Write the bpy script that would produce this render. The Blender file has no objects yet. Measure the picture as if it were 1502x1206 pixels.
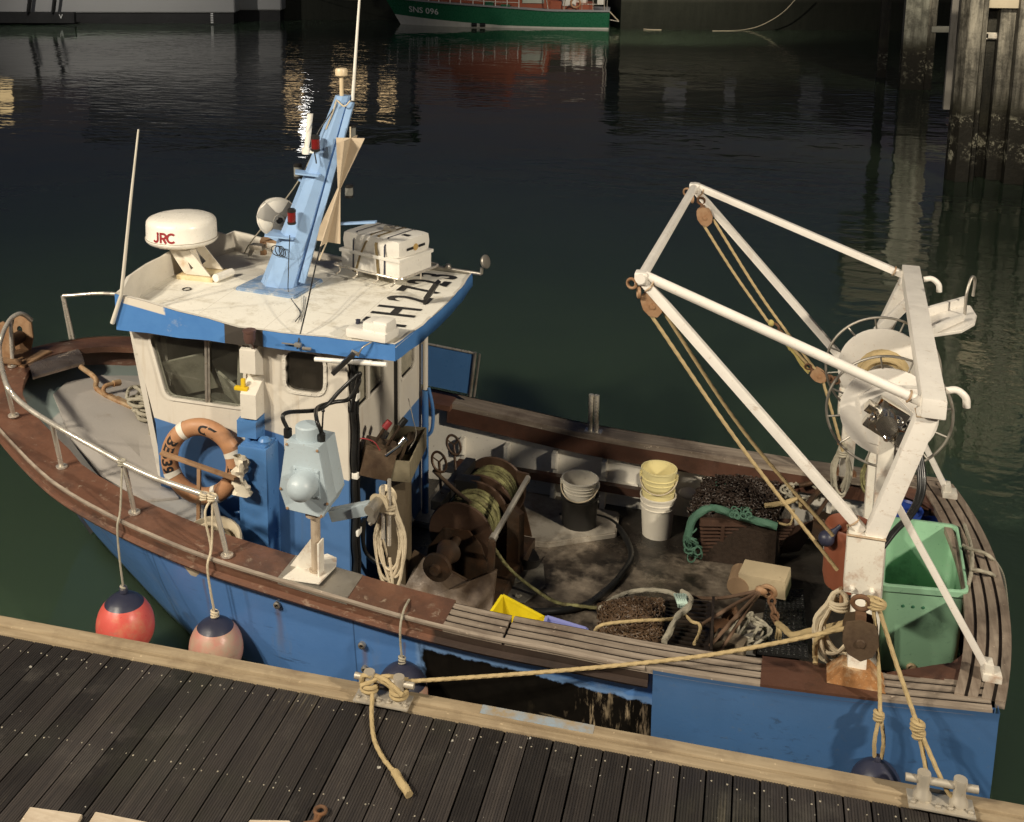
import bpy, bmesh, math, random
from mathutils import Vector, Matrix, Euler
random.seed(7)
V = Vector
PI = math.pi
SC = bpy.context.scene
COL = SC.collection

# ---------------------------------------------------------------- survey of the photograph
# camera model recovered from the pontoon boards (two vanishing points) and the vertical piles
CX, CY, F = 620.0, 229.0, 1717.0
TH = math.atan(336.0 / F)
PSI = math.radians(16.07)
CAMZ = 5.5
ANG = -math.atan(.04)              # heading of the boat against the pontoon edge
BOAT = Matrix.Translation((0, 8.5, 0)) @ Matrix.Rotation(ANG, 4, 'Z')
BINV = BOAT.inverted()

def ray(u, v):
    x = (u - CX) / F; y = (v - CY) / F
    fw = math.cos(TH) - y * math.sin(TH); up = -math.sin(TH) - y * math.cos(TH)
    c, s = math.cos(PSI), math.sin(PSI)
    return V((x * c - fw * s, x * s + fw * c, up))
CAMP = V((0, 0, CAMZ))
def wz(u, v, z):                     # world point at height z
    r = ray(u, v); return CAMP + r * ((z - CAMZ) / r.z)
def wy(u, v, y):
    r = ray(u, v); return CAMP + r * (y / r.y)
CB = BINV @ CAMP
def _b(u, v, i, c):
    r = BINV.to_3x3() @ ray(u, v); return CB + r * ((c - CB[i]) / r[i])
def bs(u, v, s): return _b(u, v, 0, s)     # boat frame: s aft, n to starboard, z up
def bn(u, v, n): return _b(u, v, 1, n)
def bz(u, v, z): return _b(u, v, 2, z)

# ---------------------------------------------------------------- mesh builder
def lerp(a, b, t): return a + (b - a) * t
def interp(tab, x):
    if x <= tab[0][0]: return tab[0][1]
    for (a, p), (b, q) in zip(tab, tab[1:]):
        if x <= b: return p + (q - p) * (x - a) / (b - a)
    return tab[-1][1]
def spline(pts, n=8):
    pts = [V(p) for p in pts]
    if len(pts) < 3: return [pts[0].lerp(pts[-1], i / n) for i in range(n + 1)]
    out = []
    P = [pts[0] * 2 - pts[1]] + pts + [pts[-1] * 2 - pts[-2]]
    for i in range(1, len(P) - 2):
        a, b, c, d = P[i - 1], P[i], P[i + 1], P[i + 2]
        for k in range(n):
            t = k / n
            out.append(.5 * ((2 * b) + (c - a) * t + (2 * a - 5 * b + 4 * c - d) * t * t + (3 * b - a - 3 * c + d) * t ** 3))
    out.append(pts[-1]); return out
def resample(pts, step):
    pts = [V(p) for p in pts]; out = [pts[0].copy()]; acc = 0
    for a, b in zip(pts, pts[1:]):
        L = (b - a).length
        if L < 1e-9: continue
        d = step - acc
        while d <= L:
            out.append(a.lerp(b, d / L)); d += step
        acc = L - (d - step)
    if (out[-1] - pts[-1]).length > step * .3: out.append(pts[-1].copy())
    return out

class MB:
    def __init__(self): self.v = []; self.f = []; self.m = []
    def add(self, vs, fs, mi=0):
        o = len(self.v); self.v += [V(p) for p in vs]
        for q in fs: self.f.append([i + o for i in q]); self.m.append(mi)
        return self
    def bm(self, b, mat=None, mi=0):
        b.verts.index_update()
        M_ = mat or Matrix()
        self.add([M_ @ v.co for v in b.verts], [[v.index for v in q.verts] for q in b.faces], mi); b.free(); return self
    def box(self, c, size, rot=None, bev=.006, mi=0):
        b = bmesh.new(); bmesh.ops.create_cube(b, size=1)
        for v in b.verts: v.co = V((v.co.x * size[0], v.co.y * size[1], v.co.z * size[2]))
        if bev > 0 and min(size) > bev * 2.2:
            bmesh.ops.bevel(b, geom=b.edges[:] , offset=bev, segments=2, affect='EDGES', profile=.7)
        R = rot if isinstance(rot, Matrix) else Euler(rot or (0, 0, 0)).to_matrix()
        return self.bm(b, Matrix.Translation(c) @ R.to_4x4(), mi)
    def bar(self, p, q, w, h=None, up=(0, 0, 1), bev=.006, mi=0):
        p, q = V(p), V(q); d = q - p; L = d.length; h = h or w
        x = d.normalized(); u = V(up); y = u.cross(x)
        if y.length < 1e-4: y = V((0, 1, 0)).cross(x)
        y.normalize(); z = x.cross(y)
        R = Matrix((x, y, z)).transposed()
        return self.box((p + q) / 2, (L, w, h), R, bev, mi)
    def hexa(self, P8, mi=0):           # 8 points: bottom 4 ccw, top 4
        return self.add(P8, [(3, 2, 1, 0), (4, 5, 6, 7), (0, 1, 5, 4), (1, 2, 6, 5), (2, 3, 7, 6), (3, 0, 4, 7)], mi)
    def tube(self, pts, r, n=10, cap=True, mi=0, strands=0, twist=1.0, closed=False):
        pts = [V(p) for p in pts]; N = len(pts); vs = []; nrm = None; L = 0
        for i in range(N):
            a = pts[i - 1] if (i or closed) else pts[i]; b = pts[(i + 1) % N] if (i < N - 1 or closed) else pts[i]
            t = (b - a)
            t = t.normalized() if t.length > 1e-9 else V((0, 0, 1))
            if nrm is None:
                nrm = V((0, 0, 1)).cross(t)
                if nrm.length < .1: nrm = V((1, 0, 0)).cross(t)
                nrm.normalize()
            else:
                nrm = nrm - t * nrm.dot(t)
                nrm = nrm.normalized() if nrm.length > 1e-6 else V((1, 0, 0))
            bi = t.cross(nrm)
            if i: L += (pts[i] - pts[i - 1]).length
            rr = r(i / (N - 1)) if callable(r) else r
            for k in range(n):
                ph = 2 * PI * k / n
                q = rr
                if strands: q = rr * (.86 + .2 * abs(math.sin(.5 * strands * (ph + twist * L / max(rr, 1e-4)))))
                vs.append(pts[i] + nrm * (math.cos(ph) * q) + bi * (math.sin(ph) * q))
        fs = []
        for i in range(N if closed else N - 1):
            j = (i + 1) % N
            for k in range(n):
                l = (k + 1) % n
                fs.append((i * n + k, i * n + l, j * n + l, j * n + k))
        if cap and not closed:
            fs.append(tuple(range(n))[::-1]); fs.append(tuple((N - 1) * n + k for k in range(n)))
        return self.add(vs, fs, mi)
    def rope(self, pts, r, n=8, smooth=8, mi=0):
        P = resample(spline(pts, smooth), max(r * 1.15, .012))
        return self.tube(P, r, n + 1, strands=3, twist=.42, mi=mi)
    def pipe(self, pts, r, n=10, smooth=8, mi=0):
        return self.tube(spline(pts, smooth) if len(pts) > 2 else pts, r, n, mi=mi)
    def lathe(self, prof, c=(0, 0, 0), axis=(0, 0, 1), n=24, mi=0, cap=True, arc=2 * PI, start=0):
        z = V(axis).normalized(); x = V((0, 0, 1)).cross(z)
        if x.length < 1e-4: x = V((1, 0, 0))
        x.normalize(); y = z.cross(x); c = V(c); vs = []
        full = abs(arc - 2 * PI) < 1e-6; nn = n if full else n + 1
        for r, h in prof:
            for k in range(nn):
                a = start + arc * k / n
                vs.append(c + z * h + x * (math.cos(a) * r) + y * (math.sin(a) * r))
        fs = []
        for i in range(len(prof) - 1):
            for k in range(n):
                l = (k + 1) % nn
                fs.append((i * nn + k, i * nn + l, (i + 1) * nn + l, (i + 1) * nn + k))
        if cap and full:
            if prof[0][0] > 1e-4: fs.append(tuple(range(n))[::-1])
            if prof[-1][0] > 1e-4: fs.append(tuple((len(prof) - 1) * nn + k for k in range(n)))
        return self.add(vs, fs, mi)
    def cyl(self, p, q, r, n=16, r2=None, mi=0):
        p, q = V(p), V(q); d = q - p
        return self.lathe([(r, 0), (r if r2 is None else r2, d.length)], p, d, n, mi)
    def ball(self, c, r, n=16, sc=(1, 1, 1), rot=None, mi=0):
        b = bmesh.new(); bmesh.ops.create_uvsphere(b, u_segments=n, v_segments=max(6, n // 2), radius=1)
        R = (rot or Matrix.Identity(3)).to_4x4()
        return self.bm(b, Matrix.Translation(c) @ R @ Matrix.Diagonal((r * sc[0], r * sc[1], r * sc[2], 1)), mi)
    def torus(self, c, R, r, axis=(0, 0, 1), n=40, m=14, mi=0, sq=1.0):
        z = V(axis).normalized(); x = V((0, 0, 1)).cross(z)
        if x.length < 1e-4: x = V((1, 0, 0))
        x.normalize(); y = z.cross(x); c = V(c); vs = []; fs = []
        for i in range(n):
            a = 2 * PI * i / n; d = x * math.cos(a) + y * math.sin(a)
            for k in range(m):
                b = 2 * PI * k / m
                vs.append(c + d * (R + r * math.cos(b)) + z * (r * sq * math.sin(b)))
        for i in range(n):
            for k in range(m):
                fs.append((i * m + k, ((i + 1) % n) * m + k, ((i + 1) % n) * m + (k + 1) % m, i * m + (k + 1) % m))
        return self.add(vs, fs, mi)
    def prism(self, poly, d, mi=0, holes=None, bev=0):   # polygon of 3-D points pushed along vector d, optional holes
        poly = [V(p) for p in poly]; d = V(d)
        if not holes:
            n = len(poly)
            b = bmesh.new()
            lo = [b.verts.new(p) for p in poly]; hi = [b.verts.new(p + d) for p in poly]
            b.faces.new(lo[::-1]); b.faces.new(hi)
            for i in range(n): b.faces.new((lo[i], lo[(i + 1) % n], hi[(i + 1) % n], hi[i]))
            bmesh.ops.recalc_face_normals(b, faces=b.faces[:])
            if bev: bmesh.ops.bevel(b, geom=b.edges[:], offset=bev, segments=2, affect='EDGES')
            return self.bm(b, None, mi)
        b = bmesh.new(); loops = [poly] + [[V(p) for p in h] for h in holes]; ed = []
        for lp in loops:
            vs = [b.verts.new(p) for p in lp]
            for i in range(len(vs)): ed.append(b.edges.new((vs[i], vs[(i + 1) % len(vs)])))
        bmesh.ops.triangle_fill(b, use_beauty=True, use_dissolve=False, edges=ed)
        front = [[v.co.copy() for v in f.verts] for f in b.faces]; b.free()
        for t in front:
            self.add(t, [range(len(t))], mi); self.add([p + d for p in t], [list(range(len(t)))[::-1]], mi)
        for lp in loops:
            n = len(lp)
            self.add(lp + [p + d for p in lp], [(i, (i + 1) % n, (i + 1) % n + n, i + n) for i in range(n)], mi)
        return self
    def grid(self, rows, mi=0, flip=False):
        nr, nc = len(rows), len(rows[0]); vs = [p for r in rows for p in r]; fs = []
        for i in range(nr - 1):
            for k in range(nc - 1):
                q = (i * nc + k, i * nc + k + 1, (i + 1) * nc + k + 1, (i + 1) * nc + k)
                fs.append(q[::-1] if flip else q)
        return self.add(vs, fs, mi)
    def build(self, name, mat, parent=None, org=None, ang=38, frame='boat', kind=None, recalc=True):
        """link as ONE mesh object; vertices are given in the boat frame (or the world with frame='world')"""
        if org is None: org = V(parent['_org']) if parent is not None else V((0, 0, 0))
        me = bpy.data.meshes.new(name)
        me.from_pydata([p - V(org) for p in self.v], [], self.f)
        mats = mat if isinstance(mat, (list, tuple)) else [mat]
        for m in mats: me.materials.append(m)
        for p, mi in zip(me.polygons, self.m): p.material_index = mi
        me.validate()
        if recalc:
            b = bmesh.new(); b.from_mesh(me)
            bmesh.ops.recalc_face_normals(b, faces=b.faces[:]); b.to_mesh(me); b.free()
        me.polygons.foreach_set('use_smooth', [True] * len(me.polygons))
        me.set_sharp_from_angle(angle=math.radians(ang))
        o = bpy.data.objects.new(name, me); COL.objects.link(o)
        if parent is not None: o.parent = parent
        else: place(o, org, frame)
        o['_org'] = tuple(org)
        if kind: o['kind'] = kind
        return o

def place(o, org, frame='boat', rot=None):
    if frame == 'boat':
        o.location = BOAT @ V(org); o.rotation_euler = (0, 0, ANG)
    else: o.location = V(org)
def thing(name, label, cat, org, frame='boat', group=None):
    o = bpy.data.objects.new(name, None); COL.objects.link(o); o.empty_display_size = .1
    place(o, org, frame); o['_org'] = tuple(org); o['label'] = label; o['category'] = cat
    if group: o['group'] = group
    return o
def tag(o, label, cat, group=None):
    o['label'] = label; o['category'] = cat
    if group: o['group'] = group
    return o
def solo(name, mb, mat, label, cat, org, frame='boat', group=None, ang=38):
    return tag(mb.build(name, mat, None, org, ang, frame), label, cat, group)
def structure(o): o['kind'] = 'structure'; return o

def rrect(fn, x0, x1, y0, y1, r, n=5):       # rounded rectangle; fn maps (x, y) to 3-D
    out = []
    for cx_, cy_, a0 in ((x1 - r, y1 - r, 0), (x0 + r, y1 - r, 90), (x0 + r, y0 + r, 180), (x1 - r, y0 + r, 270)):
        for k in range(n + 1):
            a = math.radians(a0 + 90 * k / n); out.append(fn(cx_ + r * math.cos(a), cy_ + r * math.sin(a)))
    return out
def rpoly(pts, r, n=5):                      # round the corners of a polygon
    pts = [V(p) for p in pts]; out = []
    for i in range(len(pts)):
        a, b, c = pts[i - 1], pts[i], pts[(i + 1) % len(pts)]
        p = b + (a - b).normalized() * r; q = b + (c - b).normalized() * r
        for k in range(n + 1):
            t = k / n; out.append(p * (1 - t) ** 2 + b * 2 * t * (1 - t) + q * t * t)
    return out
def text_mb(s, size, mat3, ext=.002, bold=0.0):
    cu = bpy.data.curves.new('lettering', 'FONT'); cu.body = s; cu.size = size; cu.extrude = ext; cu.offset = bold
    cu.align_x = 'CENTER'; cu.align_y = 'CENTER'; cu.resolution_u = 3
    o = bpy.data.objects.new('lettering', cu); COL.objects.link(o)
    dg = bpy.context.evaluated_depsgraph_get(); dg.update()
    me = bpy.data.meshes.new_from_object(o.evaluated_get(dg))
    mb = MB(); mb.add([mat3 @ v.co for v in me.vertices], [list(p.vertices) for p in me.polygons])
    bpy.data.objects.remove(o); bpy.data.meshes.remove(me); bpy.data.curves.remove(cu)
    return mb
def frame3(o, x, y):                          # matrix taking text x,y to 3-D directions
    x = V(x).normalized(); y = V(y); y = (y - x * y.dot(x)).normalized(); z = x.cross(y)
    m = Matrix((x, y, z)).transposed().to_4x4(); m.translation = V(o); return m

# ---------------------------------------------------------------- materials
class NT:
    def __init__(self, name):
        self.mat = bpy.data.materials.new(name); self.mat.use_nodes = True
        self.t = self.mat.node_tree; self.b = self.t.nodes['Principled BSDF']
        self.out = self.t.nodes['Material Output']
        self.co = self.t.nodes.new('ShaderNodeTexCoord').outputs['Object']
        self._x = None
    def set(self, sock, val):
        if isinstance(val, bpy.types.NodeSocket): self.t.links.new(val, sock)
        elif isinstance(val, (tuple, list)): sock.default_value = tuple(val) + ((1,) if len(val) == 3 and len(sock.default_value) == 4 else ())
        else: sock.default_value = val
    def math(self, op, a, b=0.0, clamp=False):
        n = self.t.nodes.new('ShaderNodeMath'); n.operation = op; n.use_clamp = clamp
        self.set(n.inputs[0], a); self.set(n.inputs[1], b); return n.outputs[0]
    def noise(self, scale, detail=4, rough=.55, vec=None, dist=0):
        n = self.t.nodes.new('ShaderNodeTexNoise'); self.set(n.inputs['Vector'], vec or self.co)
        n.inputs['Scale'].default_value = scale; n.inputs['Detail'].default_value = detail
        n.inputs['Roughness'].default_value = rough; n.inputs['Distortion'].default_value = dist
        return n.outputs['Fac']
    def voro(self, scale, vec=None, feature='F1'):
        n = self.t.nodes.new('ShaderNodeTexVoronoi'); n.feature = feature; self.set(n.inputs['Vector'], vec or self.co)
        n.inputs['Scale'].default_value = scale; return n
    def scale(self, sx, sy, sz, vec=None):
        n = self.t.nodes.new('ShaderNodeMapping'); self.set(n.inputs['Vector'], vec or self.co)
        n.inputs['Scale'].default_value = (sx, sy, sz); return n.outputs[0]
    def xyz(self):
        if self._x is None:
            n = self.t.nodes.new('ShaderNodeSeparateXYZ'); self.t.links.new(self.co, n.inputs[0]); self._x = n.outputs
        return self._x
    def ramp(self, v, lo, hi, a=0., b=1.):
        n = self.t.nodes.new('ShaderNodeMapRange'); n.clamp = True; self.set(n.inputs[0], v)
        for i, q in enumerate((lo, hi, a, b)): self.set(n.inputs[i + 1], q)
        return n.outputs[0]
    def mix(self, f, a, b):
        n = self.t.nodes.new('ShaderNodeMix'); n.data_type = 'RGBA'
        self.set(n.inputs['Factor'], f); self.set(n.inputs['A'], a); self.set(n.inputs['B'], b); return n.outputs['Result']
    def mul(self, c, f):
        n = self.t.nodes.new('ShaderNodeMix'); n.data_type = 'RGBA'; n.blend_type = 'MULTIPLY'; n.inputs['Factor'].default_value = 1
        self.set(n.inputs['A'], c); self.set(n.inputs['B'], f); return n.outputs['Result']
    def bump(self, h, strength=.2, dist=.01):
        n = self.t.nodes.new('ShaderNodeBump'); n.inputs['Strength'].default_value = strength; n.inputs['Distance'].default_value = dist
        self.set(n.inputs['Height'], h); self.t.links.new(n.outputs[0], self.b.inputs['Normal']); return n
    def fin(self, col=None, rough=.5, metal=0., spec=.5):
        if col is not None: self.set(self.b.inputs['Base Color'], col)
        self.set(self.b.inputs['Roughness'], rough); self.set(self.b.inputs['Metallic'], metal)
        self.b.inputs['Specular IOR Level'].default_value = spec
        return self.mat
def dk(c, k): return tuple(min(1, x * k) for x in c)
def M(name, col, rough=.55, metal=0., var=.18, vs=5., dirt=None, da=.45, ds=3.5, bump=.15, bsc=50., spec=.4, streak=False, wear=None, wa=.5):
    n = NT(name)
    c = n.mix(n.noise(vs, 6, .6), dk(col, 1 - var), dk(col, 1 + var))
    if dirt is not None:
        vec = n.scale(2.5, 2.5, .5) if streak else None
        f = n.ramp(n.noise(ds, 8, .68, vec), 1 - da - .12, 1 - da + .16)
        c = n.mix(f, c, dirt)
        fine = n.ramp(n.noise(ds * 9, 4, .7), .62, .74, 0, .6)
        c = n.mix(fine, c, dirt)
    if wear is not None:      # scuffs and rub marks
        w = n.math('MULTIPLY', n.ramp(n.noise(1, 7, .75, n.scale(9, 9, 22), .5), .57, .66), n.ramp(n.noise(1.7, 4, .6), .46, .6))
        c = n.mix(n.math('MULTIPLY', w, wa), c, wear)
    r = n.ramp(n.noise(vs * 2.3, 4), .3, .7, max(.02, rough - .13), min(1, rough + .13))
    if bump: n.bump(n.noise(bsc, 5, .65), bump, .006)
    return n.fin(c, r, metal, spec)
SKY, L1W, L2W, L3W, L4W, L5W, EXPO = .155, 4850, 9800, 5500, 5000, 1100, 0.0
# ---------------------------------------------------------------- palette
blue_light = M('mast_blue_paint', (.26, .40, .63), .38, dirt=(.30, .33, .36), da=.12, ds=6, bump=.06)
blue_cab = M('deckhouse_blue_paint', (.07, .18, .40), .35, dirt=(.09, .14, .22), da=.18, bump=.1, streak=True)
blue_pale = M('hauler_grey_blue_paint', (.40, .47, .51), .42, var=.12, dirt=(.25, .21, .16), da=.24, ds=5, bump=.14, wear=(.22, .2, .17), wa=.6)
cream = M('cream_paint', (.62, .58, .51), .42, dirt=(.33, .27, .18), da=.2, ds=3, bump=.12, streak=True)
cream_in = M('bulwark_cream_paint', (.74, .70, .62), .55, dirt=(.16, .12, .08), da=.24, ds=3.2, bump=.15, streak=True)
gantry_white = M('gantry_white_paint', (.76, .72, .66), .42, dirt=(.44, .30, .17), da=.22, ds=4, bump=.2, streak=True, wear=(.36, .25, .16), wa=.55)
rusty_white = M('rusty_white_steel', (.70, .66, .58), .5, dirt=(.30, .11, .025), da=.36, ds=7, bump=.2)
plastic_white = M('white_plastic', (.76, .73, .67), .35, var=.08, dirt=(.4, .34, .24), da=.15, bump=.04)
bucket_white = M('bucket_white_plastic', (.72, .67, .57), .42, var=.08, dirt=(.3, .25, .16), da=.28, ds=6, bump=.05)
bucket_yellow = M('yellowed_plastic', (.72, .63, .32), .42, var=.1, dirt=(.3, .22, .08), da=.2, bump=.05)
dome_white = M('radar_dome_white', (.80, .76, .68), .3, var=.05, dirt=(.5, .44, .34), da=.1, bump=.03)
red_letter = M('dark_red_letter', (.28, .03, .035), .5, bump=0)
black_letter = M('black_letter_paint', (.012, .012, .014), .6, bump=.05)
white_letter = M('white_letter_paint', (.75, .75, .72), .5, bump=0)
brown = M('red_brown_rail_paint', (.138, .066, .042), .45, var=.42, dirt=(.06, .036, .028), da=.42, ds=2.6, bump=.3, wear=(.30, .23, .17), wa=.9)
brown_dark = M('dark_brown_wood', (.085, .04, .026), .45, var=.3, dirt=(.03, .02, .015), da=.35, bump=.25)
wood = None
def woodmat(name, c1, c2, dirt, rough=.7, along=0):
    n = NT(name); sc = [22, 22, 22]; sc[along] = 1.6
    g = n.noise(1.0, 7, .65, n.scale(*sc), .4)
    c = n.mix(n.ramp(g, .32, .7), c1, c2)
    c = n.mix(n.ramp(n.noise(2.2, 7, .7), .5, .72, 0, .8), c, dirt)
    c = n.mix(n.ramp(n.noise(30, 3), .68, .76, 0, .7), c, dk(c2, 1.6))
    n.bump(g, .35, .006); return n.fin(c, n.ramp(g, .3, .7, rough - .15, rough + .1), 0, .3)
wood = woodmat('weathered_grey_wood', (.17, .135, .105), (.36, .30, .24), (.09, .06, .045))
wood_across = woodmat('weathered_grey_wood_across', (.17, .13, .10), (.34, .28, .22), (.09, .06, .045), along=1)
wood_groove = woodmat('dark_wood_groove', (.014, .010, .008), (.03, .021, .016), (.01, .008, .006))
timber = woodmat('pontoon_edge_timber', (.26, .195, .12), (.40, .315, .205), (.17, .12, .075), .75)
board_pale = woodmat('pale_board', (.42, .34, .25), (.55, .47, .37), (.3, .23, .16), .75)
steel = M('stainless_tube', (.66, .61, .53), .28, .6, var=.12, dirt=(.28, .2, .12), da=.16, bump=.05)
steel_dull = M('dull_galvanised_steel', (.42, .39, .34), .45, .8, var=.2, dirt=(.22, .15, .09), da=.3, bump=.15)
galv_rope = M('cleat_galvanised_steel', (.50, .45, .37), .5, .45, var=.15, dirt=(.33, .25, .15), da=.3, bump=.2)
rust = M('rusty_iron', (.13, .068, .036), .75, .1, var=.4, vs=9, dirt=(.20, .085, .03), da=.4, ds=8, bump=.5)
rust_pale = M('rusty_tan_steel', (.34, .21, .12), .6, .1, var=.25, dirt=(.2, .09, .035), da=.42, ds=6, bump=.3)
rust_orange = M('orange_rust_scale', (.30, .14, .05), .85, 0, var=.6, vs=22, dirt=(.58, .46, .30), da=.42, ds=8, bump=.9, bsc=35)
winch_iron = M('greasy_winch_iron', (.055, .037, .025), .42, .35, var=.5, vs=8, dirt=(.11, .055, .028), da=.45, ds=5, bump=.5)
winch_plate = M('brown_winch_plate', (.12, .082, .052), .5, .1, var=.35, vs=5, dirt=(.05, .03, .02), da=.45, bump=.3)
black_rubber = M('black_rubber', (.014, .014, .014), .35, var=.3, bump=.15)
black_plastic = M('black_plastic', (.018, .017, .016), .4, var=.3, bump=.1)
mat_black = M('wet_black_matting', (.012, .012, .012), .25, var=.4, bump=.5, bsc=120)
rope_tan = M('tan_rope', (.42, .32, .17), .85, var=.25, vs=14, dirt=(.2, .14, .07), da=.3, ds=10, bump=.5, bsc=160, spec=.15)
rope_pale = M('pale_rope', (.55, .47, .34), .85, var=.2, vs=14, dirt=(.28, .22, .14), da=.25, ds=10, bump=.5, bsc=160, spec=.15)
rope_grey = M('grey_green_rope', (.36, .33, .26), .85, var=.25, vs=14, dirt=(.14, .13, .09), da=.35, ds=10, bump=.5, bsc=160, spec=.15)
rope_yellow = M('yellow_green_warp', (.29, .28, .125), .75, var=.35, vs=12, dirt=(.07, .055, .03), da=.5, ds=14, bump=.5, bsc=120, spec=.2)
rope_aqua = M('pale_aqua_rope', (.40, .52, .46), .8, var=.2, bump=.4, bsc=140)
orange_buoy = M('faded_orange_shell', (.40, .205, .105), .5, var=.2, dirt=(.27, .13, .07), da=.4, ds=4, bump=.12)
orange_barrel = M('dirty_orange_plastic', (.20, .065, .035), .5, var=.2, dirt=(.2, .06, .03), da=.3, bump=.12)
tape_white = M('grey_white_tape', (.66, .62, .54), .5, var=.1, dirt=(.4, .33, .25), da=.25, bump=.1)
cloth = M('cream_rag_cloth', (.66, .60, .48), .9, var=.15, dirt=(.4, .33, .24), da=.25, bump=.5, bsc=90, spec=.1)
red_fender = M('red_fender_vinyl', (.56, .095, .075), .38, var=.2, dirt=(.46, .27, .14), da=.36, ds=5, bump=.14, wear=(.3, .16, .12), wa=.6)
pink_fender = M('faded_pink_fender_vinyl', (.46, .19, .155), .4, var=.25, dirt=(.36, .27, .19), da=.52, ds=6, bump=.15, wear=(.2, .12, .1), wa=.6)
pale_fender = M('pale_fender_vinyl', (.58, .44, .40), .36, var=.15, dirt=(.40, .31, .24), da=.35, ds=6, bump=.08)
navy_cap = M('navy_fender_cap', (.026, .028, .05), .4, var=.3, dirt=(.10, .09, .09), da=.25, ds=7, bump=.14)
green_plastic = M('green_bin_plastic', (.30, .53, .35), .42, var=.1, vs=3, dirt=(.07, .16, .10), da=.3, ds=3.5, bump=.1, wear=(.36, .46, .34), wa=.5)
blue_barrel = M('blue_barrel_plastic', (.02, .05, .24), .35, var=.12, bump=.06)
yellow_plastic = M('yellow_crate_plastic', (.68, .53, .015), .4, var=.12, dirt=(.42, .31, .02), da=.35, ds=5, bump=.06)
violet_plastic = M('violet_blue_crate_plastic', (.22, .24, .52), .42, var=.12, bump=.06)
glass_dark = M('dark_lens_glass', (.02, .02, .02), .08, spec=.6, bump=0, var=.3)
lens_red = M('red_lens', (.16, .012, .012), .15, spec=.6, bump=0)
lens_clear = M('smoky_clear_lens', (.22, .22, .20), .12, spec=.6, bump=0)
brown_lens = M('brown_lamp_housing', (.10, .055, .045), .35, bump=.1)
strap_brown = M('olive_strap_webbing', (.19, .14, .065), .8, bump=.3, bsc=120)
yellow_valve = M('yellow_valve_paint', (.62, .42, .02), .4, bump=.1)
ply = M('stained_plywood', (.42, .34, .22), .7, var=.2, vs=4, dirt=(.2, .14, .08), da=.3, bump=.2)
mirror = M('polished_steel', (.75, .72, .66), .12, 1.0, var=.1, bump=.05)
weed_dark = M('black_weed', (.02, .018, .012), .6, var=.5, bump=.6, bsc=30)

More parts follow.
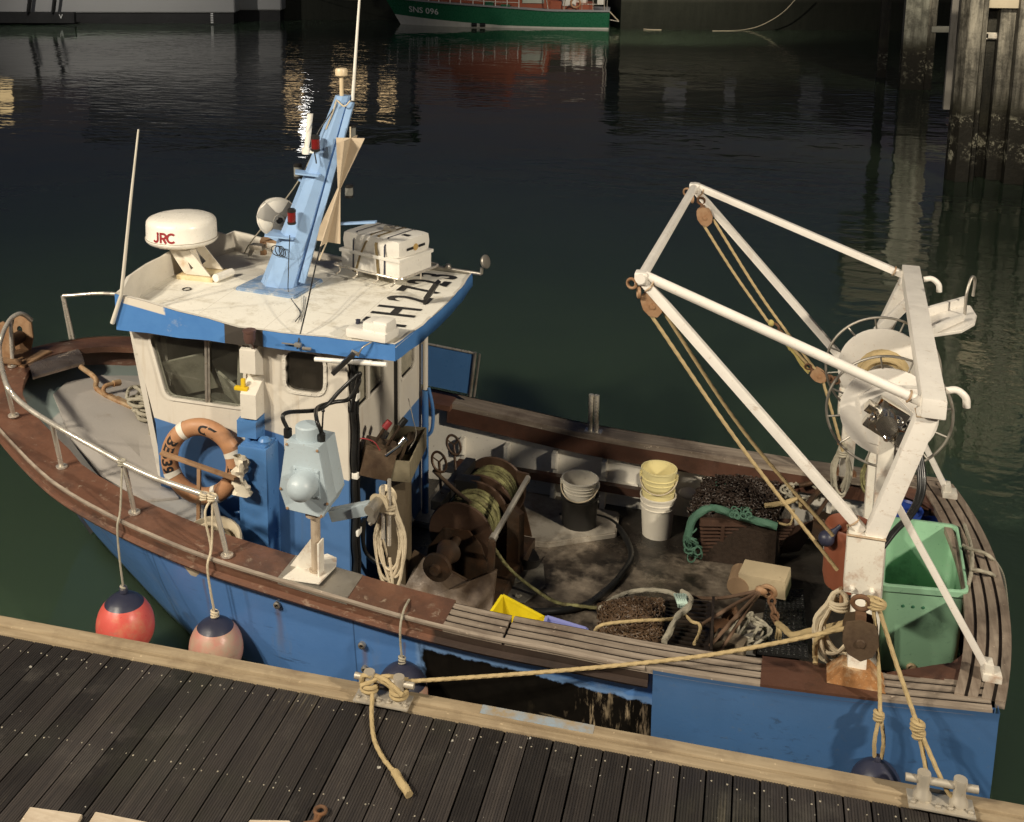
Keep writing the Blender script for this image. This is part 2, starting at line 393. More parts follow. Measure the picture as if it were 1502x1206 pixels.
def hull_mat():
    n = NT('blue_hull_paint'); x, y, z = n.xyz()
    c = n.mix(n.noise(3, 6), (.068, .175, .42), (.098, .222, .50))
    c = n.mix(n.ramp(n.noise(1.1, 5, .6), .5, .75, 0, .55), c, (.065, .145, .31))
    st = n.noise(1, 7, .7, n.scale(5, 5, .6))
    c = n.mix(n.ramp(st, .56, .72, 0, .5), c, (.17, .22, .32))
    sc_ = n.math('MULTIPLY', n.ramp(n.noise(1, 7, .75, n.scale(3, 3, 26), .6), .58, .64), n.ramp(n.noise(1.4, 4), .48, .6)); c = n.mix(n.math('MULTIPLY', sc_, .6), c, (.03, .05, .09))
    for s0, z0, w0 in ((-4.75, .9, .03), (-3.0, .78, .035), (-2.35, .6, .03), (-3.62, .86, .02), (-2.05, .72, .015)):      # rust runs below the fittings
        dx_ = n.math('ABSOLUTE', n.math('ADD', n.math('SUBTRACT', x, s0), n.math('MULTIPLY', n.math('SUBTRACT', n.noise(5, 4), .5), .05)))
        mk = n.math('MULTIPLY', n.math('MULTIPLY', n.ramp(dx_, w0, w0 * .2), n.ramp(z, z0, z0 - .02)), n.ramp(z, z0 - .45, z0)); c = n.mix(n.math('MULTIPLY', n.math('MULTIPLY', mk, n.ramp(y, -.3, -.5)), .55), c, (.16, .09, .05))
    for s0 in (-2.42, -4.1):
        c = n.mix(n.math('MULTIPLY', n.ramp(n.math('ABSOLUTE', n.math('SUBTRACT', x, s0)), .007, .003), .6), c, (.02, .045, .10))
    # worn panel amidships where the blue is gone down to the tarred planking
    e = n.math('MULTIPLY', n.math('SUBTRACT', n.noise(9, 5, .6), .5), .10)
    xs = n.math('ADD', x, e); zs = n.math('ADD', z, e)
    top = n.math('ADD', .70, n.math('MULTIPLY', n.math('ADD', x, 1.9), -.065))
    m = n.math('MULTIPLY', n.ramp(xs, -1.93, -1.90), n.ramp(n.math('SUBTRACT', top, zs), 0, .015))
    m = n.math('MULTIPLY', m, n.ramp(y, -1.0, -1.2))
    blk = n.mix(n.noise(14, 5), (.004, .0037, .0033), (.012, .010, .008))
    scr = n.noise(1, 8, .72, n.scale(30, 30, 2.6), .3)
    reg = n.math('MULTIPLY', n.ramp(n.noise(2.6, 4, .55), .47, .58), n.ramp(x, -1.2, -.9))
    blk = n.mix(n.math('MULTIPLY', n.ramp(scr, .52, .60), reg), blk, (.36, .28, .18)); blk = n.mix(n.math('MULTIPLY', n.ramp(x, -.50, -.47), n.ramp(scr, .48, .60)), blk, (.24, .18, .12))
    hs = n.math('ABSOLUTE', n.math('ADD', n.math('SUBTRACT', z, .33), n.math('MULTIPLY', n.math('ADD', x, .9), .10))); blk = n.mix(n.math('MULTIPLY', n.math('MULTIPLY', n.ramp(n.math('ADD', hs, n.math('MULTIPLY', n.noise(30, 4), .02)), .020, .012), n.ramp(x, -1.12, -1.05)), .8), blk, (.25, .2, .13))
    c = n.mix(n.math('MULTIPLY', n.math('MULTIPLY', n.ramp(xs, -1.98, -1.95), n.ramp(n.math('SUBTRACT', n.math('ADD', top, .035), zs), 0, .015)), n.ramp(y, -1.0, -1.2)), c, (.15, .27, .50))
    c = n.mix(m, c, blk)
    c = n.mix(n.ramp(n.math('ADD', z, n.math('MULTIPLY', n.math('SUBTRACT', n.noise(4, 5), .5), .16)), .15, .03), c, n.mix(n.noise(12, 5), (.015, .025, .02), (.05, .07, .05)))
    n.bump(n.noise(22, 6, .65), .12, .01)
    mt_ = n.fin(c, n.ramp(n.noise(5, 4), .3, .7, .3, .5), 0, .45); n.set(n.b.inputs['Specular IOR Level'], n.ramp(m, 0, 1, .45, .06)); return mt_
hull_blue = hull_mat()
def wall_mat():           # deckhouse: cream above, blue below, the line steps round the trunking
    n = NT('deckhouse_two_tone_paint'); x, y, z = n.xyz()
    cr = n.mix(n.noise(5, 5), (.55, .505, .44), (.64, .595, .515))
    st = n.noise(1, 7, .7, n.scale(9, 9, .8))
    cr = n.mix(n.ramp(st, .55, .75, 0, .6), cr, (.38, .30, .20))
    bl = n.mix(n.noise(4, 5), (.06, .145, .32), (.085, .185, .40))
    bl = n.mix(n.ramp(st, .58, .75, 0, .4), bl, (.10, .14, .20))
    line = n.math('ADD', 1.66, n.math('MULTIPLY', n.math('ADD', x, 4.37), -.17))
    line = n.math('ADD', line, n.math('MULTIPLY', n.math('MULTIPLY', n.math('GREATER_THAN', x, -3.64), n.math('LESS_THAN', x, -3.31)), .20))
    f = n.ramp(n.math('SUBTRACT', line, z), 0, .006)
    c = n.mix(f, cr, bl)
    n.bump(n.noise(16, 6, .6), .16, .01)
    return n.fin(c, n.ramp(n.noise(6, 4), .3, .7, .35, .52), 0, .4)
wall_paint = wall_mat()
def fascia_mat():
    n = NT('roof_fascia_blue_paint'); x, y, z = n.xyz()
    c = n.mix(n.noise(6, 6), (.05, .16, .42), (.085, .23, .52))
    c = n.mix(n.ramp(n.noise(4, 8, .75), .60, .70, 0, .5), c, (.35, .38, .42))
    k = n.math('MULTIPLY', n.ramp(x, -3.72, -3.715), n.ramp(x, -3.40, -3.405))
    c = n.mix(n.math('MULTIPLY', k, n.ramp(y, -.8, -.9)), c, (.06, .052, .045))
    e = n.math('MULTIPLY', n.math('SUBTRACT', n.noise(10, 4), .5), .1)
    w = n.math('MULTIPLY', n.ramp(n.math('ADD', x, e), -4.60, -4.58), n.ramp(n.math('ADD', x, e), -4.22, -4.24))
    w = n.math('MULTIPLY', w, n.ramp(n.math('ADD', z, n.math('MULTIPLY', n.math('ADD', x, 4.4), .15)), 2.615, 2.62))
    c = n.mix(n.math('MULTIPLY', w, n.ramp(y, -.8, -.9)), c, (.62, .57, .49))
    n.bump(n.noise(14, 5), .25, .01)
    return n.fin(c, .42, 0, .4)
fascia_blue = fascia_mat()
def roof_mat():
    n = NT('roof_cream_paint'); x, y, z = n.xyz()
    c = n.mix(n.noise(3, 6, .6), (.74, .71, .63), (.84, .81, .73))
    c = n.mix(n.ramp(n.noise(5, 8, .75), .52, .70, 0, .6), c, (.40, .34, .24))
    c = n.mix(n.ramp(n.noise(1, 6, .7, n.scale(2.5, 14, 8), .4), .58, .70, 0, .5), c, (.42, .37, .28))
    c = n.mix(n.ramp(n.noise(60, 3), .66, .76, 0, .7), c, (.2, .16, .10))
    ln = n.math('ABSOLUTE', n.math('SUBTRACT', n.math('FRACT', n.math('MULTIPLY', x, 1.6)), .5))
    c = n.mix(n.ramp(ln, .006, .002, 0, .4), c, (.33, .28, .2))
    n.bump(n.noise(9, 7, .6), .22, .012)
    return n.fin(c, .6, 0, .3)
roof_cream = roof_mat()
def deck_mat():
    n = NT('wet_brown_deck'); x, y, z = n.xyz()
    c = n.mix(n.ramp(n.noise(4.5, 7, .7), .35, .65), (.012, .010, .008), (.06, .047, .036))
    c = n.mix(n.ramp(n.noise(2.1, 6, .65), .47, .60), c, n.mix(n.ramp(n.noise(7, 6, .7), .35, .65), (.10, .08, .06), (.26, .215, .165)))
    blk = n.math('MAXIMUM', n.math('MULTIPLY', n.ramp(n.math('ADD', y, n.math('MULTIPLY', x, .12)), .80, .86), n.ramp(x, -1.7, -1.5)), n.math('MAXIMUM', n.ramp(y, -.72, -.85), n.math('MAXIMUM', n.ramp(x, -2.15, -2.3), n.ramp(x, -.1, .1))))  # black zones: dark matting plus shade painted into the deck colour
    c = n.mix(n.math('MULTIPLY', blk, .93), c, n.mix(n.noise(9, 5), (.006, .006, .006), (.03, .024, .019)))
    c = n.mix(n.ramp(n.noise(34, 3), .68, .74, 0, .7), c, (.22, .18, .13))
    n.bump(n.noise(18, 7, .7), .4, .012)
    return n.fin(c, n.ramp(n.noise(1.7, 6), .4, .62, .18, .6), 0, .5)
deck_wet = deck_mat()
fore_grey = None
def fore_mat():
    n = NT('foredeck_grey_paint'); x, y, z = n.xyz()
    c = n.mix(n.noise(3, 6), (.34, .33, .315), (.43, .415, .39))
    tl = n.math('MAXIMUM', n.ramp(n.math('ADD', x, n.math('MULTIPLY', y, .12)), -5.74, -5.76), n.ramp(n.math('ADD', n.math('MULTIPLY', n.math('POWER', n.math('ADD', x, 4.1), 2), .29), n.math('ABSOLUTE', y)), 1.30, 1.31))
    c = n.mix(tl, c, n.mix(n.noise(4, 5), (.20, .25, .24), (.27, .32, .30)))
    c = n.mix(n.ramp(n.noise(5, 8, .75), .60, .72, 0, .6), c, (.25, .2, .15))
    c = n.mix(n.ramp(n.noise(45, 3), .71, .78, 0, .6), c, (.10, .08, .06))
    n.bump(n.noise(12, 6), .2, .01); return n.fin(c, .55, 0, .35)
fore_grey = fore_mat()
bench_mat = M('pale_dirty_deck_paint', (.40, .36, .30), .6, var=.2, dirt=(.12, .09, .06), da=.45, ds=3, bump=.25)

def water_mat():
    n = NT('harbour_water'); x, y, z = n.xyz()
    far = n.ramp(y, 13, 30); st = n.ramp(n.math('ADD', x, n.math('MULTIPLY', y, -.10)), .9, 2.2)
    nearby = n.math('MULTIPLY', st, n.ramp(y, 22, 12))
    h1 = n.noise(.55, 3, .5); h2 = n.noise(2.6, 3, .5, n.scale(.38, 1.0, 1), .6); h3 = n.noise(7, 2, .5)
    patch = n.math('MAXIMUM', n.ramp(n.noise(.07, 3, .5), .42, .60), n.math('MULTIPLY', n.ramp(x, 4, 9), 1.0))
    amp = n.math('ADD', n.math('MULTIPLY', n.math('MULTIPLY', far, patch), .8), n.math('MULTIPLY', nearby, .6))
    h = n.math('ADD', n.math('MULTIPLY', h1, .45), n.math('MULTIPLY', n.math('MULTIPLY', h2, n.math('ADD', amp, .035)), .55))
    h = n.math('ADD', h, n.math('MULTIPLY', n.math('MULTIPLY', h3, nearby), .3))
    bp = n.bump(h, 1.0, .05)
    c = n.mix(n.ramp(n.noise(.12, 3), .35, .65), (.034, .056, .033), (.040, .064, .037))
    m = n.fin(c, .03, 0, .5); n.b.inputs['IOR'].default_value = 1.33
    n.b.inputs['Subsurface Weight'].default_value = 1; n.b.inputs['Subsurface Radius'].default_value = (1, 1.1, .9); n.b.inputs['Subsurface Scale'].default_value = 1.8
    return m
water_m = water_mat()

# ---------------------------------------------------------------- setting: water, pontoon
WB = MB(); WB.add([(-90, -8, 0), (90, -8, 0), (90, 130, 0), (-90, 130, 0)], [(0, 1, 2, 3)])
structure(WB.build('water', water_m, None, (0, 0, 0), frame='world', recalc=False))

PX0, PW, PZ = -4.2775, .1556, .5
def plank_mat():
    n = NT('dark_grooved_decking'); x, y, z = n.xyz()
    idx = n.math('FLOOR', n.math('DIVIDE', n.math('SUBTRACT', x, PX0), PW))
    w = n.t.nodes.new('ShaderNodeTexWhiteNoise'); w.noise_dimensions = '1D'; n.set(w.inputs['W'], idx)
    c = n.mix(w.outputs['Value'], (.022, .0195, .019), (.054, .047, .045))
    g = n.noise(1, 6, .65, n.scale(60, 1.5, 30))
    c = n.mix(n.ramp(g, .35, .75), n.mul(c, (.7, .7, .7)), n.mul(c, (1.35, 1.3, 1.2)))
    c = n.mix(n.ramp(n.noise(.7, 6, .65), .50, .68, 0, .55), c, (.035, .036, .024))
    c = n.mix(n.ramp(n.noise(2.6, 7, .7), .56, .70, 0, .5), c, (.085, .076, .066))
    patch = n.ramp(n.noise(.9, 5, .6), .56, .70)
    line = n.ramp(n.noise(1, 3, .6, n.scale(75, 2.2, 10)), .52, .66)
    c = n.mix(n.math('MULTIPLY', n.math('MULTIPLY', patch, line), .55), c, (.20, .17, .115))
    v = n.voro(5.2, n.scale(1, 1, 0)); dot = n.ramp(v.outputs['Distance'], .075, .045)
    sel = n.ramp(n.noise(2.3, 3), .48, .53)
    v2 = n.voro(15, n.scale(1, 1, 0)); dot2 = n.math('MULTIPLY', n.ramp(v2.outputs['Distance'], .085, .05), n.ramp(n.noise(3.1, 3), .50, .56))
    f = n.math('MAXIMUM', n.math('MULTIPLY', dot, sel), dot2)
    c = n.mix(n.math('MULTIPLY', f, .9), c, (.52, .49, .43))
    n.bump(g, .25, .004)
    return n.fin(c, n.ramp(n.noise(3, 5), .3, .7, .36, .65), 0, .4)
dk_m = plank_mat()
pn = MB(); Y_IN, Y_OUT, YB = 6.47, 6.645, 1.2
for k in range(-52, 66):
    x0 = PX0 + k * PW + .0055 + random.uniform(-.0012, .0018); x1 = PX0 + (k + 1) * PW - .0055 + random.uniform(-.0018, .0012); PZ = .5 + random.uniform(-.0022, .0008)
    prof = [(x0, PZ - .03), (x0, PZ - .004)]; ng = 8
    for g in range(ng):
        a = x0 + .004 + (x1 - x0 - .008) * g / ng; b = x0 + .004 + (x1 - x0 - .008) * (g + 1) / ng
        prof += [(a + .001, PZ), (b - .007, PZ), (b - .005, PZ - .0035), (b - .001, PZ - .0035)]
    prof += [(x1, PZ - .004), (x1, PZ - .03)]
    n_ = len(prof)
    pn.add([(p[0], Y_IN - .004, p[1]) for p in prof] + [(p[0], YB, p[1]) for p in prof], [(i, i + 1, n_ + i + 1, n_ + i) for i in range(n_ - 1)] + [list(range(n_))])
PZ = .5
pont = thing('pontoon', 'dark grooved boardwalk pontoon edged with tan timber in the foreground', 'pontoon', (0, 6.4, .45), 'world')
pont['kind'] = 'structure'
pn.build('decking_board', dk_m, pont, ang=25)
scr = MB()
for k in range(-52, 60):
    for dx in (.028, .128):
        for yy in (6.36, 5.62, 4.9):
            c = V((PX0 + k * PW + dx + random.uniform(-.006, .006), yy + random.uniform(-.02, .02), PZ))
            r = random.uniform(.0035, .0065)
            scr.lathe([(r, -.002), (r, .0012), (r * .5, .002)], c, n=6)
scr.build('screw_heads', M('pale_screw_heads', (.42, .38, .30), .6, .2, bump=0), pont)
MB().box((0, Y_OUT - .05, PZ - .02), (36, .10, .09), bev=.008).build('outer_timber', timber, pont)
MB().box((0, Y_IN + .035, PZ - .035), (36, .062, .09), bev=.006).build('inner_timber', timber, pont)
MB().box((0, Y_OUT + .03, PZ - .13), (36, .055, .16), bev=.02).build('rubber_strip', black_rubber, pont)
MB().box((0, 3.9, PZ - .26), (36, 5.3, .34), bev=0).build('float_body', M('dark_float', (.03, .028, .025), .7), pont)
bp_ = MB(); a, b = wz(703, 1053, PZ), wz(870, 1080, PZ)
bp_.box(((a.x + b.x) / 2, Y_OUT - .045, PZ + .0262), ((b.x - a.x), .085, .002), bev=0)
bp_.build('blue_paint_patch', M('pale_blue_smear', (.27, .36, .45), .6, var=.25, dirt=(.32, .25, .16), da=.55, ds=9), pont)

def slab(us, label, th=.028):
    P = [wz(u, v, PZ + th) for u, v in us]; pl = [V((p.x, p.y, PZ + .002)) for p in P]
    solo('wooden_board', MB().prism(pl, (0, 0, th - .002), bev=.004), board_pale, label, 'board', pl[0], 'world', 'pale boards lying on the pontoon')
slab([(44, 1183), (121, 1194), (108, 1218), (15, 1225)], 'leftmost pale wooden board on the dark pontoon decking, cut by the picture edge')
slab([(140, 1190), (250, 1212), (240, 1232), (118, 1226)], 'pale wooden board with a notched corner right of the leftmost board')
slab([(366, 1202), (425, 1203), (440, 1228), (355, 1228)], 'small pale board end on the pontoon near the rusty shackle')
q = wz(470, 1190, PZ + .02); sh = MB()
sh.torus(q + V((0, .0, .004)), .032, .011, (0, 0, 1), 20, 8)
sh.pipe([q + V((.01, -.035, 0)), q + V((0, -.08, 0)), q + V((-.06, -.11, -.005))], .012); sh.pipe([q + V((-.012, -.035, 0)), q + V((.005, -.12, -.005))], .012)
solo('shackle', sh, rust, 'rusty iron shackle ring lying on the dark decking', 'shackle', q, 'world')

def cleat(u1, v1, u2, v2, label, rope=False):
    a, b = wz(u1, v1, PZ + .17), wz(u2, v2, PZ + .17); a.y = b.y = (a.y + b.y) / 2
    c = (a + b) / 2; L = b.x - a.x; y0 = Y_IN + .06; o = V((c.x, y0, PZ + .01))
    t = thing('mooring_cleat', label, 'cleat', o, 'world', 'steel cleats along the pontoon edge')
    base = MB().box((c.x, y0 - .02, PZ + .032), (L * .92, .15, .014), bev=.004)
    base.build('base_plate', galv_rope, t)
    for dx in (-.25, .25):
        p = V((c.x + L * dx, y0, PZ + .038))
        MB().lathe([(.052, 0), (.05, .03), (.035, .05), (.034, .10), (.038, .155), (.036, .165)], p, n=20).build('post', galv_rope, t)
    MB().cyl((a.x, y0 + .004, PZ + .15), (b.x, y0 + .004, PZ + .15), .023, 14).build('horn', galv_rope, t)
    for dx in (-.4, -.05, .12, .4):
        MB().lathe([(.016, 0), (.016, .012), (.007, .016), (.007, .03)], (c.x + L * dx, y0 - .062, PZ + .039), n=6).build('bolt', galv_rope, t)
    return c, y0, L
c1 = cleat(520, 988, 607, 1003, 'steel cleat wrapped with tan mooring rope beside the navy fender')
c2 = cleat(1330, 1142, 1437, 1160, 'bare horned steel cleat on the pontoon beside the stern')
# ---------------------------------------------------------------- the fishing boat: hull
boat = thing('fishing_boat', 'blue and cream inshore fishing boat moored along the pontoon, white gantry at its stern', 'fishing boat', (0, 0, 0))
ZG = [(-6.42, 1.63), (-6.2, 1.59), (-5.8, 1.52), (-5.5, 1.46), (-5, 1.34), (-4.5, 1.26), (-4, 1.18), (-3.5, 1.12), (-3, 1.07), (-2.5, 1.02), (-2, .97), (-1.5, .93), (-1, .915), (-.5, .905), (0, .90), (.5, .905), (1, .92), (1.7, .95)]
BG = [(-6.42, 0), (-6.39, .2), (-6.30, .45), (-6.12, .75), (-5.85, .985), (-5.5, 1.19), (-5, 1.415), (-4.5, 1.56), (-4, 1.64), (-3.5, 1.70), (-3, 1.72), (-2.5, 1.73), (-2, 1.73), (-1.5, 1.71), (-1, 1.69), (-.5, 1.68), (0, 1.65), (.5, 1.61), (1, 1.57), (1.62, 1.51)]
WL = [(-5.68, 0), (-5.5, .14), (-4.88, .57), (-4.3, .97), (-3.85, 1.25), (-3.46, 1.45), (-2.9, 1.56), (-2.2, 1.60), (-1, 1.61), (0, 1.59), (1, 1.53), (1.6, 1.47)]
KL = [(-5.2, 0), (-4.4, .35), (-3.4, .95), (-2.2, 1.2), (-1, 1.25), (0, 1.2), (1.55, 1.05)]
def zg(s): return interp(ZG, s)
def bg(s): return interp(BG, s)
def smooth_tab(tab, n=6):
    return [(p.x, p.y) for p in spline([(a, b, 0) for a, b in tab], n)]
BGs = smooth_tab(BG); ZGs = smooth_tab(ZG)
def zg(s): return interp(ZGs, s)
def bg(s): return max(0, interp(BGs, s))
U = [0, .002, .006, .012, .02, .032, .05, .075, .10, .13] + [.16 + .84 * i / 34 for i in range(35)]
def gun(u, off=0.):        # gunwale point: s, half-beam
    s = -6.42 + u * (1.62 + 6.42); return s, bg(s)
def hullpt(u, lv):         # lv 1 gunwale, 0 waterline, -1 below
    s1, b1 = gun(u); z1 = zg(s1)
    s0 = -5.68 + u * 7.28; b0 = interp(WL, s0)
    if lv >= 0:
        k = lv ** 1.35 if u < .35 else lv
        w = max(0, 1 - u / .35); k = lerp(lv, lv ** 1.7, w)
        ks = lerp(lv, lv ** .72, w)
        return V((lerp(s0, s1, ks), lerp(b0, b1, k), lerp(0, z1 - .02, lv)))
    s2 = -5.2 + u * 6.75; b2 = interp(KL, s2)
    return V((lerp(s0, s2, -lv), lerp(b0, b2, -lv), -.55 * -lv))
LV = [-1, -.5, 0, .12, .25, .4, .55, .7, .85, .95, 1]
hm = MB()
for sg in (-1, 1):
    rows = [[V((p.x, p.y * sg, p.z)) for p in (hullpt(u, l) for l in LV)] for u in U]
    hm.grid(rows)
def transom(n):            # stern outline bows aft
    return 1.62 + .19 * (1 - (n / 1.51) ** 2) - .0
tr = []
for l in LV:
    p = hullpt(1, l); row = []
    for i in range(13):
        n_ = lerp(-p.y, p.y, i / 12); k = 1 - (n_ / max(p.y, .01)) ** 2
        row.append(V((p.x + .19 * k, n_, p.z)))
    tr.append(row)
hm.grid(tr)
hull = hm.build('hull', hull_blue, boat, ang=50)

quarter_blue = M('dull_blue_quarter_paint', (.055, .135, .30), .42, var=.2, vs=2, dirt=(.10, .15, .23), da=.25, ds=2.5, bump=.12, wear=(.03, .05, .09), wa=.6)
# raised plating along both quarters (flush with the rail)
for sg in (-1, 1):
    q = MB(); ss = [-.37 + i * (1.64 + .37) / 14 for i in range(15)]
    outer = [[V((s, sg * (bg(s) + .065), zg(s) - .012)), V((s, sg * (bg(s) + .05), zg(s) - .06)), V((s, sg * (bg(s) + .045), zg(s) - .09)), V((s, sg * (bg(s) + .035), .5)), V((s, sg * (interp(WL, s) + .035), .06)), V((s, sg * (interp(WL, s) - .02), -.2))] for s in ss]
    q.grid(outer)
    for r in (outer[0], outer[-1]):
        q.add(r + [V((p.x, p.y - sg * .09, p.z)) for p in r], [(i, i + 1, i + 7, i + 6) for i in range(5)])
    q.build('quarter_plating', quarter_blue, boat, ang=50)
def strake_mat():
    n = NT('strake_brown_to_tar'); x, y, z = n.xyz()
    c = n.mix(n.noise(5, 6), (.09, .043, .028), (.17, .08, .05)); c = n.mix(n.ramp(n.noise(3, 8, .7), .5, .66, 0, .7), c, (.05, .032, .026))
    w = n.math('MULTIPLY', n.ramp(n.noise(1, 7, .75, n.scale(9, 9, 22), .5), .55, .64), n.ramp(n.noise(1.7, 4, .6), .44, .58)); c = n.mix(n.math('MULTIPLY', w, .7), c, (.30, .22, .16))
    e = n.math('ADD', x, n.math('MULTIPLY', n.math('SUBTRACT', n.noise(6, 4), .5), .12))
    c = n.mix(n.math('MULTIPLY', n.ramp(e, -1.84, -1.80), .9), c, n.mix(n.noise(8, 6), (.012, .010, .009), (.045, .034, .028)))
    n.bump(n.noise(25, 6), .3, .008); return n.fin(c, .42, 0, .4)
strake_m = strake_mat()
# rubbing strake (brown, forward of the quarters)
for sg in (-1, 1):
    q = MB(); rows = []
    ss = [-6.36 + i * .02 for i in range(8)] + [-6.2 + (6.2 - .40) * i / 44 for i in range(45)]
    for s in ss:
        z = zg(s); b = bg(s) - .02 * max(0, min(1, (s + 5.4) * -1)); f = 1.0
        fl = .07 if s < -4.6 else .045
        rows.append([V((s, sg * (b + .01), z - .05)), V((s, sg * (b + .052), z - .05)), V((s, sg * (b + .046), z - .10)), V((s, sg * (b + .066), z - .11)), V((s, sg * (b + .074), z - .13)), V((s, sg * (b + .06), z - .15)), V((s, sg * (b - fl), z - .158))])
    q.grid(rows); q.add(rows[-1], [list(range(7))])
    q.build('rubbing_strake', strake_m, boat, ang=30)
# grey metal capping strip on the strake edge
for sg in (-1, 1):
    q = MB()
    ss = [-6.3 + (6.3 - .42) * i / 50 for i in range(51)]
    q.grid([[V((s, sg * (bg(s) + .056), zg(s) + .006)), V((s, sg * (bg(s) + .068), zg(s) - .008)), V((s, sg * (bg(s) + .067), zg(s) - .024))] for s in ss])
    q.build('edge_strip', wood if sg < 0 else steel_dull, boat)

# cap rail in lengths
def rail(s0, s1, sg, m, w=.25, n=16, name='cap_rail', slats=0, lift=0.):
    q = MB(); ss = [lerp(s0, s1, i / n) for i in range(n + 1)]
    def wd(s): return w * (1 if s > -5.6 else lerp(1, 1.15, min(1, (-5.6 - s) / .7)))
    if not slats:
        rows = [[V((s, sg * (bg(s) + .055), zg(s) - .045)), V((s, sg * (bg(s) + .055), zg(s) + lift)), V((s, sg * max(0, bg(s) - wd(s)), zg(s) + lift + .004)), V((s, sg * max(0, bg(s) - wd(s)), zg(s) - .05))] for s in ss]
        q.grid(rows)
        for r in (rows[0], rows[-1]): q.add(r, [(0, 1, 2, 3)])
    else:
        for k in range(slats):
            a = -.055 + (w + .055) * k / slats + (.004 if k else 0); b = -.055 + (w + .055) * (k + 1) / slats - .024
            rows = [[V((s, sg * (bg(s) - a), zg(s) - .045)), V((s, sg * (bg(s) - a), zg(s) + lift)), V((s, sg * (bg(s) - b), zg(s) + lift)), V((s, sg * (bg(s) - b), zg(s) - .045))] for s in ss]
            q.grid(rows)
            for r in (rows[0], rows[-1]): q.add(r, [(0, 1, 2, 3)])
        o_ = q.build(name, m, boat, ang=30); q = MB()
        q.grid([[V((s, sg * (bg(s) + .05), zg(s) - .009)), V((s, sg * (bg(s) - w + .005), zg(s) - .009))] for s in ss]); q.build('slat_bed', wood_groove, o_)
        return o_
    return q.build(name, m, boat, ang=30)
def rail2(s0, s1, sg, n=12): return rail(s0, s1, sg, wood, .24, n, 'cap_rail', 4)
# bow: both sides run into the stem
q = MB(); left = []; 
ss = [-6.42, -6.41, -6.39, -6.36, -6.32, -6.26, -6.18, -6.08, -5.95, -5.8, -5.6, -5.4, -5.2, -5.0, -4.8, -4.6, -4.4, -4.2, -4.0, -3.8, -3.6]
rows = []
for sg, order in ((-1, ss[::-1]), (1, ss[1:])):
    for s in order:
        # inward normal of the gunwale line
        d = .02; t = V((2 * d, (bg(s + d) - bg(max(-6.42, s - d))), 0)).normalized()
        nin = V((-t.y * -1, -t.x, 0)) if True else None
        w = .27 if s < -5 else .24
        o = V((s, bg(s), zg(s))); ou = o + V((-t.y, t.x, 0)) * .055; i_ = o - V((-t.y, t.x, 0)) * w
        if i_.y < 0.02: i_.y = 0.02
        f = lambda p, z: V((p.x, p.y * sg, z))
        z = zg(s)
        rows.append([f(ou, z - .05), f(ou, z), f(i_, z + .004), f(i_, z - .05)])
q.grid(rows); q.build('cap_rail', brown, boat, ang=35)
rail(-3.6, -2.95, -1, brown); rail(-3.6, -2.7, 1, brown)
rail(-2.95, -2.43, -1, steel_dull, .25, 6, 'rail_plate', 0, .004)
rail(-2.43, -1.75, -1, brown, .25, 8)
rail2(-1.75, -1.35, -1, 5); rail2(-1.33, -.02, -1, 14); rail2(-.02, .28, -1, 4)
rail(.28, .98, -1, brown_dark, .24, 8); rail2(.98, 1.60, -1, 8)
rail(-2.7, .55, 1, wood, .17, 24); rail(.55, 1.02, 1, wood, .2, 6); rail2(1.02, 1.60, 1, 8)
# transom rail: slats following the bowed stern
q = MB()
for k in range(4):
    a = .05 - .075 * k; b = a - .054
    rows = []
    for i in range(25):
        n_ = lerp(-1.47, 1.47, i / 24); c = 1.62 + .19 * (1 - (n_ / 1.51) ** 2)
        rows.append([V((c + a, n_, .90)), V((c + a, n_, .952)), V((c + b, n_, .952)), V((c + b, n_, .90))])
    q.grid(rows)
    for r in (rows[0], rows[-1]): q.add(r, [(0, 1, 2, 3)])
q.build('stern_rail', wood_across, boat, ang=30)
q = MB(); q.grid([[V((1.62 + .19 * (1 - (n_ / 1.51) ** 2) + .045, n_, .942)), V((1.62 + .19 * (1 - (n_ / 1.51) ** 2) - .22, n_, .942))] for n_ in [lerp(-1.47, 1.47, i / 24) for i in range(25)]])
q.build('stern_rail_base', wood_groove, boat)
for sg in (-1, 1):       # brown knees in the stern corners
    P = [V((1.40, sg * 1.34, .965)), V((1.62, sg * 1.34, .965)), V((1.66, sg * .62, .965)), V((1.60, sg * .66, .965)), V((1.53, sg * .95, .965)), V((1.42, sg * 1.12, .965)), V((1.12, sg * 1.30, .965)), V((1.02, sg * 1.36, .965))]
    MB().prism([p - V((0, 0, .06)) for p in P], (0, 0, .03), bev=.006).build('corner_knee', brown, boat)
# bulwark insides
def hullb(s, z):            # outer half-beam of the hull at height z
    best = None
    lv = max(0, min(1, z / zg(s)))
    for i in range(121):
        p = hullpt(i / 120, lv); e = abs(p.x - s)
        if best is None or e < best[0]: best = (e, p.y)
    return best[1]
for sg in (-1, 1):
    q = MB(); rows = []
    for i in range(40):
        s = lerp(-4.25, 1.55, i / 39); rows.append([V((s, sg * (bg(s) - .09), zg(s) - .03)), V((s, sg * min(bg(s) - .11, hullb(s, zg(s) * .6) - .07), zg(s) * .6)), V((s, sg * min(bg(s) - .11, hullb(s, .22) - .07), .2))])
    q.grid(rows); q.build('bulwark_lining', cream_in, boat)
    q = MB(); rows = []
    for i in range(30):       # brown beam shelf under the rail
        s = lerp(-2.75, 1.5, i / 29); w = .165
        rows.append([V((s, sg * (bg(s) - w), zg(s) - .02)), V((s, sg * (bg(s) - w - .012), zg(s) - .20)), V((s, sg * (bg(s) - .08), zg(s) - .20))])
    q.grid(rows); q.build('beam_shelf', brown_dark, boat)
q = MB(); rows = []
for i in range(11):
    n_ = lerp(-1.42, 1.42, i / 10); c = 1.62 + .19 * (1 - (n_ / 1.51) ** 2); rows.append([V((c - .12, n_, .93)), V((c - .14, n_, .2))])
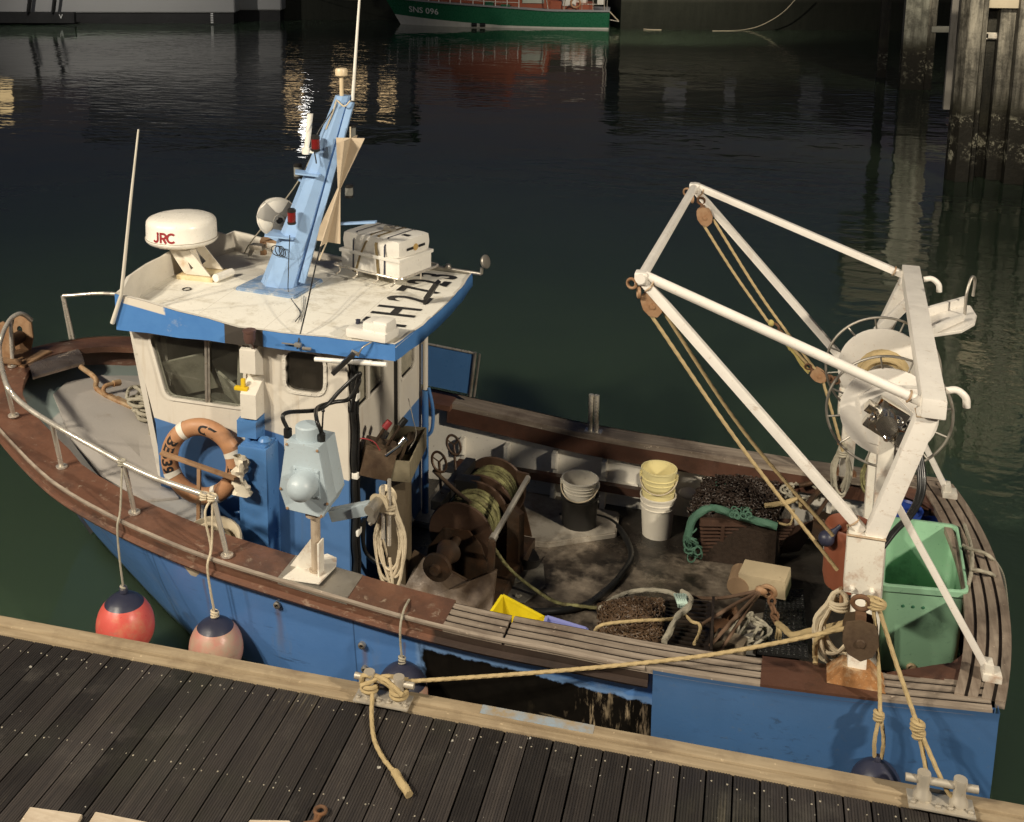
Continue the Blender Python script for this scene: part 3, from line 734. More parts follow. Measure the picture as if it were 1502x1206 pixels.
q.grid(rows); q.build('transom_lining', brown_dark, boat)
# frames with their brackets along the starboard side, and the brown stringer between
for s in (-2.62, -2.18, -1.72, -1.25, -.78, -.3, .2, .7):
    y1 = bg(s) - .10
    q = MB().prism([(s, y1, .70), (s, y1 - .12, .70), (s, y1 - .13, .56), (s, y1 - .05, .52), (s, y1 - .05, .47), (s, y1 - .11, .43), (s, y1 - .17, .25), (s, y1, .25)], (.045, 0, 0), bev=.004)
    q.build('frame', cream_in, boat)
for s0, s1 in ((-2.62, -2.2), (-1.72, -1.35), (-1.25, -.95)):
    q = MB(); q.box(((s0 + s1) / 2 + .08, bg(s0) - .13, .46), (s1 - s0 - .1, .06, .05), bev=.006); q.build('bracket', cream_in, boat)
for s in (-1.9, -1.88):
    pass
q = MB(); ss = [lerp(-2.62, -.75, i / 16) for i in range(17)]
q.grid([[V((s, bg(s) - .20, .505)), V((s, bg(s) - .275, .51)), V((s, bg(s) - .28, .44)), V((s, bg(s) - .2, .435))] for s in ss]); q.add([V((-2.62, bg(-2.62) - .2, .505)), V((-2.62, bg(-2.62) - .275, .51)), V((-2.62, bg(-2.62) - .28, .44)), V((-2.62, bg(-2.62) - .2, .435))], [(0, 1, 2, 3)])
q.build('side_stringer', brown_dark, boat)
# deck
DZ = .25
q = MB(); rows = []
for i in range(30):
    s = lerp(-4.3, 1.6, i / 29); b = min(bg(s) - .09, hullb(s, .25) - .05); rows.append([V((s, lerp(-b, b, k / 8), DZ)) for k in range(9)])
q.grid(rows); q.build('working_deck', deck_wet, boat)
p = [(-2.78, .62), (-2.78, 1.5), (-1.98, 1.5), (-1.62, 1.42), (-1.05, 1.36), (-1.02, .98), (-1.55, .62), (-2.05, .55)]
MB().prism([V((a, b, DZ - .01)) for a, b in p], (0, 0, .06), bev=.012).build('raised_side_deck', bench_mat, boat)
# foredeck (follows the sheer)
q = MB(); rows = []
for i in range(26):
    s = lerp(-6.30, -4.12, i / 25); b = max(.02, bg(s) - .13); z = zg(s) - .20
    rows.append([V((s, lerp(-b, b, k / 12), z + .035 * (1 - (2 * k / 12 - 1) ** 2))) for k in range(13)])
q.grid(rows)
edge = rows[-1]; q.grid([edge, [V((p.x, p.y * .80, DZ)) for p in edge]])
q.build('foredeck', fore_grey, boat, ang=30)
q = MB()        # bow bulwark lining
for sg in (-1, 1):
    rr = []
    for i in range(30):
        s = lerp(-6.3, -4.1, i / 29); rr.append([V((s, sg * max(0, bg(s) - .13), zg(s) - .03)), V((s, sg * max(0, min(bg(s) - .14, hullb(s, zg(s) - .24) - .03)), zg(s) - .24))])
    q.grid(rr)
q.build('bow_lining', brown, boat)
# port side locker step aft of the foredeck
MB().prism([V((-4.12, -1.52, .98)), V((-4.12, -.9, 1.02)), V((-4.0, -.9, 1.0)), V((-3.84, -1.22, .94)), V((-3.98, -1.5, .94))], (0, 0, .035), bev=.006).build('foredeck_lip', fore_grey, boat)

# bow fittings
st = MB().prism([V((-6.50, -.16, 1.60)), V((-6.50, .16, 1.60)), V((-6.16, .2, 1.60)), V((-6.16, -.2, 1.60))], (0, 0, .05), bev=.006)
rl = st.build('bow_roller_plate', rust_pale, boat)
for n_ in (-.13, .14):
    P = [V((-6.52, n_, 1.63)), V((-6.55, n_, 1.80)), V((-6.50, n_, 1.97)), V((-6.43, n_, 2.01)), V((-6.33, n_, 1.95)), V((-6.32, n_, 1.78)), V((-6.36, n_, 1.64))]
    hole = [V((-6.46 + .03 * math.cos(a), n_, 1.84 + .035 * math.sin(a))) for a in [k * PI / 5 for k in range(10)]]
    MB().prism(P, (0, .014, 0), holes=[hole]).build('roller_cheek', rust_pale, rl)
MB().cyl((-6.44, -.11, 1.78), (-6.44, .12, 1.78), .06, 16).build('roller', winch_iron, rl)
MB().bar((-6.44, -.3, 1.72), (-6.22, -.17, 1.66), .05, .04).build('stay', rust_pale, rl)
P = [bz(u, v, 1.66) for u, v in ((75, 590), (100, 545), (165, 515), (185, 530), (100, 600))]
q = MB(); rows = []
for i in range(9):
    t = i / 8; c = V((lerp(-6.16, -5.98, t), lerp(-.16, .36, t), 1.56 - .03 * t)); rows.append([c + V((.16 * math.cos(a) * .8, -.16 * math.cos(a) * .7, .085 * math.sin(a))) for a in [PI * k / 8 for k in range(9)]])
q.grid(rows); q.add(rows[0], [list(range(9))]); q.add(rows[-1], [list(range(9))]); q.build('mooring_hump', M('worn_metal_hump', (.34, .28, .24), .2, .7, var=.3, dirt=(.10, .06, .04), da=.4), boat)
MB().cyl((-5.62, .98, 1.36), (-5.62, .98, 1.60), .022, 10).build('deck_pin', steel, boat)
MB().box((-5.45, 1.03, 1.36), (.09, .13, .16), bev=.02).build('vent_box', fore_grey, boat)
# stem band
q = MB(); q.grid([[hullpt(0, l) + V((-.012, -.04, 0)), hullpt(0, l) + V((-.02, 0, 0)), hullpt(0, l) + V((-.012, .04, 0))] for l in (0, .15, .3, .45, .6, .8, .95)])
q.build('stem_band', steel_dull, boat)
q = MB()
for l0, u0 in ((.36, .03),):
    a = hullpt(.012, .34); b = hullpt(.05, .14); q.bar(a + V((0, -.02, .0)) * 1, V((b.x, -b.y - .0, b.z)), .05, .012)
# hull fittings : drain scuppers
for s, z in ((-4.75, .92), (-3.0, .80), (-2.35, .42), (-2.36, .62)):
    b = lerp(interp(WL, s), bg(s), z / zg(s))
    MB().lathe([(.026, 0), (.026, .03), (.015, .035), (.014, .01)], (s, -b - .0, z), (0, -1, 0), 12).build('scupper', steel_dull, boat)

# pulpit rails, starboard and port
def stn(px, s=None): return px
RP = [bz(45, 466, 2.22), ]
port_px = [(88, 232, 'x')]
def along(lst): return [V(p) for p in lst]
def railpt(s, sg, h, inn=.10): return V((s, sg * max(0.0, bg(s) - inn), zg(s) + h))
def outb(u, v, off=.0):           # point on the tube, plumb above the outer edge of the rail
    n_ = -1.0
    for k in range(40):
        p = bn(u, v, n_); n_ = lerp(n_, -(bg(max(-6.41, p.x)) + off), .35)
    return bn(u, v, n_)
top = [bn(46, 470, .12), bn(36, 462, .05), bn(26, 461, -.02), bn(14, 470, -.12), bn(4, 490, -.27), bn(-1, 515, -.44)] + [outb(*p) for p in ((8, 560), (22, 582), (50, 605), (95, 632), (140, 657), (182, 680), (225, 700), (270, 716), (318, 732))]
pul = MB(); pul.pipe(top, .021, 12, 10)
pr = pul.build('bow_rail', steel, boat)
for (fu, fv, fz), (hu, hv) in (((18.6, 537, 1.5), (15, 468)), ((20, 610, 1.45), (9, 560)), ((90.5, 685, 1.34), (76, 620)), ((197, 752, 1.22), (182, 680)), ((333, 815, 1.10), (313, 730))):
    # foot on the rail, head on the tube
    foot = bz(fu, fv, fz); foot.z = zg(max(-6.4, foot.x)) + .004
    foot = bz(fu, fv, foot.z); head = min(spline(top, 20), key=lambda p: (bn(hu, hv, p.y) - p).length)
    MB().pipe([foot, head], .019).build('stanchion', steel, pr)
    MB().cyl(foot - V((0, 0, .002)), foot + V((0, 0, .012)), .045, 12).build('stanchion_foot', steel, pr)
f1 = railpt(-5.55, 1, 0, .1); h1 = f1 + V((-.10, 0, .52)); e1 = V((-4.55, 1.42, 1.93))
f1 = bz(104, 497, 1.53); h1 = bn(92, 434, f1.y)
q = MB(); q.pipe([f1, h1], .02); q.pipe([f1 + V((.035, 0, 0)), h1 + V((.02, 0, -.03))], .014); q.pipe([h1, bn(178, 432, f1.y + .12), V((-4.56, .86, h1.z))], .018)
q.build('starboard_bow_rail', steel, boat)
# inner brown hand rail in front of the lifebuoy
a, b = bn(236, 664, -1.22), bn(345, 702, -1.22)
q = MB(); q.bar(a, b, .045, .02, bev=.003); c_ = a.lerp(b, .52); q.bar(c_, V((c_.x + .0, c_.y - .05, 1.0)), .03, .02, bev=.003)
q.build('flat_handrail', rust_pale, boat)
# mast-like post and fairlead on the starboard rail
s_ = bz(868, 628, zg(-1.2)); s_.y = bg(s_.x) - .08
q = MB(); q.pipe([s_, s_ + V((.0, 0, .36))], .024); q.pipe([s_ + V((.055, 0, 0)), s_ + V((.05, 0, .36))], .024); q.box(s_ + V((.03, 0, .005)), (.16, .10, .012)); q.build('rail_post', steel, boat)
# blue side screen abaft the deckhouse
a, b, c, d = bn(600, 500, 1.62), bn(697, 520, 1.62), bn(688, 578, 1.62), bn(600, 560, 1.62)
q = MB().prism([a, b, c, d], (0, .02, 0)); sc_ = q.build('side_screen', blue_cab, boat)
MB().pipe([bn(600, 499, 1.62), b + V((0, 0, .01))], .012).build('screen_edge_tube', steel, sc_)
q = MB(); q.pipe([b + V((.0, 0, .02)), c + V((.01, 0, -.02))], .018); q.pipe([b + V((.045, 0, .01)), c + V((.05, 0, -.02))], .012); q.build('screen_post', steel_dull, sc_)
# ---------------------------------------------------------------- deckhouse
PN, AS = -.87, -2.78
side = [(-4.63, 2.47), (-4.43, 1.62), (-4.37, .25), (AS, .25), (AS, 2.47)]
def Pp(s, z, n=PN): return V((s, n, z))
def winpoly(px, n=PN, r=.055): return rpoly([bn(u, v, n) for u, v in px], r)
w1 = winpoly([(219, 489), (358, 506), (357, 598), (245, 582)], PN, .07)
w2 = winpoly([(419, 513), (475, 521), (475, 578), (420, 571)], PN, .09)
for w in (w1, w2):
    for p in w: p.y = PN
wl = MB().prism([Pp(a, b) for a, b in side], (0, .05, 0), holes=[w1, w2]).build('port_wall', wall_paint, boat, ang=30)
MB().prism([Pp(a, b, -PN - .05) for a, b in side], (0, .05, 0)).build('starboard_wall', wall_paint, boat, ang=30)
# aft wall with two window openings and a doorway panel
def Pa(u, v): p = bs(u, v, AS); return p
def awin(px, r=.05):
    return rpoly([Pa(u, v) for u, v in px], r)
aw = []
a_l = [V((AS, n, z)) for n, z in rrect(lambda x, y: (x, y), -.79, -.12, 1.90, 2.33, .07)]
a_r = [V((AS, n, z)) for n, z in rrect(lambda x, y: (x, y), .30, .66, 1.75, 2.33, .06)]
MB().prism([V((AS, PN + .05, .25)), V((AS, -PN - .05, .25)), V((AS, -PN - .05, 2.47)), V((AS, PN + .05, 2.47))], (-.05, 0, 0), holes=[a_l, a_r]).build('aft_wall', wall_paint, boat, ang=30)
MB().prism([V((-4.63, PN + .05, 2.47)), V((-4.37, PN + .05, .9)), V((-4.37, -PN - .05, .9)), V((-4.63, -PN - .05, 2.47))], (-.05, 0, 0)).build('front_wall', cream, boat)
# panes and frames
def pane_mat(name, tint, rough, body=0.0, bcol=(.3, .28, .22)):
    n = NT(name); t = n.t
    tr = t.nodes.new('ShaderNodeBsdfTransparent'); tr.inputs[0].default_value = tint + (1,)
    gl = t.nodes.new('ShaderNodeBsdfGlossy'); gl.inputs['Roughness'].default_value = rough
    lw_ = t.nodes.new('ShaderNodeLayerWeight'); lw_.inputs[0].default_value = .5; ff_ = n.math('ADD', n.math('MULTIPLY', n.math('POWER', lw_.outputs['Facing'], 4.0), .8), .05)
    mx = t.nodes.new('ShaderNodeMixShader'); t.links.new(ff_, mx.inputs[0]); t.links.new(tr.outputs[0], mx.inputs[1]); t.links.new(gl.outputs[0], mx.inputs[2])
    last = mx
    if body:
        df = t.nodes.new('ShaderNodeBsdfDiffuse'); n.set(df.inputs[0], bcol)
        m2 = t.nodes.new('ShaderNodeMixShader'); n.set(m2.inputs[0], n.ramp(n.noise(5, 6, .7), .3, .75, body * .5, min(1, body * 1.4)))
        t.links.new(mx.outputs[0], m2.inputs[1]); t.links.new(df.outputs[0], m2.inputs[2]); last = m2
    t.links.new(last.outputs[0], n.out.inputs[0]); return n.mat
pane_clear = pane_mat('wheelhouse_glass', (.72, .75, .72), .03, .06)
pane_dusty = pane_mat('dusty_glass', (.5, .5, .45), .12, .9, (.40, .37, .29))
pane_black = pane_mat('dark_dusty_glass', (.12, .12, .12), .08, .12, (.2, .17, .13))
def ringframe(poly, nrm, w, th, name, m, par, studs=0):
    c = sum(poly, V()) / len(poly); nrm = V(nrm)
    out = [p + (p - c).normalized() * w for p in poly]
    q = MB(); N = len(poly)
    mid = [(a + b) / 2 for a, b in zip(poly, out)]
    rows = [[p + nrm * .001 for p in out], [p + nrm * th for p in out], [p + nrm * th for p in poly], [p - nrm * .03 for p in poly]]
    for r in rows: r.append(r[0])
    q.grid(rows)
    if studs:
        L = resample(mid + [mid[0]], studs)
        for p in L: q.lathe([(.006, 0), (.004, .004)], p + nrm * th, nrm, 6)
    return q.build(name, m, par)
def window(poly, nrm, pm, fm, label=None, w=.028, studs=0, back=.02):
    q = MB(); q.add([p - V(nrm) * back for p in poly], [list(range(len(poly)))])
    fr = ringframe(poly, nrm, w, .012, 'window_frame', fm, boat, studs)
    pn_ = q.build('pane', pm, fr)
    return fr
f1 = window(w1, (0, -1, 0), pane_clear, cream)
f2 = window(w2, (0, -1, 0), pane_black, cream, studs=.045)
f3 = window(a_l, (1, 0, 0), pane_dusty, cream, studs=.05)
f4 = window(a_r, (1, 0, 0), pane_dusty, cream, studs=.06)
m0, m1 = bn(302, 500, PN), bn(303, 592, PN)
q = MB(); q.bar(m0 + V((0, .004, 0)), m1 + V((0, .004, 0)), .022, .02, bev=.003); q.bar(m0 + V((.02, .008, 0)), m1 + V((.02, .008, 0)), .012, .02, bev=.003); q.build('mullion', steel_dull, f1)
MB().bar(V((AS + .004, -.46, 1.90)), V((AS + .004, -.46, 2.33)), .05, .02, up=(1, 0, 0), bev=.003).build('mullion', cream, f3)
# aft wall trim: door edge, conduit, pipes
MB().bar((AS + .012, .16, .3), (AS + .012, .16, 2.44), .03, .024, up=(1, 0, 0), bev=.003).build('door_edge', black_plastic, boat)
MB().bar((AS + .014, .225, .3), (AS + .014, .225, 2.44), .035, .028, up=(1, 0, 0), bev=.003).build('door_post', cream, boat)
q = MB(); q.pipe([(AS + .06, .80, 1.48), (AS + .06, .80, 2.45)], .024); q.build('white_downpipe', cream, boat)
q = MB(); q.pipe([(AS + .06, .80, 1.47), (AS + .06, .80, .3)], .03); q.pipe([(AS + .09, .80, 1.5), (AS + .13, .80, 1.3), (AS + .12, .80, 1.1), (AS + .05, .80, 1.02)], .016); q.build('blue_downpipe', blue_cab, boat)
q = MB(); pts = [V((AS + .03, -.83, 2.4 - .12 * i)) for i in range(17)]
for i, p in enumerate(pts): p.y += random.uniform(-.012, .012)
q.pipe(pts, .022); q.pipe([p + V((.02, .03, 0)) for p in pts], .014); q.build('cable_run', black_rubber, boat)
q = MB()
for z in (2.05, 1.42, .95): q.box((AS + .04, -.81, z), (.05, .08, .05), bev=.01)
q.build('cable_clips', plastic_white, boat)
# vertical trunking on the port wall
tk = MB()
def wedge(s0, s1, z0, z1, d, t0=.0, t1=.0, mb=tk):
    a = [V((s0, PN, z0)), V((s1, PN, z0)), V((s1, PN, z1)), V((s0, PN, z1))]
    b = [V((s0, PN - d, z0 + t0)), V((s1, PN - d, z0 + t0)), V((s1, PN - d, z1 - t1)), V((s0, PN - d, z1 - t1))]
    mb.hexa([a[0], a[1], b[1], b[0], a[3], a[2], b[2], b[3]])
z1_, z2_, z3_, z4_, z5_ = [bn(371, v, PN - .10).z for v in (508, 556, 566, 612, 650)]
wedge(-3.60, -3.47, z2_, z1_ + .02, .13, .05, .05); wedge(-3.60, -3.47, z4_, z3_ + .03, .14, 0, .09)
tk.build('cream_trunking', cream, boat, ang=20)
tk = MB(); wedge(-3.63, -3.47, z5_ + .01, z4_, .15, .05, .02, tk); tk.build('blue_trunking', blue_cab, boat, ang=20)
q = MB(); lt = bn(372, 658, PN - .21).z; q.box((-3.48, PN - .10, lt / 2 + .18), (.24, .22, lt - .36), bev=.015); cab = q.build('port_locker', blue_cab, boat)
q = MB(); q.box((-3.48, PN - .10, lt + .005), (.20, .18, .02), bev=.006); q.lathe([(.045, 0), (.045, .02), (.05, .03), (.035, .05), (0, .055)], (-3.41, PN - .13, lt + .01), n=14); q.lathe([(.022, 0), (.022, .05), (0, .055)], (-3.55, PN - .13, lt + .01), n=10); q.build('filler_caps', blue_cab, cab)
q = MB(); v_ = bn(357, 570, PN - .1); q.box(v_, (.03, .03, .16), bev=.008); q.box(v_ + V((-.015, 0, -.0)), (.11, .04, .03), bev=.008); q.build('yellow_valve', yellow_valve, boat)
q = MB(); q.pipe([(-3.72, PN, .95), (-3.72, PN - .05, 1.0), (-3.66, PN - .05, 1.0), (-3.66, PN - .05, .93)], .012); q.build('hook', blue_cab, boat)
# wheelhouse inside: console, seat back, far wall, papers — seen through the panes
q = MB(); q.prism([V((-4.45, -.6, .95)), V((-4.45, -.6, 1.72)), V((-4.1, -.6, 1.80)), V((-3.85, -.6, 1.72)), V((-3.85, -.6, .95))], (0, 1.2, 0), bev=.02); q.build('console', M('console_grey', (.16, .15, .13), .5, var=.4, vs=9), boat)
q = MB(); q.box((-4.22, -.66, 1.98), (.34, .02, .36), (.35, -.25, .25), .01); q.box((-3.86, -.62, 1.86), (.30, .02, .30), (.5, .35, -.35), .01); q.box((-3.70, -.70, 2.12), (.14, .02, .40), (.1, .1, .1), .01); q.box((-4.05, -.70, 1.72), (.62, .16, .02), (.2, 0, 0), .005); q.build('chart_boards', M('pale_boards', (.42, .39, .33), .6, var=.3, vs=6, dirt=(.2, .18, .14), da=.35, ds=5), boat)
q = MB(); q.box((-4.05, -.25, 1.92), (.30, .03, .24), (0.1, -.3, .5), .01); q.box((-3.78, .1, 1.98), (.26, .03, .26), (.2, .3, -.6), .01); q.box((-4.3, .2, 2.1), (.06, .8, .5), (0, .2, 0), .01); q.build('instruments', M('pale_instrument_grey', (.62, .60, .55), .5), boat)
q = MB(); q.bar((-4.5, -.5, 1.8), (-4.55, -.5, 2.45), .08, .05); q.bar((-4.5, .4, 1.8), (-4.55, .4, 2.45), .08, .05); q.bar((-4.0, .80, 1.9), (-4.0, .80, 2.45), .05); q.build('inner_posts', cream, boat)
q = MB(); q.box((-3.55, -.2, 1.55), (.10, .5, .62), (0, .12, .3), .03); q.box((-3.7, .3, 1.65), (.5, .10, .5), (0, 0, .3), .03); q.build('helm_seat', M('dark_seat', (.05, .045, .04), .5), boat)

# ---------------------------------------------------------------- roof
outl = [(-2.37, -.96), (-2.9, -.985), (-3.6, -1.0), (-4.1, -1.01), (-4.66, -1.0), (-4.76, -.5), (-4.78, 0), (-4.76, .5), (-4.66, 1.0), (-4.1, 1.01), (-3.6, 1.0), (-2.9, .985), (-2.34, .97), (-2.30, .5), (-2.29, 0), (-2.31, -.5)]
RZ = 2.53
def crown(s, n): return RZ + .028 * (1 - n * n)
q = MB(); rows = []
for i in range(20):
    t = i / 19; row = []
    for k in range(11):
        n_ = lerp(-.975, .975, k / 10)
        a = -2.30 - .065 * abs(n_) ** 2 ; b = -4.76 + .1 * abs(n_) ** 3
        s = lerp(a, b, t); row.append(V((s, n_ * (1 if s < -2.9 else .985), crown(s, n_))))
    rows.append(row)
q.grid(rows); roof = q.build('wheelhouse_roof', roof_cream, boat)
def topz(s, n):
    if s > -3.55: return RZ + .022
    k = (-3.55 - s) / 1.1
    return RZ + .022 + .165 * min(1, k) + (.05 if abs(n) < .8 else 0)
q = MB(); N = len(outl); lo, hi, hi2, lo2 = [], [], [], []
fine = []
for i in range(N):
    a, b = V((*outl[i], 0)), V((*outl[(i + 1) % N], 0))
    for k in range(4): fine.append(a.lerp(b, k / 4))
C_ = V((-3.5, 0, 0))
for p in fine:
    t = topz(p.x, p.y); ins = (C_ - p); ins = V((ins.x * .4, ins.y, 0)).normalized() * .03
    wob = .004 * math.sin(p.x * 13 + p.y * 17)
    lo.append(V((p.x, p.y, 2.425 + wob))); hi.append(V((p.x, p.y, t + wob))); hi2.append(V((p.x, p.y, t + wob)) + ins); lo2.append(V((p.x, p.y, RZ - .02)) + ins)
for r in (lo, hi, hi2, lo2): r.append(r[0])
q.grid([lo, hi]); q.build('roof_fascia', fascia_blue, roof)
q = MB(); q.grid([[p + V((0, 0, .002)) for p in hi], [p + V((0, 0, .002)) for p in hi2], lo2]); q.build('roof_edge', cream, roof)
q = MB(); q.prism([V((a, b * .97, 2.44)) for a, b in outl], (0, 0, .012)); q.build('roof_underside', cream, roof)
# registration letters near the aft edge
def roofz(s, n): return crown(s, n) + .004
mb = MB()
for ch, nc in zip('FH2723', (-.53, -.27, .04, .30, .54, .77)):
    tm = text_mb(ch, .50, Matrix.Identity(4), .0006, .010); o_ = len(mb.v)
    for p in tm.v:
        s = -2.585 - p.y * 1.0; n_ = nc + p.x * .66; mb.v.append(V((s, n_, roofz(s, n_) + p.z)))
    mb.f += [[i + o_ for i in f] for f in tm.f]; mb.m += tm.m
mb.build('registration_letters', black_letter, roof, recalc=False)
# mast foot
P = [bz(u, v, 2.585) for u, v in ((345, 421), (432, 434), (474, 409), (396, 396))]
q = MB(); q.prism([p - V((0, 0, .05)) for p in P], (0, 0, .05), bev=.01); q.build('mast_step', M('chipped_blue_wood', (.16, .25, .40), .6, dirt=(.62, .58, .48), da=.42, ds=9, bump=.35), boat, ang=25)
mc = bz(416, 416, 2.58); mt = bn(505, 140, mc.y + .02)
def msec(t):
    c = mc.lerp(mt, t); k = lerp(1, .36, t)
    sh = [(-.20, -.02), (-.11, -.13), (.02, -.15), (.13, -.10), (.15, -.02), (.15, .10), (.02, .14), (-.12, .12)]
    return [c + V((a * k * (1.0), b * k, 0)) for a, b in sh]
q = MB(); rows = []
for t in (0, .3, .62, .63, 1): rows.append(msec(t))
for r in rows: r.append(r[0].copy())
q.grid(rows); q.add(rows[-1][:-1], [list(range(8))]); mast = q.build('mast', blue_light, boat, ang=20)
q = MB()
def mp(t, ds=0, dn=0): return mc.lerp(mt, t) + V((ds, dn, 0))
q.bar(mp(.03, .18, -.06), mp(.97, .085, -.02), .045, .05, bev=.004)
q.prism([mp(.60, -.16, -.12), mp(.60, .06, -.16), mp(.60, .04, -.02), mp(.60, -.22, .02)], (0, 0, .012)); q.prism([mp(.27, -.24, -.16), mp(.27, .02, -.17), mp(.27, .0, 0), mp(.27, -.26, .05)], (0, 0, .012))
q.bar(mp(.33, .1, -.02), mp(.37, .62, .0), .05, .018); q.bar(mp(.20, -.12, .12), mp(.23, -.38, .22), .05, .06)
q.build('mast_brackets', blue_light, mast)
def lamp(c, lens, name='navigation_light', r=.036, h=.11, cap=black_plastic):
    L = MB().lathe([(r * .9, 0), (r, .01), (r, .02)], c, n=16).build(name, cap, mast)
    MB().lathe([(r * .82, .015), (r * .95, .03), (r * .95, h * .75), (r * .8, h * .8)], c, n=16).build('lens', lens, L)
    MB().lathe([(r, h * .78), (r, h * .92), (r * .7, h), (0, h)], c, n=16).build('lamp_cap', cap, L)
    return L
yy = mc.y
lamp(bn(463, 222, yy - .14), lens_red, h=.13); lamp(bn(428, 329, yy - .2), lens_red, h=.13); lamp(bn(437, 262, yy + .2), lens_clear, h=.13); lamp(bn(516, 205, yy + .12), lens_clear, h=.13); lamp(bn(512, 290, yy + .1), lens_clear, h=.11); 
q = MB(); q.bar(bn(438, 263, yy + .2), bn(449, 270, yy + .05), .02, .02); q.bar(bn(463, 224, yy - .14), bn(478, 222, yy - .05), .02); q.build('lamp_arms', blue_light, mast)
gp = bn(501, 138, yy)
q = MB(); q.cyl(gp - V((0, 0, .02)), gp + V((0, 0, .15)), .016, 12); q.lathe([(.02, .13), (.048, .15), (.05, .19), (.042, .205), (0, .21)], gp, n=18); q.build('gps_antenna', M('beige_plastic', (.62, .5, .33), .4), mast)
wp = bn(517, 138, yy + .03); wt = bn(527.5, -4, yy + .03); wq = wp + (wt - wp) * 1.6
q = MB(); q.tube([wp - V((0, 0, .05)), wp.lerp(wq, .5), wq], lambda t: lerp(.014, .006, t), 10); q.build('whip_antenna', plastic_white, mast)
q = MB(); a = bn(450, 222, yy + .02); b = bn(455, 167, yy + .02); q.cyl(a, b, .024, 14); q.cyl(a - V((0, 0, .02)), a + V((0, 0, .03)), .04, 14); q.bar(a, a + V((.16, -.05, 0)), .02); q.build('tube_antenna', dome_white, mast)
# halyard loops, guys
def wire(pts, r=.004, m=None, name='guy_wire'): return MB().pipe([V(p) for p in pts], r, 6).build(name, m or steel_dull, boat)
wire([bn(492, 150, yy - .03), bn(440, 262, yy + .35), bn(372, 350, .85), bn(358, 372, .92)], .006, rope_grey)
wire([bn(489, 160, yy - .05), bn(462, 205, yy - .1), bn(464, 240, yy - .12)], .006, black_rubber, 'mast_cable')
wire([bn(515, 185, yy + .02), bn(510, 240, yy + .02), bn(500, 280, yy), bn(478, 340, yy - .04), bn(465, 382, yy - .3), bn(450, 450, -.8), bn(438, 500, -1.0), bn(436, 512, -1.02)], .006, black_rubber, 'halyard')
wire([bn(425, 345, yy - .17), bz(423, 400, 2.75), bz(424, 432, 2.57), bz(440, 458, 2.56), bz(433, 472, 2.56)], .004, black_rubber, 'mast_cable')
wire([bz(446, 434, 2.57), bz(444, 455, 2.56), bz(438, 470, 2.56)], .004, steel_dull, 'mast_cable')
q = MB()
for k in range(3): q.torus(mp(.26, -.13, -.16 - .006 * k) + V((.03 * k, 0, -.09)), .045, .004, (.3 * k, 1, .2), 20, 6)
q.build('cable_loop', black_rubber, mast)
q = MB(); q.pipe([bn(495, 148, yy - .05), bn(505, 156, yy - .07), bn(514, 148, yy - .05)], .006); q.pipe([bn(494, 146, yy - .05), bn(488, 165, yy - .05), bn(478, 190, yy - .05)], .006); q.build('mast_top_line', rope_pale, mast)
# fishing day shape: two triangular blades point to point
q = MB()
ap = bn(497, 276, yy - .06); T1, T2 = bn(493, 202, yy - .06), bn(535, 203, yy - .06); B1, B2 = bn(499, 358, yy - .06), bn(460, 352, yy - .06)
q.prism([T1, T2, ap + V((.015, 0, 0)), ap - V((.01, 0, 0))], (0, .006, 0)); q.prism([ap + V((.012, 0, 0)), B1, B2, ap - V((.012, 0, 0))], (0, .006, 0))
cT, cB = (T1 + T2) / 2, (B1 + B2) / 2
for c, w in ((cT, .14), (cB, .14)):
    q.prism([c + V((0, -w, 0)), c + V((0, w, 0)), ap + V((0, .01, 0)), ap - V((0, .01, 0))], (.006, 0, 0))
ds_ = solo('day_shape', q, M('beige_day_shape', (.50, .41, .30), .6, dirt=(.3, .22, .13), da=.25), 'beige bow-tie fishing day shape hung beside the blue mast', 'day shape', ap, ang=20)
q = MB(); q.pipe([bn(514, 186, yy - .05), cT], .006); q.pipe([cB, bn(468, 382, yy - .2)], .006); q.build('hanging_line', rope_pale, ds_)
# searchlight: white bowl with grey yoke and cap
sl = bn(404, 316, yy + .25); dirv = V((.62, -.72, -.12)).normalized(); 
Rm = frame3((0, 0, 0), V((0, 0, 1)).cross(dirv), (0, 0, 1)).to_3x3()
q = MB(); q.lathe([(0, -.12), (.09, -.10), (.15, -.04), (.17, .02), (.172, .045), (.16, .05)], sl, dirv, 28); s0 = q.build('searchlight', dome_white, boat)
q = MB(); q.lathe([(.16, .045), (.13, .075), (.07, .095), (0, .10)], sl, dirv, 28); q.build('searchlight_glass', dome_white, s0)
q = MB()
for a in (.5, 2.6, 4.6):
    pts = []
    x = Rm @ V((math.cos(a), math.sin(a), 0)); y = Rm @ V((-math.sin(a), math.cos(a), 0))
    for (r, w, h) in ((.168, .075, .052), (.12, .065, .088), (.06, .045, .106), (.03, .05, .112)):
        pts.append([sl + dirv * h + x * r + y * w, sl + dirv * (h + .006) + x * r * 1.02, sl + dirv * h + x * r - y * w])
    q.grid(pts)
q.lathe([(.05, .105), (.05, .125), (0, .13)], sl, dirv, 8)
q.build('grey_guard', M('guard_grey', (.26, .25, .23), .5), s0)
MB().lathe([(.03, .128), (.025, .134), (0, .135)], sl, dirv, 10).build('centre_boss', black_plastic, s0)
q = MB(); b0 = bz(386, 352, 2.72); q.bar(b0, b0 - V((0, 0, .14)), .05, .04); q.bar(sl - V((0, 0, .17)), b0, .04); q.bar(b0, mp(.2, -.1, .1), .05, .03); q.build('searchlight_bracket', yellow_valve if False else rust_pale, s0)

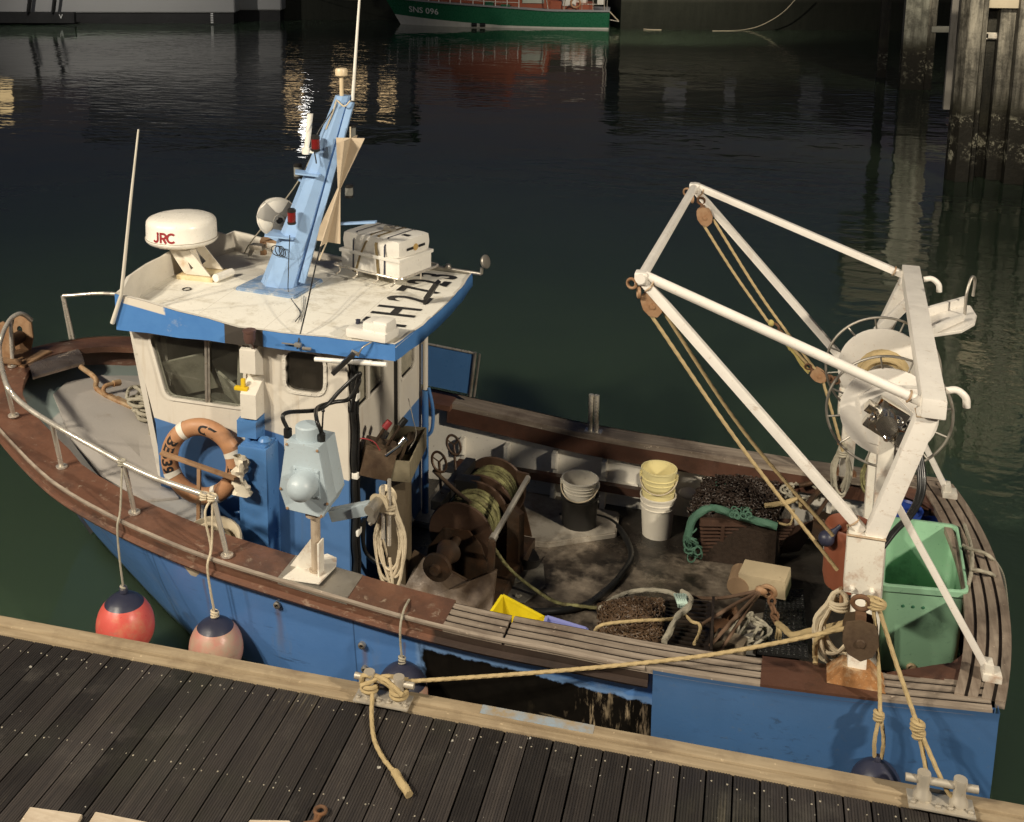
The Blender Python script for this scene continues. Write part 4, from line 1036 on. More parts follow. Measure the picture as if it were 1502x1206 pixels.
# radar scanner
rc = bn(267, 353, .12); rad = .312
q = MB(); q.lathe([(.10, -.05), (.20, -.028), (.285, .0), (.305, .02), (.31, .035), (.304, .045), (.302, .05), (.300, .155), (.296, .185), (.28, .205), (.24, .222), (.15, .238), (0, .245)], rc, n=56)
rs = q.build('radar_scanner', dome_white, boat)
q = MB(); q.lathe([(.309, .04), (.3115, .043), (.309, .046)], rc, n=56); q.build('dome_seam', M('seam_grey', (.35, .31, .25), .6), rs)
tm = MB(); Q_ = lambda pts, w: [tm.grid([[a_ + p_, b_ + p_] for a_, b_ in pts]) for p_ in (V((0, 0, .001)),)]
def stroke(pts, w, cx_):
    L = [V((x + cx_, y, 0)) for x, y in pts]; rows = []
    for i, p in enumerate(L):
        t_ = (L[min(i + 1, len(L) - 1)] - L[max(i - 1, 0)]).normalized(); s_ = V((-t_.y, t_.x, 0)) * w / 2; rows.append([p + s_ + V((0, 0, .001)), p - s_ + V((0, 0, .001))])
    tm.grid(rows)
w_ = .019; arc = lambda cx_, cy_, r, a0, a1, n=10: [(cx_ + r * math.cos(math.radians(lerp(a0, a1, k / n))), cy_ + r * math.sin(math.radians(lerp(a0, a1, k / n)))) for k in range(n + 1)]
stroke([(.018, .046), (.018, -.015)] + arc(-.006, -.016, .024, 0, -150), w_, -.070)
stroke([(-.022, -.046), (-.022, .046)], w_, .0); stroke([(-.022, .0365), (.006, .0365)] + arc(.006, .0165, .020, 90, -90) + [(-.022, -.0035)], w_, .0); stroke([(.002, -.004), (.028, -.046)], w_ * 1.1, .0)
stroke(arc(0, 0, .037, 48, 312, 16), w_, .076)
mb = MB()
az = math.atan2(CB.y - rc.y, CB.x - rc.x) - math.radians(31)
for p in tm.v:
    a = az + p.x / .302; z = .098 + p.y; r = .302 + .0012 + p.z; mb.v.append(rc + V((math.cos(a) * r, math.sin(a) * r, z)))
mb.f, mb.m = tm.f, tm.m; mb.build('maker_letters', red_letter, rs, recalc=False)
pb0 = bz(292, 408, 2.57); q = MB()
q.box(pb0 + V((-.02, .10, .0)), (.34, .30, .05), bev=.01); q.build('pedestal_base', M('yellow_rusty_cream', (.68, .58, .36), .5, dirt=(.42, .22, .06), da=.4, ds=8, bump=.2), rs)
q = MB(); u0 = rc + V((0, 0, -.04))
for dn in (-.02, .2):
    q.prism([V((pb0.x - .12, pb0.y + dn, 2.6)), V((pb0.x + .12, pb0.y + dn, 2.6)), V((u0.x + .16, pb0.y + dn, u0.z)), V((u0.x + .04, pb0.y + dn, u0.z)), V((pb0.x - .04, pb0.y + dn, 2.66))], (0, .012, 0))
q.prism([V((pb0.x - .14, pb0.y, 2.6)), V((pb0.x - .06, pb0.y, 2.6)), V((u0.x + .08, pb0.y, u0.z)), V((u0.x - .06, pb0.y, u0.z))], (0, .19, 0)); q.box((u0.x, u0.y, u0.z - .005), (.3, .26, .02))
q.build('pedestal', M('pedestal_cream', (.66, .61, .52), .5, dirt=(.42, .24, .08), da=.35, ds=7, bump=.15), rs)
a = bz(316, 408, 2.60); b = bz(340, 399, 2.60); MB().cyl(a, b, .035, 12).build('cable_gland', dome_white, rs)
# port whip antenna at the roof corner
a = V((-4.68, -1.02, 2.48)); t_ = bn(203, 190, -1.02)
q = MB(); q.tube([a, bn(178, 432, -1.02), bn(191, 300, -1.02), t_], lambda t: lerp(.019, .007, t), 10); q.build('whip_antenna', M('antenna_cream', (.6, .56, .48), .4), boat)
# life raft in its cradle
A, B_, Cc = bz(500, 397, 2.60), bz(586, 417, 2.60), bz(621, 396, 2.60)
ex = (B_ - A); Lx = ex.length; ex.normalize(); ey = (Cc - B_); Ly = ey.length; ey = (ey - ex * ey.dot(ex)); Ly = ey.length; ey.normalize()
RM = Matrix((ex, ey, V((0, 0, 1)))).transposed(); o = A + ex * Lx / 2 + ey * Ly / 2
raft = thing('life_raft', 'white life raft canister strapped on the wheelhouse roof', 'life raft', o)
Hr = .36
def rshape(z0, z1, g, bev): 
    return MB().box(o + V((0, 0, (z0 + z1) / 2)), (Lx - g, Ly - g, z1 - z0), RM, bev)
rshape(.02, .20, 0.0, .035).build('lower_shell', plastic_white, raft); rshape(.195, Hr, 0.012, .07).build('upper_shell', plastic_white, raft)
rshape(.175, .205, -.02, .008).build('joint_flange', plastic_white, raft)
def band(x, w, m, name, tilt=0):
    h = Hr + .004; y = Ly / 2 + .006; q = MB()
    path = [(x - tilt, -y - .004, .02), (x - tilt * .6, -y, .18), (x - tilt * .2, -y + .002, h - .07), (x, -y + .055, h), (x, y - .055, h), (x - tilt * .2, y - .002, h - .07), (x - tilt, y + .004, .02)]
    rows = []
    for (px_, py_, pz_) in path: rows.append([o + RM @ V((px_ - w / 2, py_, pz_)), o + RM @ V((px_ + w / 2, py_, pz_))])
    q.grid(rows); return q.build(name, m, raft, ang=80)
band(-Lx * .27, .016, navy_cap, 'black_band'); band(Lx * .26, .016, navy_cap, 'black_band')
band(-Lx * .02, .022, strap_brown, 'strap', .14); band(Lx * .10, .03, strap_brown, 'strap', -.04)
q = MB(); q.box(o + RM @ V((Lx * .06, 0, Hr + .02)), (.10, .05, .03), RM, .006); q.box(o + RM @ V((Lx * .02, .02, Hr + .035)), (.06, .05, .02), RM, .006); q.build('release_unit', steel_dull, raft)
MB().box(o + RM @ V((Lx * .36, -.02, Hr + .002)), (.07, .05, .002), RM, 0).build('dark_label', black_letter, raft)
for dy in (-.08, .08): MB().box(o + RM @ V((Lx / 2 + .0, dy, .27)), (.004, .085, .022), RM, 0).build('dark_label', black_letter, raft)
MB().lathe([(.03, 0), (.03, .004)], o + RM @ V((Lx / 2 - .004, 0, .27)), ex, 16).build('round_emblem', M('emblem_tan', (.5, .33, .12), .5), raft)
q = MB(); g = .05
ring = [o + RM @ V((sx * (Lx / 2 + g), sy * (Ly / 2 + g), .06)) for sx, sy in ((-1, -1), (1, -1), (1, 1), (-1, 1))]
q.tube(rpoly(ring, .06), .010, 8, closed=True)
for sx in (-.45, -.15, .2, .48):
    p = o + RM @ V((sx * Lx, -Ly / 2 - g, .06)); q.pipe([p, p + V((0, 0, -.045)), p + V((0, 0, -.06)) - ey * .05], .008)
p = o + RM @ V((Lx / 2 + g, 0, .06)); q.pipe([p, p - V((0, 0, .06))], .008)
q.build('cradle', steel, raft)
# float-free beacon housing
e0 = bz(507, 494, 2.56); e1 = bz(566, 505, 2.56); ex = (e1 - e0); Le = ex.length; ex.normalize(); ey = V((-ex.y, ex.x, 0)); RM2 = Matrix((ex, ey, V((0, 0, 1)))).transposed(); oe = (e0 + e1) / 2 + ey * .10
eb = MB().box(oe + V((0, 0, .035)), (Le, .21, .07), RM2, .025).build('beacon_housing', plastic_white, boat)
q = MB(); q.box(oe + ex * .06 + V((0, 0, .09)), (Le * .6, .17, .09), RM2, .035); q.box(oe + ex * .10 + V((0, 0, .10)), (Le * .38, .15, .10), RM2, .035); q.build('beacon_hump', plastic_white, eb)
MB().lathe([(.02, 0), (.016, .02), (.02, .03), (0, .035)], oe - ex * .13 + V((0, .02, .07)), n=12).build('beacon_knob', navy_cap, eb)
# floodlights, lamp arm, tube lamp
def flood(a, b, w, label=None):
    q = MB(); q.bar(a, b, w, .035, bev=.006); return q.build('floodlight', black_plastic, boat)
fl = flood(bz(626, 437, 2.60), bz(642, 414, 2.74), .10)
q = MB(); q.bar(bz(622, 447, 2.56), bz(628, 432, 2.62), .02); q.build('floodlight_arm', black_plastic, fl)
fl = flood(bn(488, 548, -1.10), bn(519, 519, -1.06), .05)
q = MB(); q.bar(bn(516, 516, -1.04), bn(526, 520, -1.0), .03); q.pipe([bn(525, 522, -1.02), bn(532, 510, -1.02), bn(545, 502, -.98)], .006); q.build('floodlight_arm', steel_dull, fl)
q = MB(); q.cyl(bn(462, 527, -1.0), bn(567, 535, -1.0), .018, 14); q.cyl(bn(520, 531, -1.0), bn(545, 533, -1.0), .021, 14); q.build('tube_lamp', plastic_white, boat)
q = MB(); bl = bn(366, 497, -1.07); q.lathe([(.035, -.03), (.045, 0), (.045, .05), (.05, .055), (.05, .07), (0, .075)], bl, n=18); q.bar(bl - V((0, 0, .03)), bn(372, 512, -.95), .025, .02); q.build('side_lamp', brown_lens, boat)
q = MB(); kn = bn(437, 506, -1.02); q.box(kn, (.05, .03, .03), bev=.005); q.box(kn + V((.07, 0, -.02)), (.07, .02, .02), bev=.006); q.bar(kn + V((-.02, 0, .0)), kn + V((-.13, 0, .0)), .008); q.build('fascia_cleat', steel_dull, boat)
a, b = bn(622, 389, .93), bn(706, 402, .93)
q = MB(); q.cyl(a, b, .016, 12); q.cyl(b, bn(707, 393, .93), .016, 12); q.ball(a.lerp(b, .42) + V((0, 0, .02)), .03, 10)
ar = q.build('lamp_arm', steel_dull, boat)
c = bn(712, 384, .93); q = MB(); q.lathe([(.02, -.028), (.05, -.02), (.062, 0), (.06, .012), (.05, .015)], c, (.9, -.25, .25), 22); q.build('arm_lamp', steel_dull, ar)
q = MB(); pts = [bz(u, v, 2.75) for u, v in ((356, 374), (372, 366), (382, 360))]; q.bar(bz(366, 374, 2.56), bz(372, 362, 2.72), .03); q.box(bz(378, 362, 2.72), (.13, .09, .05), bev=.02); q.bar(bz(384, 362, 2.72), bz(406, 372, 2.66), .02); q.build('horn', steel_dull, boat)
for (u, v) in ((274, 424),): MB().torus(bz(u, v, 2.562), .035, .005, (0, 0, 1), 20, 6).build('roof_ring', black_rubber, boat)
# ---------------------------------------------------------------- gantry at the stern
gy = {}
K = {-1: V((.84, -1.36, 1.72)), 1: V((.84, 1.30, 1.77))}
T = {-1: V((1.15, -1.37, 2.74)), 1: V((1.22, 1.37, 2.74))}
E_ = {-1: V((-.58, -1.37, 3.34)), 1: V((-.52, 1.36, 3.34))}
q = MB(); q.bar(T[-1] + V((0, -.10, 0)), T[1] + V((0, .10, 0)), .135, .12, bev=.012); gan = q.build('stern_gantry', gantry_white, boat)
for sg in (-1, 1):
    q = MB(); foot = V((K[sg].x + .0, sg * 1.46, zg(.85)))
    q.bar(foot, K[sg] + V((0, 0, -.1)), .12, .11, up=(1, 0, 0), bev=.012); q.build('gantry_post', rusty_white, gan)
    q = MB(); q.bar(K[sg] + V((.0, 0, -.05)), T[sg] + V((0, 0, .02)), .115, .125, up=(0, 1, 0), bev=.012); q.build('gantry_leg', gantry_white, gan)
    q = MB(); q.box(K[sg] + V((.0, sg * -.0 - .03, -.05)), (.215, .12, .38), (0, 0, 0), .012)
    if sg < 0:
        for dx in (-.06, .055): q.lathe([(.016, 0), (.016, .02), (.008, .03)], K[sg] + V((dx, -.09, -.20)), (0, -1, 0), 8)
    q.build('knee_plate', rusty_white, gan)
    q = MB(); q.bar(K[sg] + V((-.02, 0, .14)), E_[sg], .06, .06, bev=.01); q.build('boom', gantry_white, gan)
    q = MB()
    (q.cyl(T[sg] + V((-.06, 0, .0)), E_[sg] + V((.02, 0, .02)), .032, 18) if sg < 0 else q.bar(T[sg] + V((-.06, 0, .0)), E_[sg] + V((.02, 0, .02)), .055, .055, bev=.008)); q.build('upper_stay', gantry_white, gan)
    fb = V((1.63, sg * 1.24, .955)); tb = K[sg].lerp(T[sg], .33) + V((.06, -sg * .04, 0))
    if sg < 0: tb = bn(1313, 735, -1.30)
    q = MB(); q.bar(fb, tb, .052, .042, bev=.008); q.build('stern_strut', gantry_white, gan)
    q = MB(); q.box(fb + V((0, 0, .02)), (.11, .12, .05), bev=.008); q.box(fb + V((-.02, 0, .06)), (.05, .09, .09), bev=.008); q.build('strut_foot', rusty_white, gan)
    k_ = 1 if sg < 0 else .55
    q = MB(); q.hexa([foot + V((-.17, -.1, .0)), foot + V((.17, -.1, .0)), foot + V((.17, .1, .0)), foot + V((-.17, .1, 0)), foot + V((-.08, -.075, .10)), foot + V((.08, -.075, .10)), foot + V((.08, .075, .10)), foot + V((-.08, .075, .10))]); q.v = [foot + (p - foot) * k_ for p in q.v]; q.build('rusted_foot', rust_orange if sg < 0 else rust, gan)
q = MB(); q.cyl(E_[-1] + V((0, -.06, .01)), E_[1] + V((0, .06, .01)), .032, 16); q.build('boom_crossbar', gantry_white, gan)
for sg in (-1, 1):
    q = MB(); c = E_[sg]; q.torus(c + V((-.055, -.03, -.03)), .03, .010, (.3, 1, 0), 18, 8); q.torus(c + V((-.01, -.03, -.085)), .03, .010, (1, .3, 0), 18, 8); q.build('end_shackle', rust_pale, gan); MB().box(c + V((0, 0, .005)), (.08, .085, .08), bev=.012).build('boom_end', gantry_white, gan)
weld = M('weld_bead', (.50, .40, .28), .6, .1, var=.3, dirt=(.28, .13, .05), da=.45, ds=12, bump=.5, bsc=140)
q = MB()
for sg in (-1, 1):
    for p0, p1, r_ in ((K[sg] + V((-.02, 0, .14)), E_[sg], .036), (E_[sg], K[sg] + V((-.02, 0, .14)), .036), (T[sg] + V((-.06, 0, 0)), E_[sg], .036), (E_[sg], T[sg], .034)):
        d_ = (p1 - p0).normalized()
        q = MB(); q.torus(p0 + d_ * .075, r_, .006, d_, 18, 6); q.build('weld_bead', weld, gan)
    d_ = (T[sg] - K[sg]).normalized(); c_ = T[sg] - d_ * .075
    q = MB(); q.tube([c_ + V((a, b, 0)) for a, b in ((-.065, -.06), (.065, -.06), (.065, .06), (-.065, .06))], .006, 6, closed=True); q.build('weld_bead', weld, gan)
    c_ = K[sg] + V((0, -.03, .142)); q = MB(); q.tube([c_ + V((a, b, 0)) for a, b in ((-.108, -.06), (.108, -.06), (.108, .06), (-.108, .06))], .008, 6, closed=True); q.build('weld_bead', weld, gan)
# horns and davit on the aft side of the beam
for n_ in (-1.22, 1.18):
    b0 = T[-1].lerp(T[1], (n_ + 1.37) / 2.74); q = MB(); q.pipe([b0 + V((.08, 0, .03)), b0 + V((.14, 0, .04)), b0 + V((.19, 0, .0)), b0 + V((.20, 0, -.06))], .022, 12); q.build('fairlead_horn', gantry_white, gan)
dz = 2.72
P = [bz(u, v, dz) for u, v in ((1350, 466), (1404, 446), (1424, 448), (1433, 462), (1430, 474), (1412, 484), (1358, 492))]
q = MB(); q.prism([p - V((0, 0, .025)) for p in P], (0, 0, .025), bev=.006); q.bar(P[0] + V((0, 0, .03)), P[2] + V((-.04, 0, .03)), .03, .07); q.bar(P[6] + V((.02, 0, .03)), bz(1412, 465, dz + .03), .03, .05); q.build('davit_plate', gantry_white, gan)
a = bz(1415, 462, dz); q = MB(); q.pipe([a, a + V((.0, 0, .16)), a + V((.03, .05, .27)), a + V((.06, .10, .24)), a + V((.055, .09, .12))], .011); q.build('davit_eye', steel_dull, gan)
# inner stays on the starboard side
q = MB(); q.bar(T[1] + V((.05, -.25, -.05)), K[1] + V((.14, -.18, .55)), .07, .07); q.bar(T[1] + V((.06, -.1, -.05)), K[1] + V((.18, .0, .45)), .05, .05); q.box(T[1] + V((.04, -.3, -.22)), (.03, .3, .34)); q.build('gantry_bracket', gantry_white, gan)

# net drum between the legs
n1, n2 = -.42, .42
c1_, c2_ = bn(1302, 610, n1), bn(1296, 537, n2); zc = (c1_.z + c2_.z) / 2; c1_.z = c2_.z = zc; sx = (c1_.x + c2_.x) / 2; c1_.x = c2_.x = sx
ax = (c2_ - c1_).normalized()
dr = MB().cyl(c1_, c2_, .085, 24).build('net_drum', gantry_white, boat)
for c, d in ((c1_, -1), (c2_, 1)):
    q = MB(); q.lathe([(.06, -.012), (.30, -.012), (.315, -.006), (.315, .006), (.30, .012), (.06, .012)], c, ax, 48); q.build('drum_flange', gantry_white, dr)
    q = MB(); q.torus(c, .40, .0095, ax, 64, 8)
    for k in range(12):
        a = 2 * PI * k / 12 + .2; r_ = V((1, 0, 0)) * math.cos(a) + V((0, 0, 1)) * math.sin(a); q.cyl(c + r_ * .31, c + r_ * .40, .007, 6)
    q.build('guard_ring', steel_dull, dr)
q = MB(); random.seed(3)
for k in range(26):
    t = .06 + .55 * random.random(); rr = .13 + .045 * random.random(); tl = random.uniform(-.10, .10)
    q.torus(c1_.lerp(c2_, .66 + .40 * t), rr, .013, (ax + V((tl, 0, random.uniform(-.12, .12)))), 22, 6)
q.build('wound_rope', rope_tan, dr)
# hydraulic motor on the near hub
q = MB(); m_ = c1_ + V((-.02, -.06, -.02))
q.box(m_, (.22, .08, .24), (0, .5, 0), .02); q.cyl(m_, m_ + V((0, -.13, 0)), .07, 16); q.box(m_ + V((.10, -.04, -.10)), (.09, .10, .12), (0, .3, .2), .015); q.box(m_ + V((-.09, -.05, .08)), (.10, .07, .07), (.3, .5, .1), .015)
for k in range(5): q.lathe([(.022, 0), (.022, .03), (.012, .035), (.012, .06)], m_ + V((random.uniform(-.1, .1), -.05, random.uniform(-.12, .12))), (random.uniform(-.5, .5), -1, random.uniform(-.3, .5)), 8)
q.build('drum_motor', mirror, dr)
q = MB(); q.prism([c1_ + V((-.20, -.03, .10)), c1_ + V((-.06, -.03, .22)), c1_ + V((.2, -.03, -.02)), c1_ + V((.12, -.03, -.26)), c1_ + V((-.12, -.03, -.22))], (0, .012, 0)); q.bar(c1_ + V((.02, -.03, .2)), T[-1] + V((-.02, .45, -.08)), .03, .02); q.build('motor_cover', gantry_white, dr)
q = MB(); q.bar(V((sx, n1 + .02, DZ + .02)), V((sx, n1 + .02, zc - .15)), .13, .1, up=(1, 0, 0)); q.bar(V((sx, n2, DZ + .02)), V((sx, n2, zc - .1)), .12, .1, up=(1, 0, 0)); q.build('drum_column', rusty_white, dr)
q = MB()
for dx in (0, .03): q.pipe([c1_ + V((.12, -.06, -.05 + dx)), bn(1340 + 130 * dx, 640, -.5), bn(1348 + 200 * dx, 690, -.6), bn(1347 + 200 * dx, 725, -.7), bn(1333 + 160 * dx, 755, -.85), bn(1312 + 100 * dx, 778, -1.0), bn(1296, 796 + 200 * dx, -1.12)], .017)
q.build('hydraulic_hose', black_rubber, dr)

def block(c, d, sz, label, m=rust_pale):       # pulley block: two shells, sheave, hook
    t = thing('pulley_block', label, 'pulley block', c, group='pulley blocks of the gantry'); d = V(d).normalized()
    w = d.cross(V((0, 1, 0))).normalized(); sh = [(-.42, .5), (-.5, .2), (-.52, -.15), (-.36, -.55), (0, -.75), (.36, -.55), (.52, -.15), (.5, .2), (.42, .5), (0, .62)]
    for dy in (-.22, .16):
        q = MB(); q.prism([V(c) + (w * a - d * b) * sz + V((0, dy * sz * 1.3, 0)) for a, b in sh], (0, .05 * sz, 0), bev=.003); q.lathe([(.14 * sz, 0), (.12 * sz, .05 * sz), (0, .06 * sz)], V(c) + V((0, dy * sz * 1.3, 0)) + d * .15 * sz, (0, -1, 0), 12); q.build('shell', m, t)
    q = MB(); q.lathe([(.45 * sz, -.18 * sz), (.36 * sz, 0), (.45 * sz, .18 * sz)], V(c) + d * .15 * sz, (0, 1, 0), 24); q.build('sheave', winch_iron, t)
    q = MB(); top_ = V(c) - d * .6 * sz; q.box(top_, (.3 * sz, .45 * sz, .3 * sz), bev=.006); q.torus(top_ - d * .42 * sz, .24 * sz, .075 * sz, (0, 1, .2), 18, 8); q.build('shackle', rust, t)
    return t
block(bn(957, 444, -1.36), (.45, 0, -1), .125, 'weathered grey pulley block under the near corner of the white boom')
block(bn(1034, 316, 1.33), (.3, 0, -1), .125, 'tan pulley block under the far top corner of the white boom')
block(bn(1262, 930, -1.62), (.05, 0, -1), .20, 'large dark brown pulley block hanging below the rusty white knee plate', winch_plate)
block(bn(1200, 550, 1.15), (.8, 0, -.6), .10, 'small rusty block beside the far gantry leg, taking the boom tackle')
def ropes(name, runs, r, m, label, cat='rope', group=None):
    q = MB()
    for pts in runs: q.rope(pts, r)
    return solo(name, q, m, label, cat, runs[0][0], group=group)
ropes('tackle_rope', [[bn(948, 452, -1.36), bn(1085, 652, -1.34), bn(1228, 836, -1.32)], [bn(968, 449, -1.36), bn(1090, 632, -1.3), bn(1222, 786, -1.25)]], .012, rope_tan, 'doubled tan rope running down from the near block of the boom to the knee plate', group='boom tackle ropes')
ropes('tackle_rope', [[bn(1027, 322, 1.33), bn(1076, 400, 1.3), bn(1128, 474, 1.25)], [bn(1046, 322, 1.33), bn(1120, 440, 1.25), bn(1198, 545, 1.15)], [bn(1158, 505, 1.2), bn(1185, 535, 1.16)], [bn(1206, 556, 1.15), bn(1222, 610, 1.15), bn(1236, 662, 1.2)]], .012, rope_tan, 'doubled tan rope running down from the far block of the boom', group='boom tackle ropes')
q = MB(); a = bn(1136, 480, 1.24)
for (u, v) in ((1137, 480), (1144, 490)): q.torus(bn(u, v, 1.23), .034, .011, (.5, 1, .3), 16, 8)
q.build('hook_links', rust, gan)
q = MB()
for i, (u, v) in enumerate(((1131, 474), (1152, 497), (1157, 505), (1160, 510))): q.ball(bn(u, v, 1.22), .026, 8, (1, .8, 1.2))
q.rope([bn(1148, 492, 1.22), bn(1160, 512, 1.2), bn(1188, 545, 1.16)], .012); q.rope([bn(1156, 500, 1.22), bn(1172, 530, 1.2), bn(1186, 548, 1.16)], .01)
q.build('tackle_knot', M('yellow_rope_knot', (.42, .34, .12), .8, bump=.5), gan)
q = MB()
for i in range(3): q.torus(bn(1212 + 7 * i, 554 + 2 * i, 1.15), .030, .010, (1 if i % 2 else .2, 1, .3), 14, 7)
q.build('tackle_chain', rust, gan)

# ---------------------------------------------------------------- hauler on the port rail
hb = bz(462, 842, zg(-2.75) + .01); hb.y = -bg(hb.x) + .12
hz = lambda u, v: bn(u, v, hb.y - .10)
face = [hz(419, 647), hz(467, 657.5), hz(483, 741), hz(473.5, 760.5), hz(420, 747.5), hz(409.5, 717)]
pd = MB()
P = [bz(u, v, hb.z + .012) for u, v in ((414, 848), (446, 822), (480, 812), (494, 818), (493, 830), (468, 856))]
pd.prism([p - V((0, 0, .012)) for p in P], (0, 0, .014), bev=.003)
ctop = (face[3] + face[4]) / 2; pole = V((hb.x, hb.y, hb.z))
pt = V((pole.x, pole.y, ctop.z - .0))
pd.prism([pole + V((.0, 0, .0)), pole + V((-.21, 0, 0)), pole + V((-.03, 0, .26)), pole + V((0, 0, .26))], (0, .012, 0)); pd.prism([pole + V((.04, -.07, 0)), pole + V((.04, -.07, .26)), pole + V((.04, .02, .26)), pole + V((.04, .02, 0))], (.012, 0, 0))
ped = pd.build('hauler_pedestal', rusty_white, boat)
q = MB(); q.cyl(pole, pt + V((0, 0, -.03)), .034, 18); q.cyl(pole, pole + V((0, 0, .03)), .05, 18); q.cyl(pt + V((0, 0, -.05)), pt + V((0, 0, .01)), .07, 20); q.build('hauler_post', M('cream_grimy_post', (.50, .41, .31), .45, .3, dirt=(.22, .13, .07), da=.35, ds=8, bump=.2), ped)
hc = sum(face, V()) / 6
q = MB(); q.prism(face, (0, .014, 0), bev=.004); hau = q.build('pot_hauler', blue_pale, boat)
def inset(poly, k, dy): return [hc + (p - hc) * k + V((0, dy, 0)) for p in poly]
q = MB(); rr = [inset(face, .985, .014), inset(face, .985, .13), inset(face, .94, .15), inset(face, .95, .16), inset(face, .95, .30), inset(face, .86, .33)]
for r in rr: r.append(r[0].copy())
q.grid(rr); q.add(rr[-1][:-1], [list(range(6))]); q.build('hauler_casing', blue_pale, hau, ang=25)
dp = [hz(430, 683), hz(468, 690), hz(470, 732), hz(431, 724)]
q = MB(); q.prism([p + V((0, -.008, 0)) for p in dp], (0, .010, 0), bev=.002)
for p in dp: q.lathe([(.008, 0), (.008, .006), (0, .008)], p.lerp(sum(dp, V()) / 4, .14) + V((0, -.008, 0)), (0, -1, 0), 8)
q.build('cover_plate', blue_pale, hau)
dc = hz(449, 707); q = MB(); q.lathe([(.098, .0), (.098, .09)] + [(.098 * math.cos(a), .09 + .09 * math.sin(a)) for a in [PI / 2 * k / 8 for k in range(1, 9)]], dc, (0, -1, 0), 32); q.build('hub_dome', blue_pale, hau)
for p in face: MB().lathe([(.010, 0), (.010, .008), (0, .010)], p.lerp(hc, .07), (0, -1, 0), 6).build('face_bolt', rust_pale, hau)
tp = (face[0] + face[1]) / 2 + V((-.01, .12, .0)); q = MB(); q.lathe([(.085, -.03), (.085, .085), (.075, .095), (0, .10)], tp, n=20); q.build('motor_cap', blue_pale, hau)
q = MB()
for off, wv in ((-.15, 0), (.10, .02)):
    q.cyl(tp + V((off, 0, -.02)), tp + V((off, 0, .04)), .03, 10)
h1 = tp + V((-.15, 0, .03)); h2 = tp + V((.10, .02, .03))
q.pipe([h1, h1 + V((-.02, 0, .12)), bn(470, 600, -1.2), bn(500, 572, -1.05), bn(527, 548, -.98), bn(524, 562, -.95), V((AS + .02, -.86, 1.95))], .015)
q.pipe([h2, h2 + V((-.04, 0, .10)), bn(466, 598, -1.2), bn(490, 590, -1.05), bn(512, 585, -.98), bn(527, 560, -.96), bn(522, 550, -.95)], .015)
q.cyl(tp + V((.10, .02, .06)), tp + V((.11, .02, .2)), .006, 6); q.ball(tp + V((.11, .02, .2)), .013, 8)
q.build('hydraulic_hose', black_rubber, hau)
aa, ab = bn(498, 757, hb.y + .12), bn(545, 744, hb.y + .12)
q = MB(); q.bar(aa + V((-.06, 0, -.0)), ab, .07, .085, bev=.006); q.build('hauler_arm', blue_pale, hau)
rc_ = bn(558, 741, hb.y + .12); q = MB(); q.lathe([(.075, -.06), (.05, -.03), (.045, 0), (.05, .03), (.075, .06), (.02, .06)], rc_ + V((0, .06, .02)), (.2, 1, .15), 24); q.build('guide_roller', M('cream_roller', (.62, .52, .36), .5, bump=.1), hau)
q = MB(); q.lathe([(.04, -.1), (.04, .03), (.03, .05)], rc_ + V((-.02, -.02, .02)), (.2, 1, .15), 14); q.box(rc_ + V((-.04, -.02, -.06)), (.06, .06, .12), (0, .3, 0), .01); q.pipe([rc_ + V((-.03, -.02, -.1)), rc_ + V((-.07, -.03, -.14))], .014); q.build('roller_bracket', steel_dull, hau)
for u, v0, v1 in ((562, 712, 790), (571, 703, 800)):
    MB().cyl(bn(u, v1, hb.y + .16), bn(u, v0, hb.y + .16), .014, 12).build('guide_rod', steel, hau)
def hank(c, w, h, nl, r, m, label, seed, lean=0, depth=.05, group=None, tail=None):
    random.seed(seed); q = MB(); c = V(c)
    for k in range(nl):
        a = random.uniform(.75, 1.0); b = random.uniform(.80, 1.05); dy = random.uniform(-depth, depth); dx = random.uniform(-.18, .18) * w
        pts = []
        for i in range(13):
            t = 2 * PI * i / 12; x = math.sin(t) * w * .5 * a * (1.0 if math.cos(t) < .2 else .62); z = math.cos(t) * h * .5 * b - h * .5 * (1 + .0)
            pts.append(c + V((x + dx * (1 - math.cos(t)) * .5 + lean * z, dy * (1 - math.cos(t)) * .5 + random.uniform(-.006, .006), z + (1 - b) * h * .5)))
        q.rope(pts, r, 6, 5)
    for k in range(3): q.torus(c + V((lean * -.12 * h, 0, -.14 * h - .02 * k)), w * .20, r, (random.uniform(-.2, .2), 0, 1), 16, 7)
    if tail: q.rope(tail, r, 6, 6)
    return solo('rope_hank', q, m, label, 'rope', c, group=group)
hc2 = bn(571, 722, hb.y + .18)
hank(hc2, .20, .70, 7, .011, rope_pale, 'long tan rope hank hanging from the guide rods of the grey-blue hauler', 11, group='rope hanks hung about the boat', tail=[hc2 + V((0, 0, -.5)), hc2 + V((.02, 0, -.7)), bn(571, 862, hb.y + .18)])
hank(bn(1237, 650, 1.28), .14, .50, 7, .012, rope_grey, 'grey-tan rope hank on the left of the far gantry post', 12, group='rope hanks hung about the boat')
hank(bn(1278, 664, 1.15), .13, .42, 6, .010, rope_yellow, 'yellowish rope hank on the right of the far gantry post', 13, group='rope hanks hung about the boat')
hank(bn(1232, 866, -1.28), .26, .52, 10, .013, rope_pale, 'thick tan rope coil hung below the knee plate beside the green bin', 14, group='rope hanks hung about the boat')
q = MB()
for u, v in ((1231, 648),): q.cyl(bn(u, v + 4, 1.3), bn(u, v - 4, 1.3), .016, 10)
q.cyl(bn(1277, 672, 1.2), bn(1277, 655, 1.2), .014, 10); q.cyl(bn(1234, 885, -1.27), bn(1234, 862, -1.27), .014, 8); q.build('belaying_pins', rust_pale, gan)

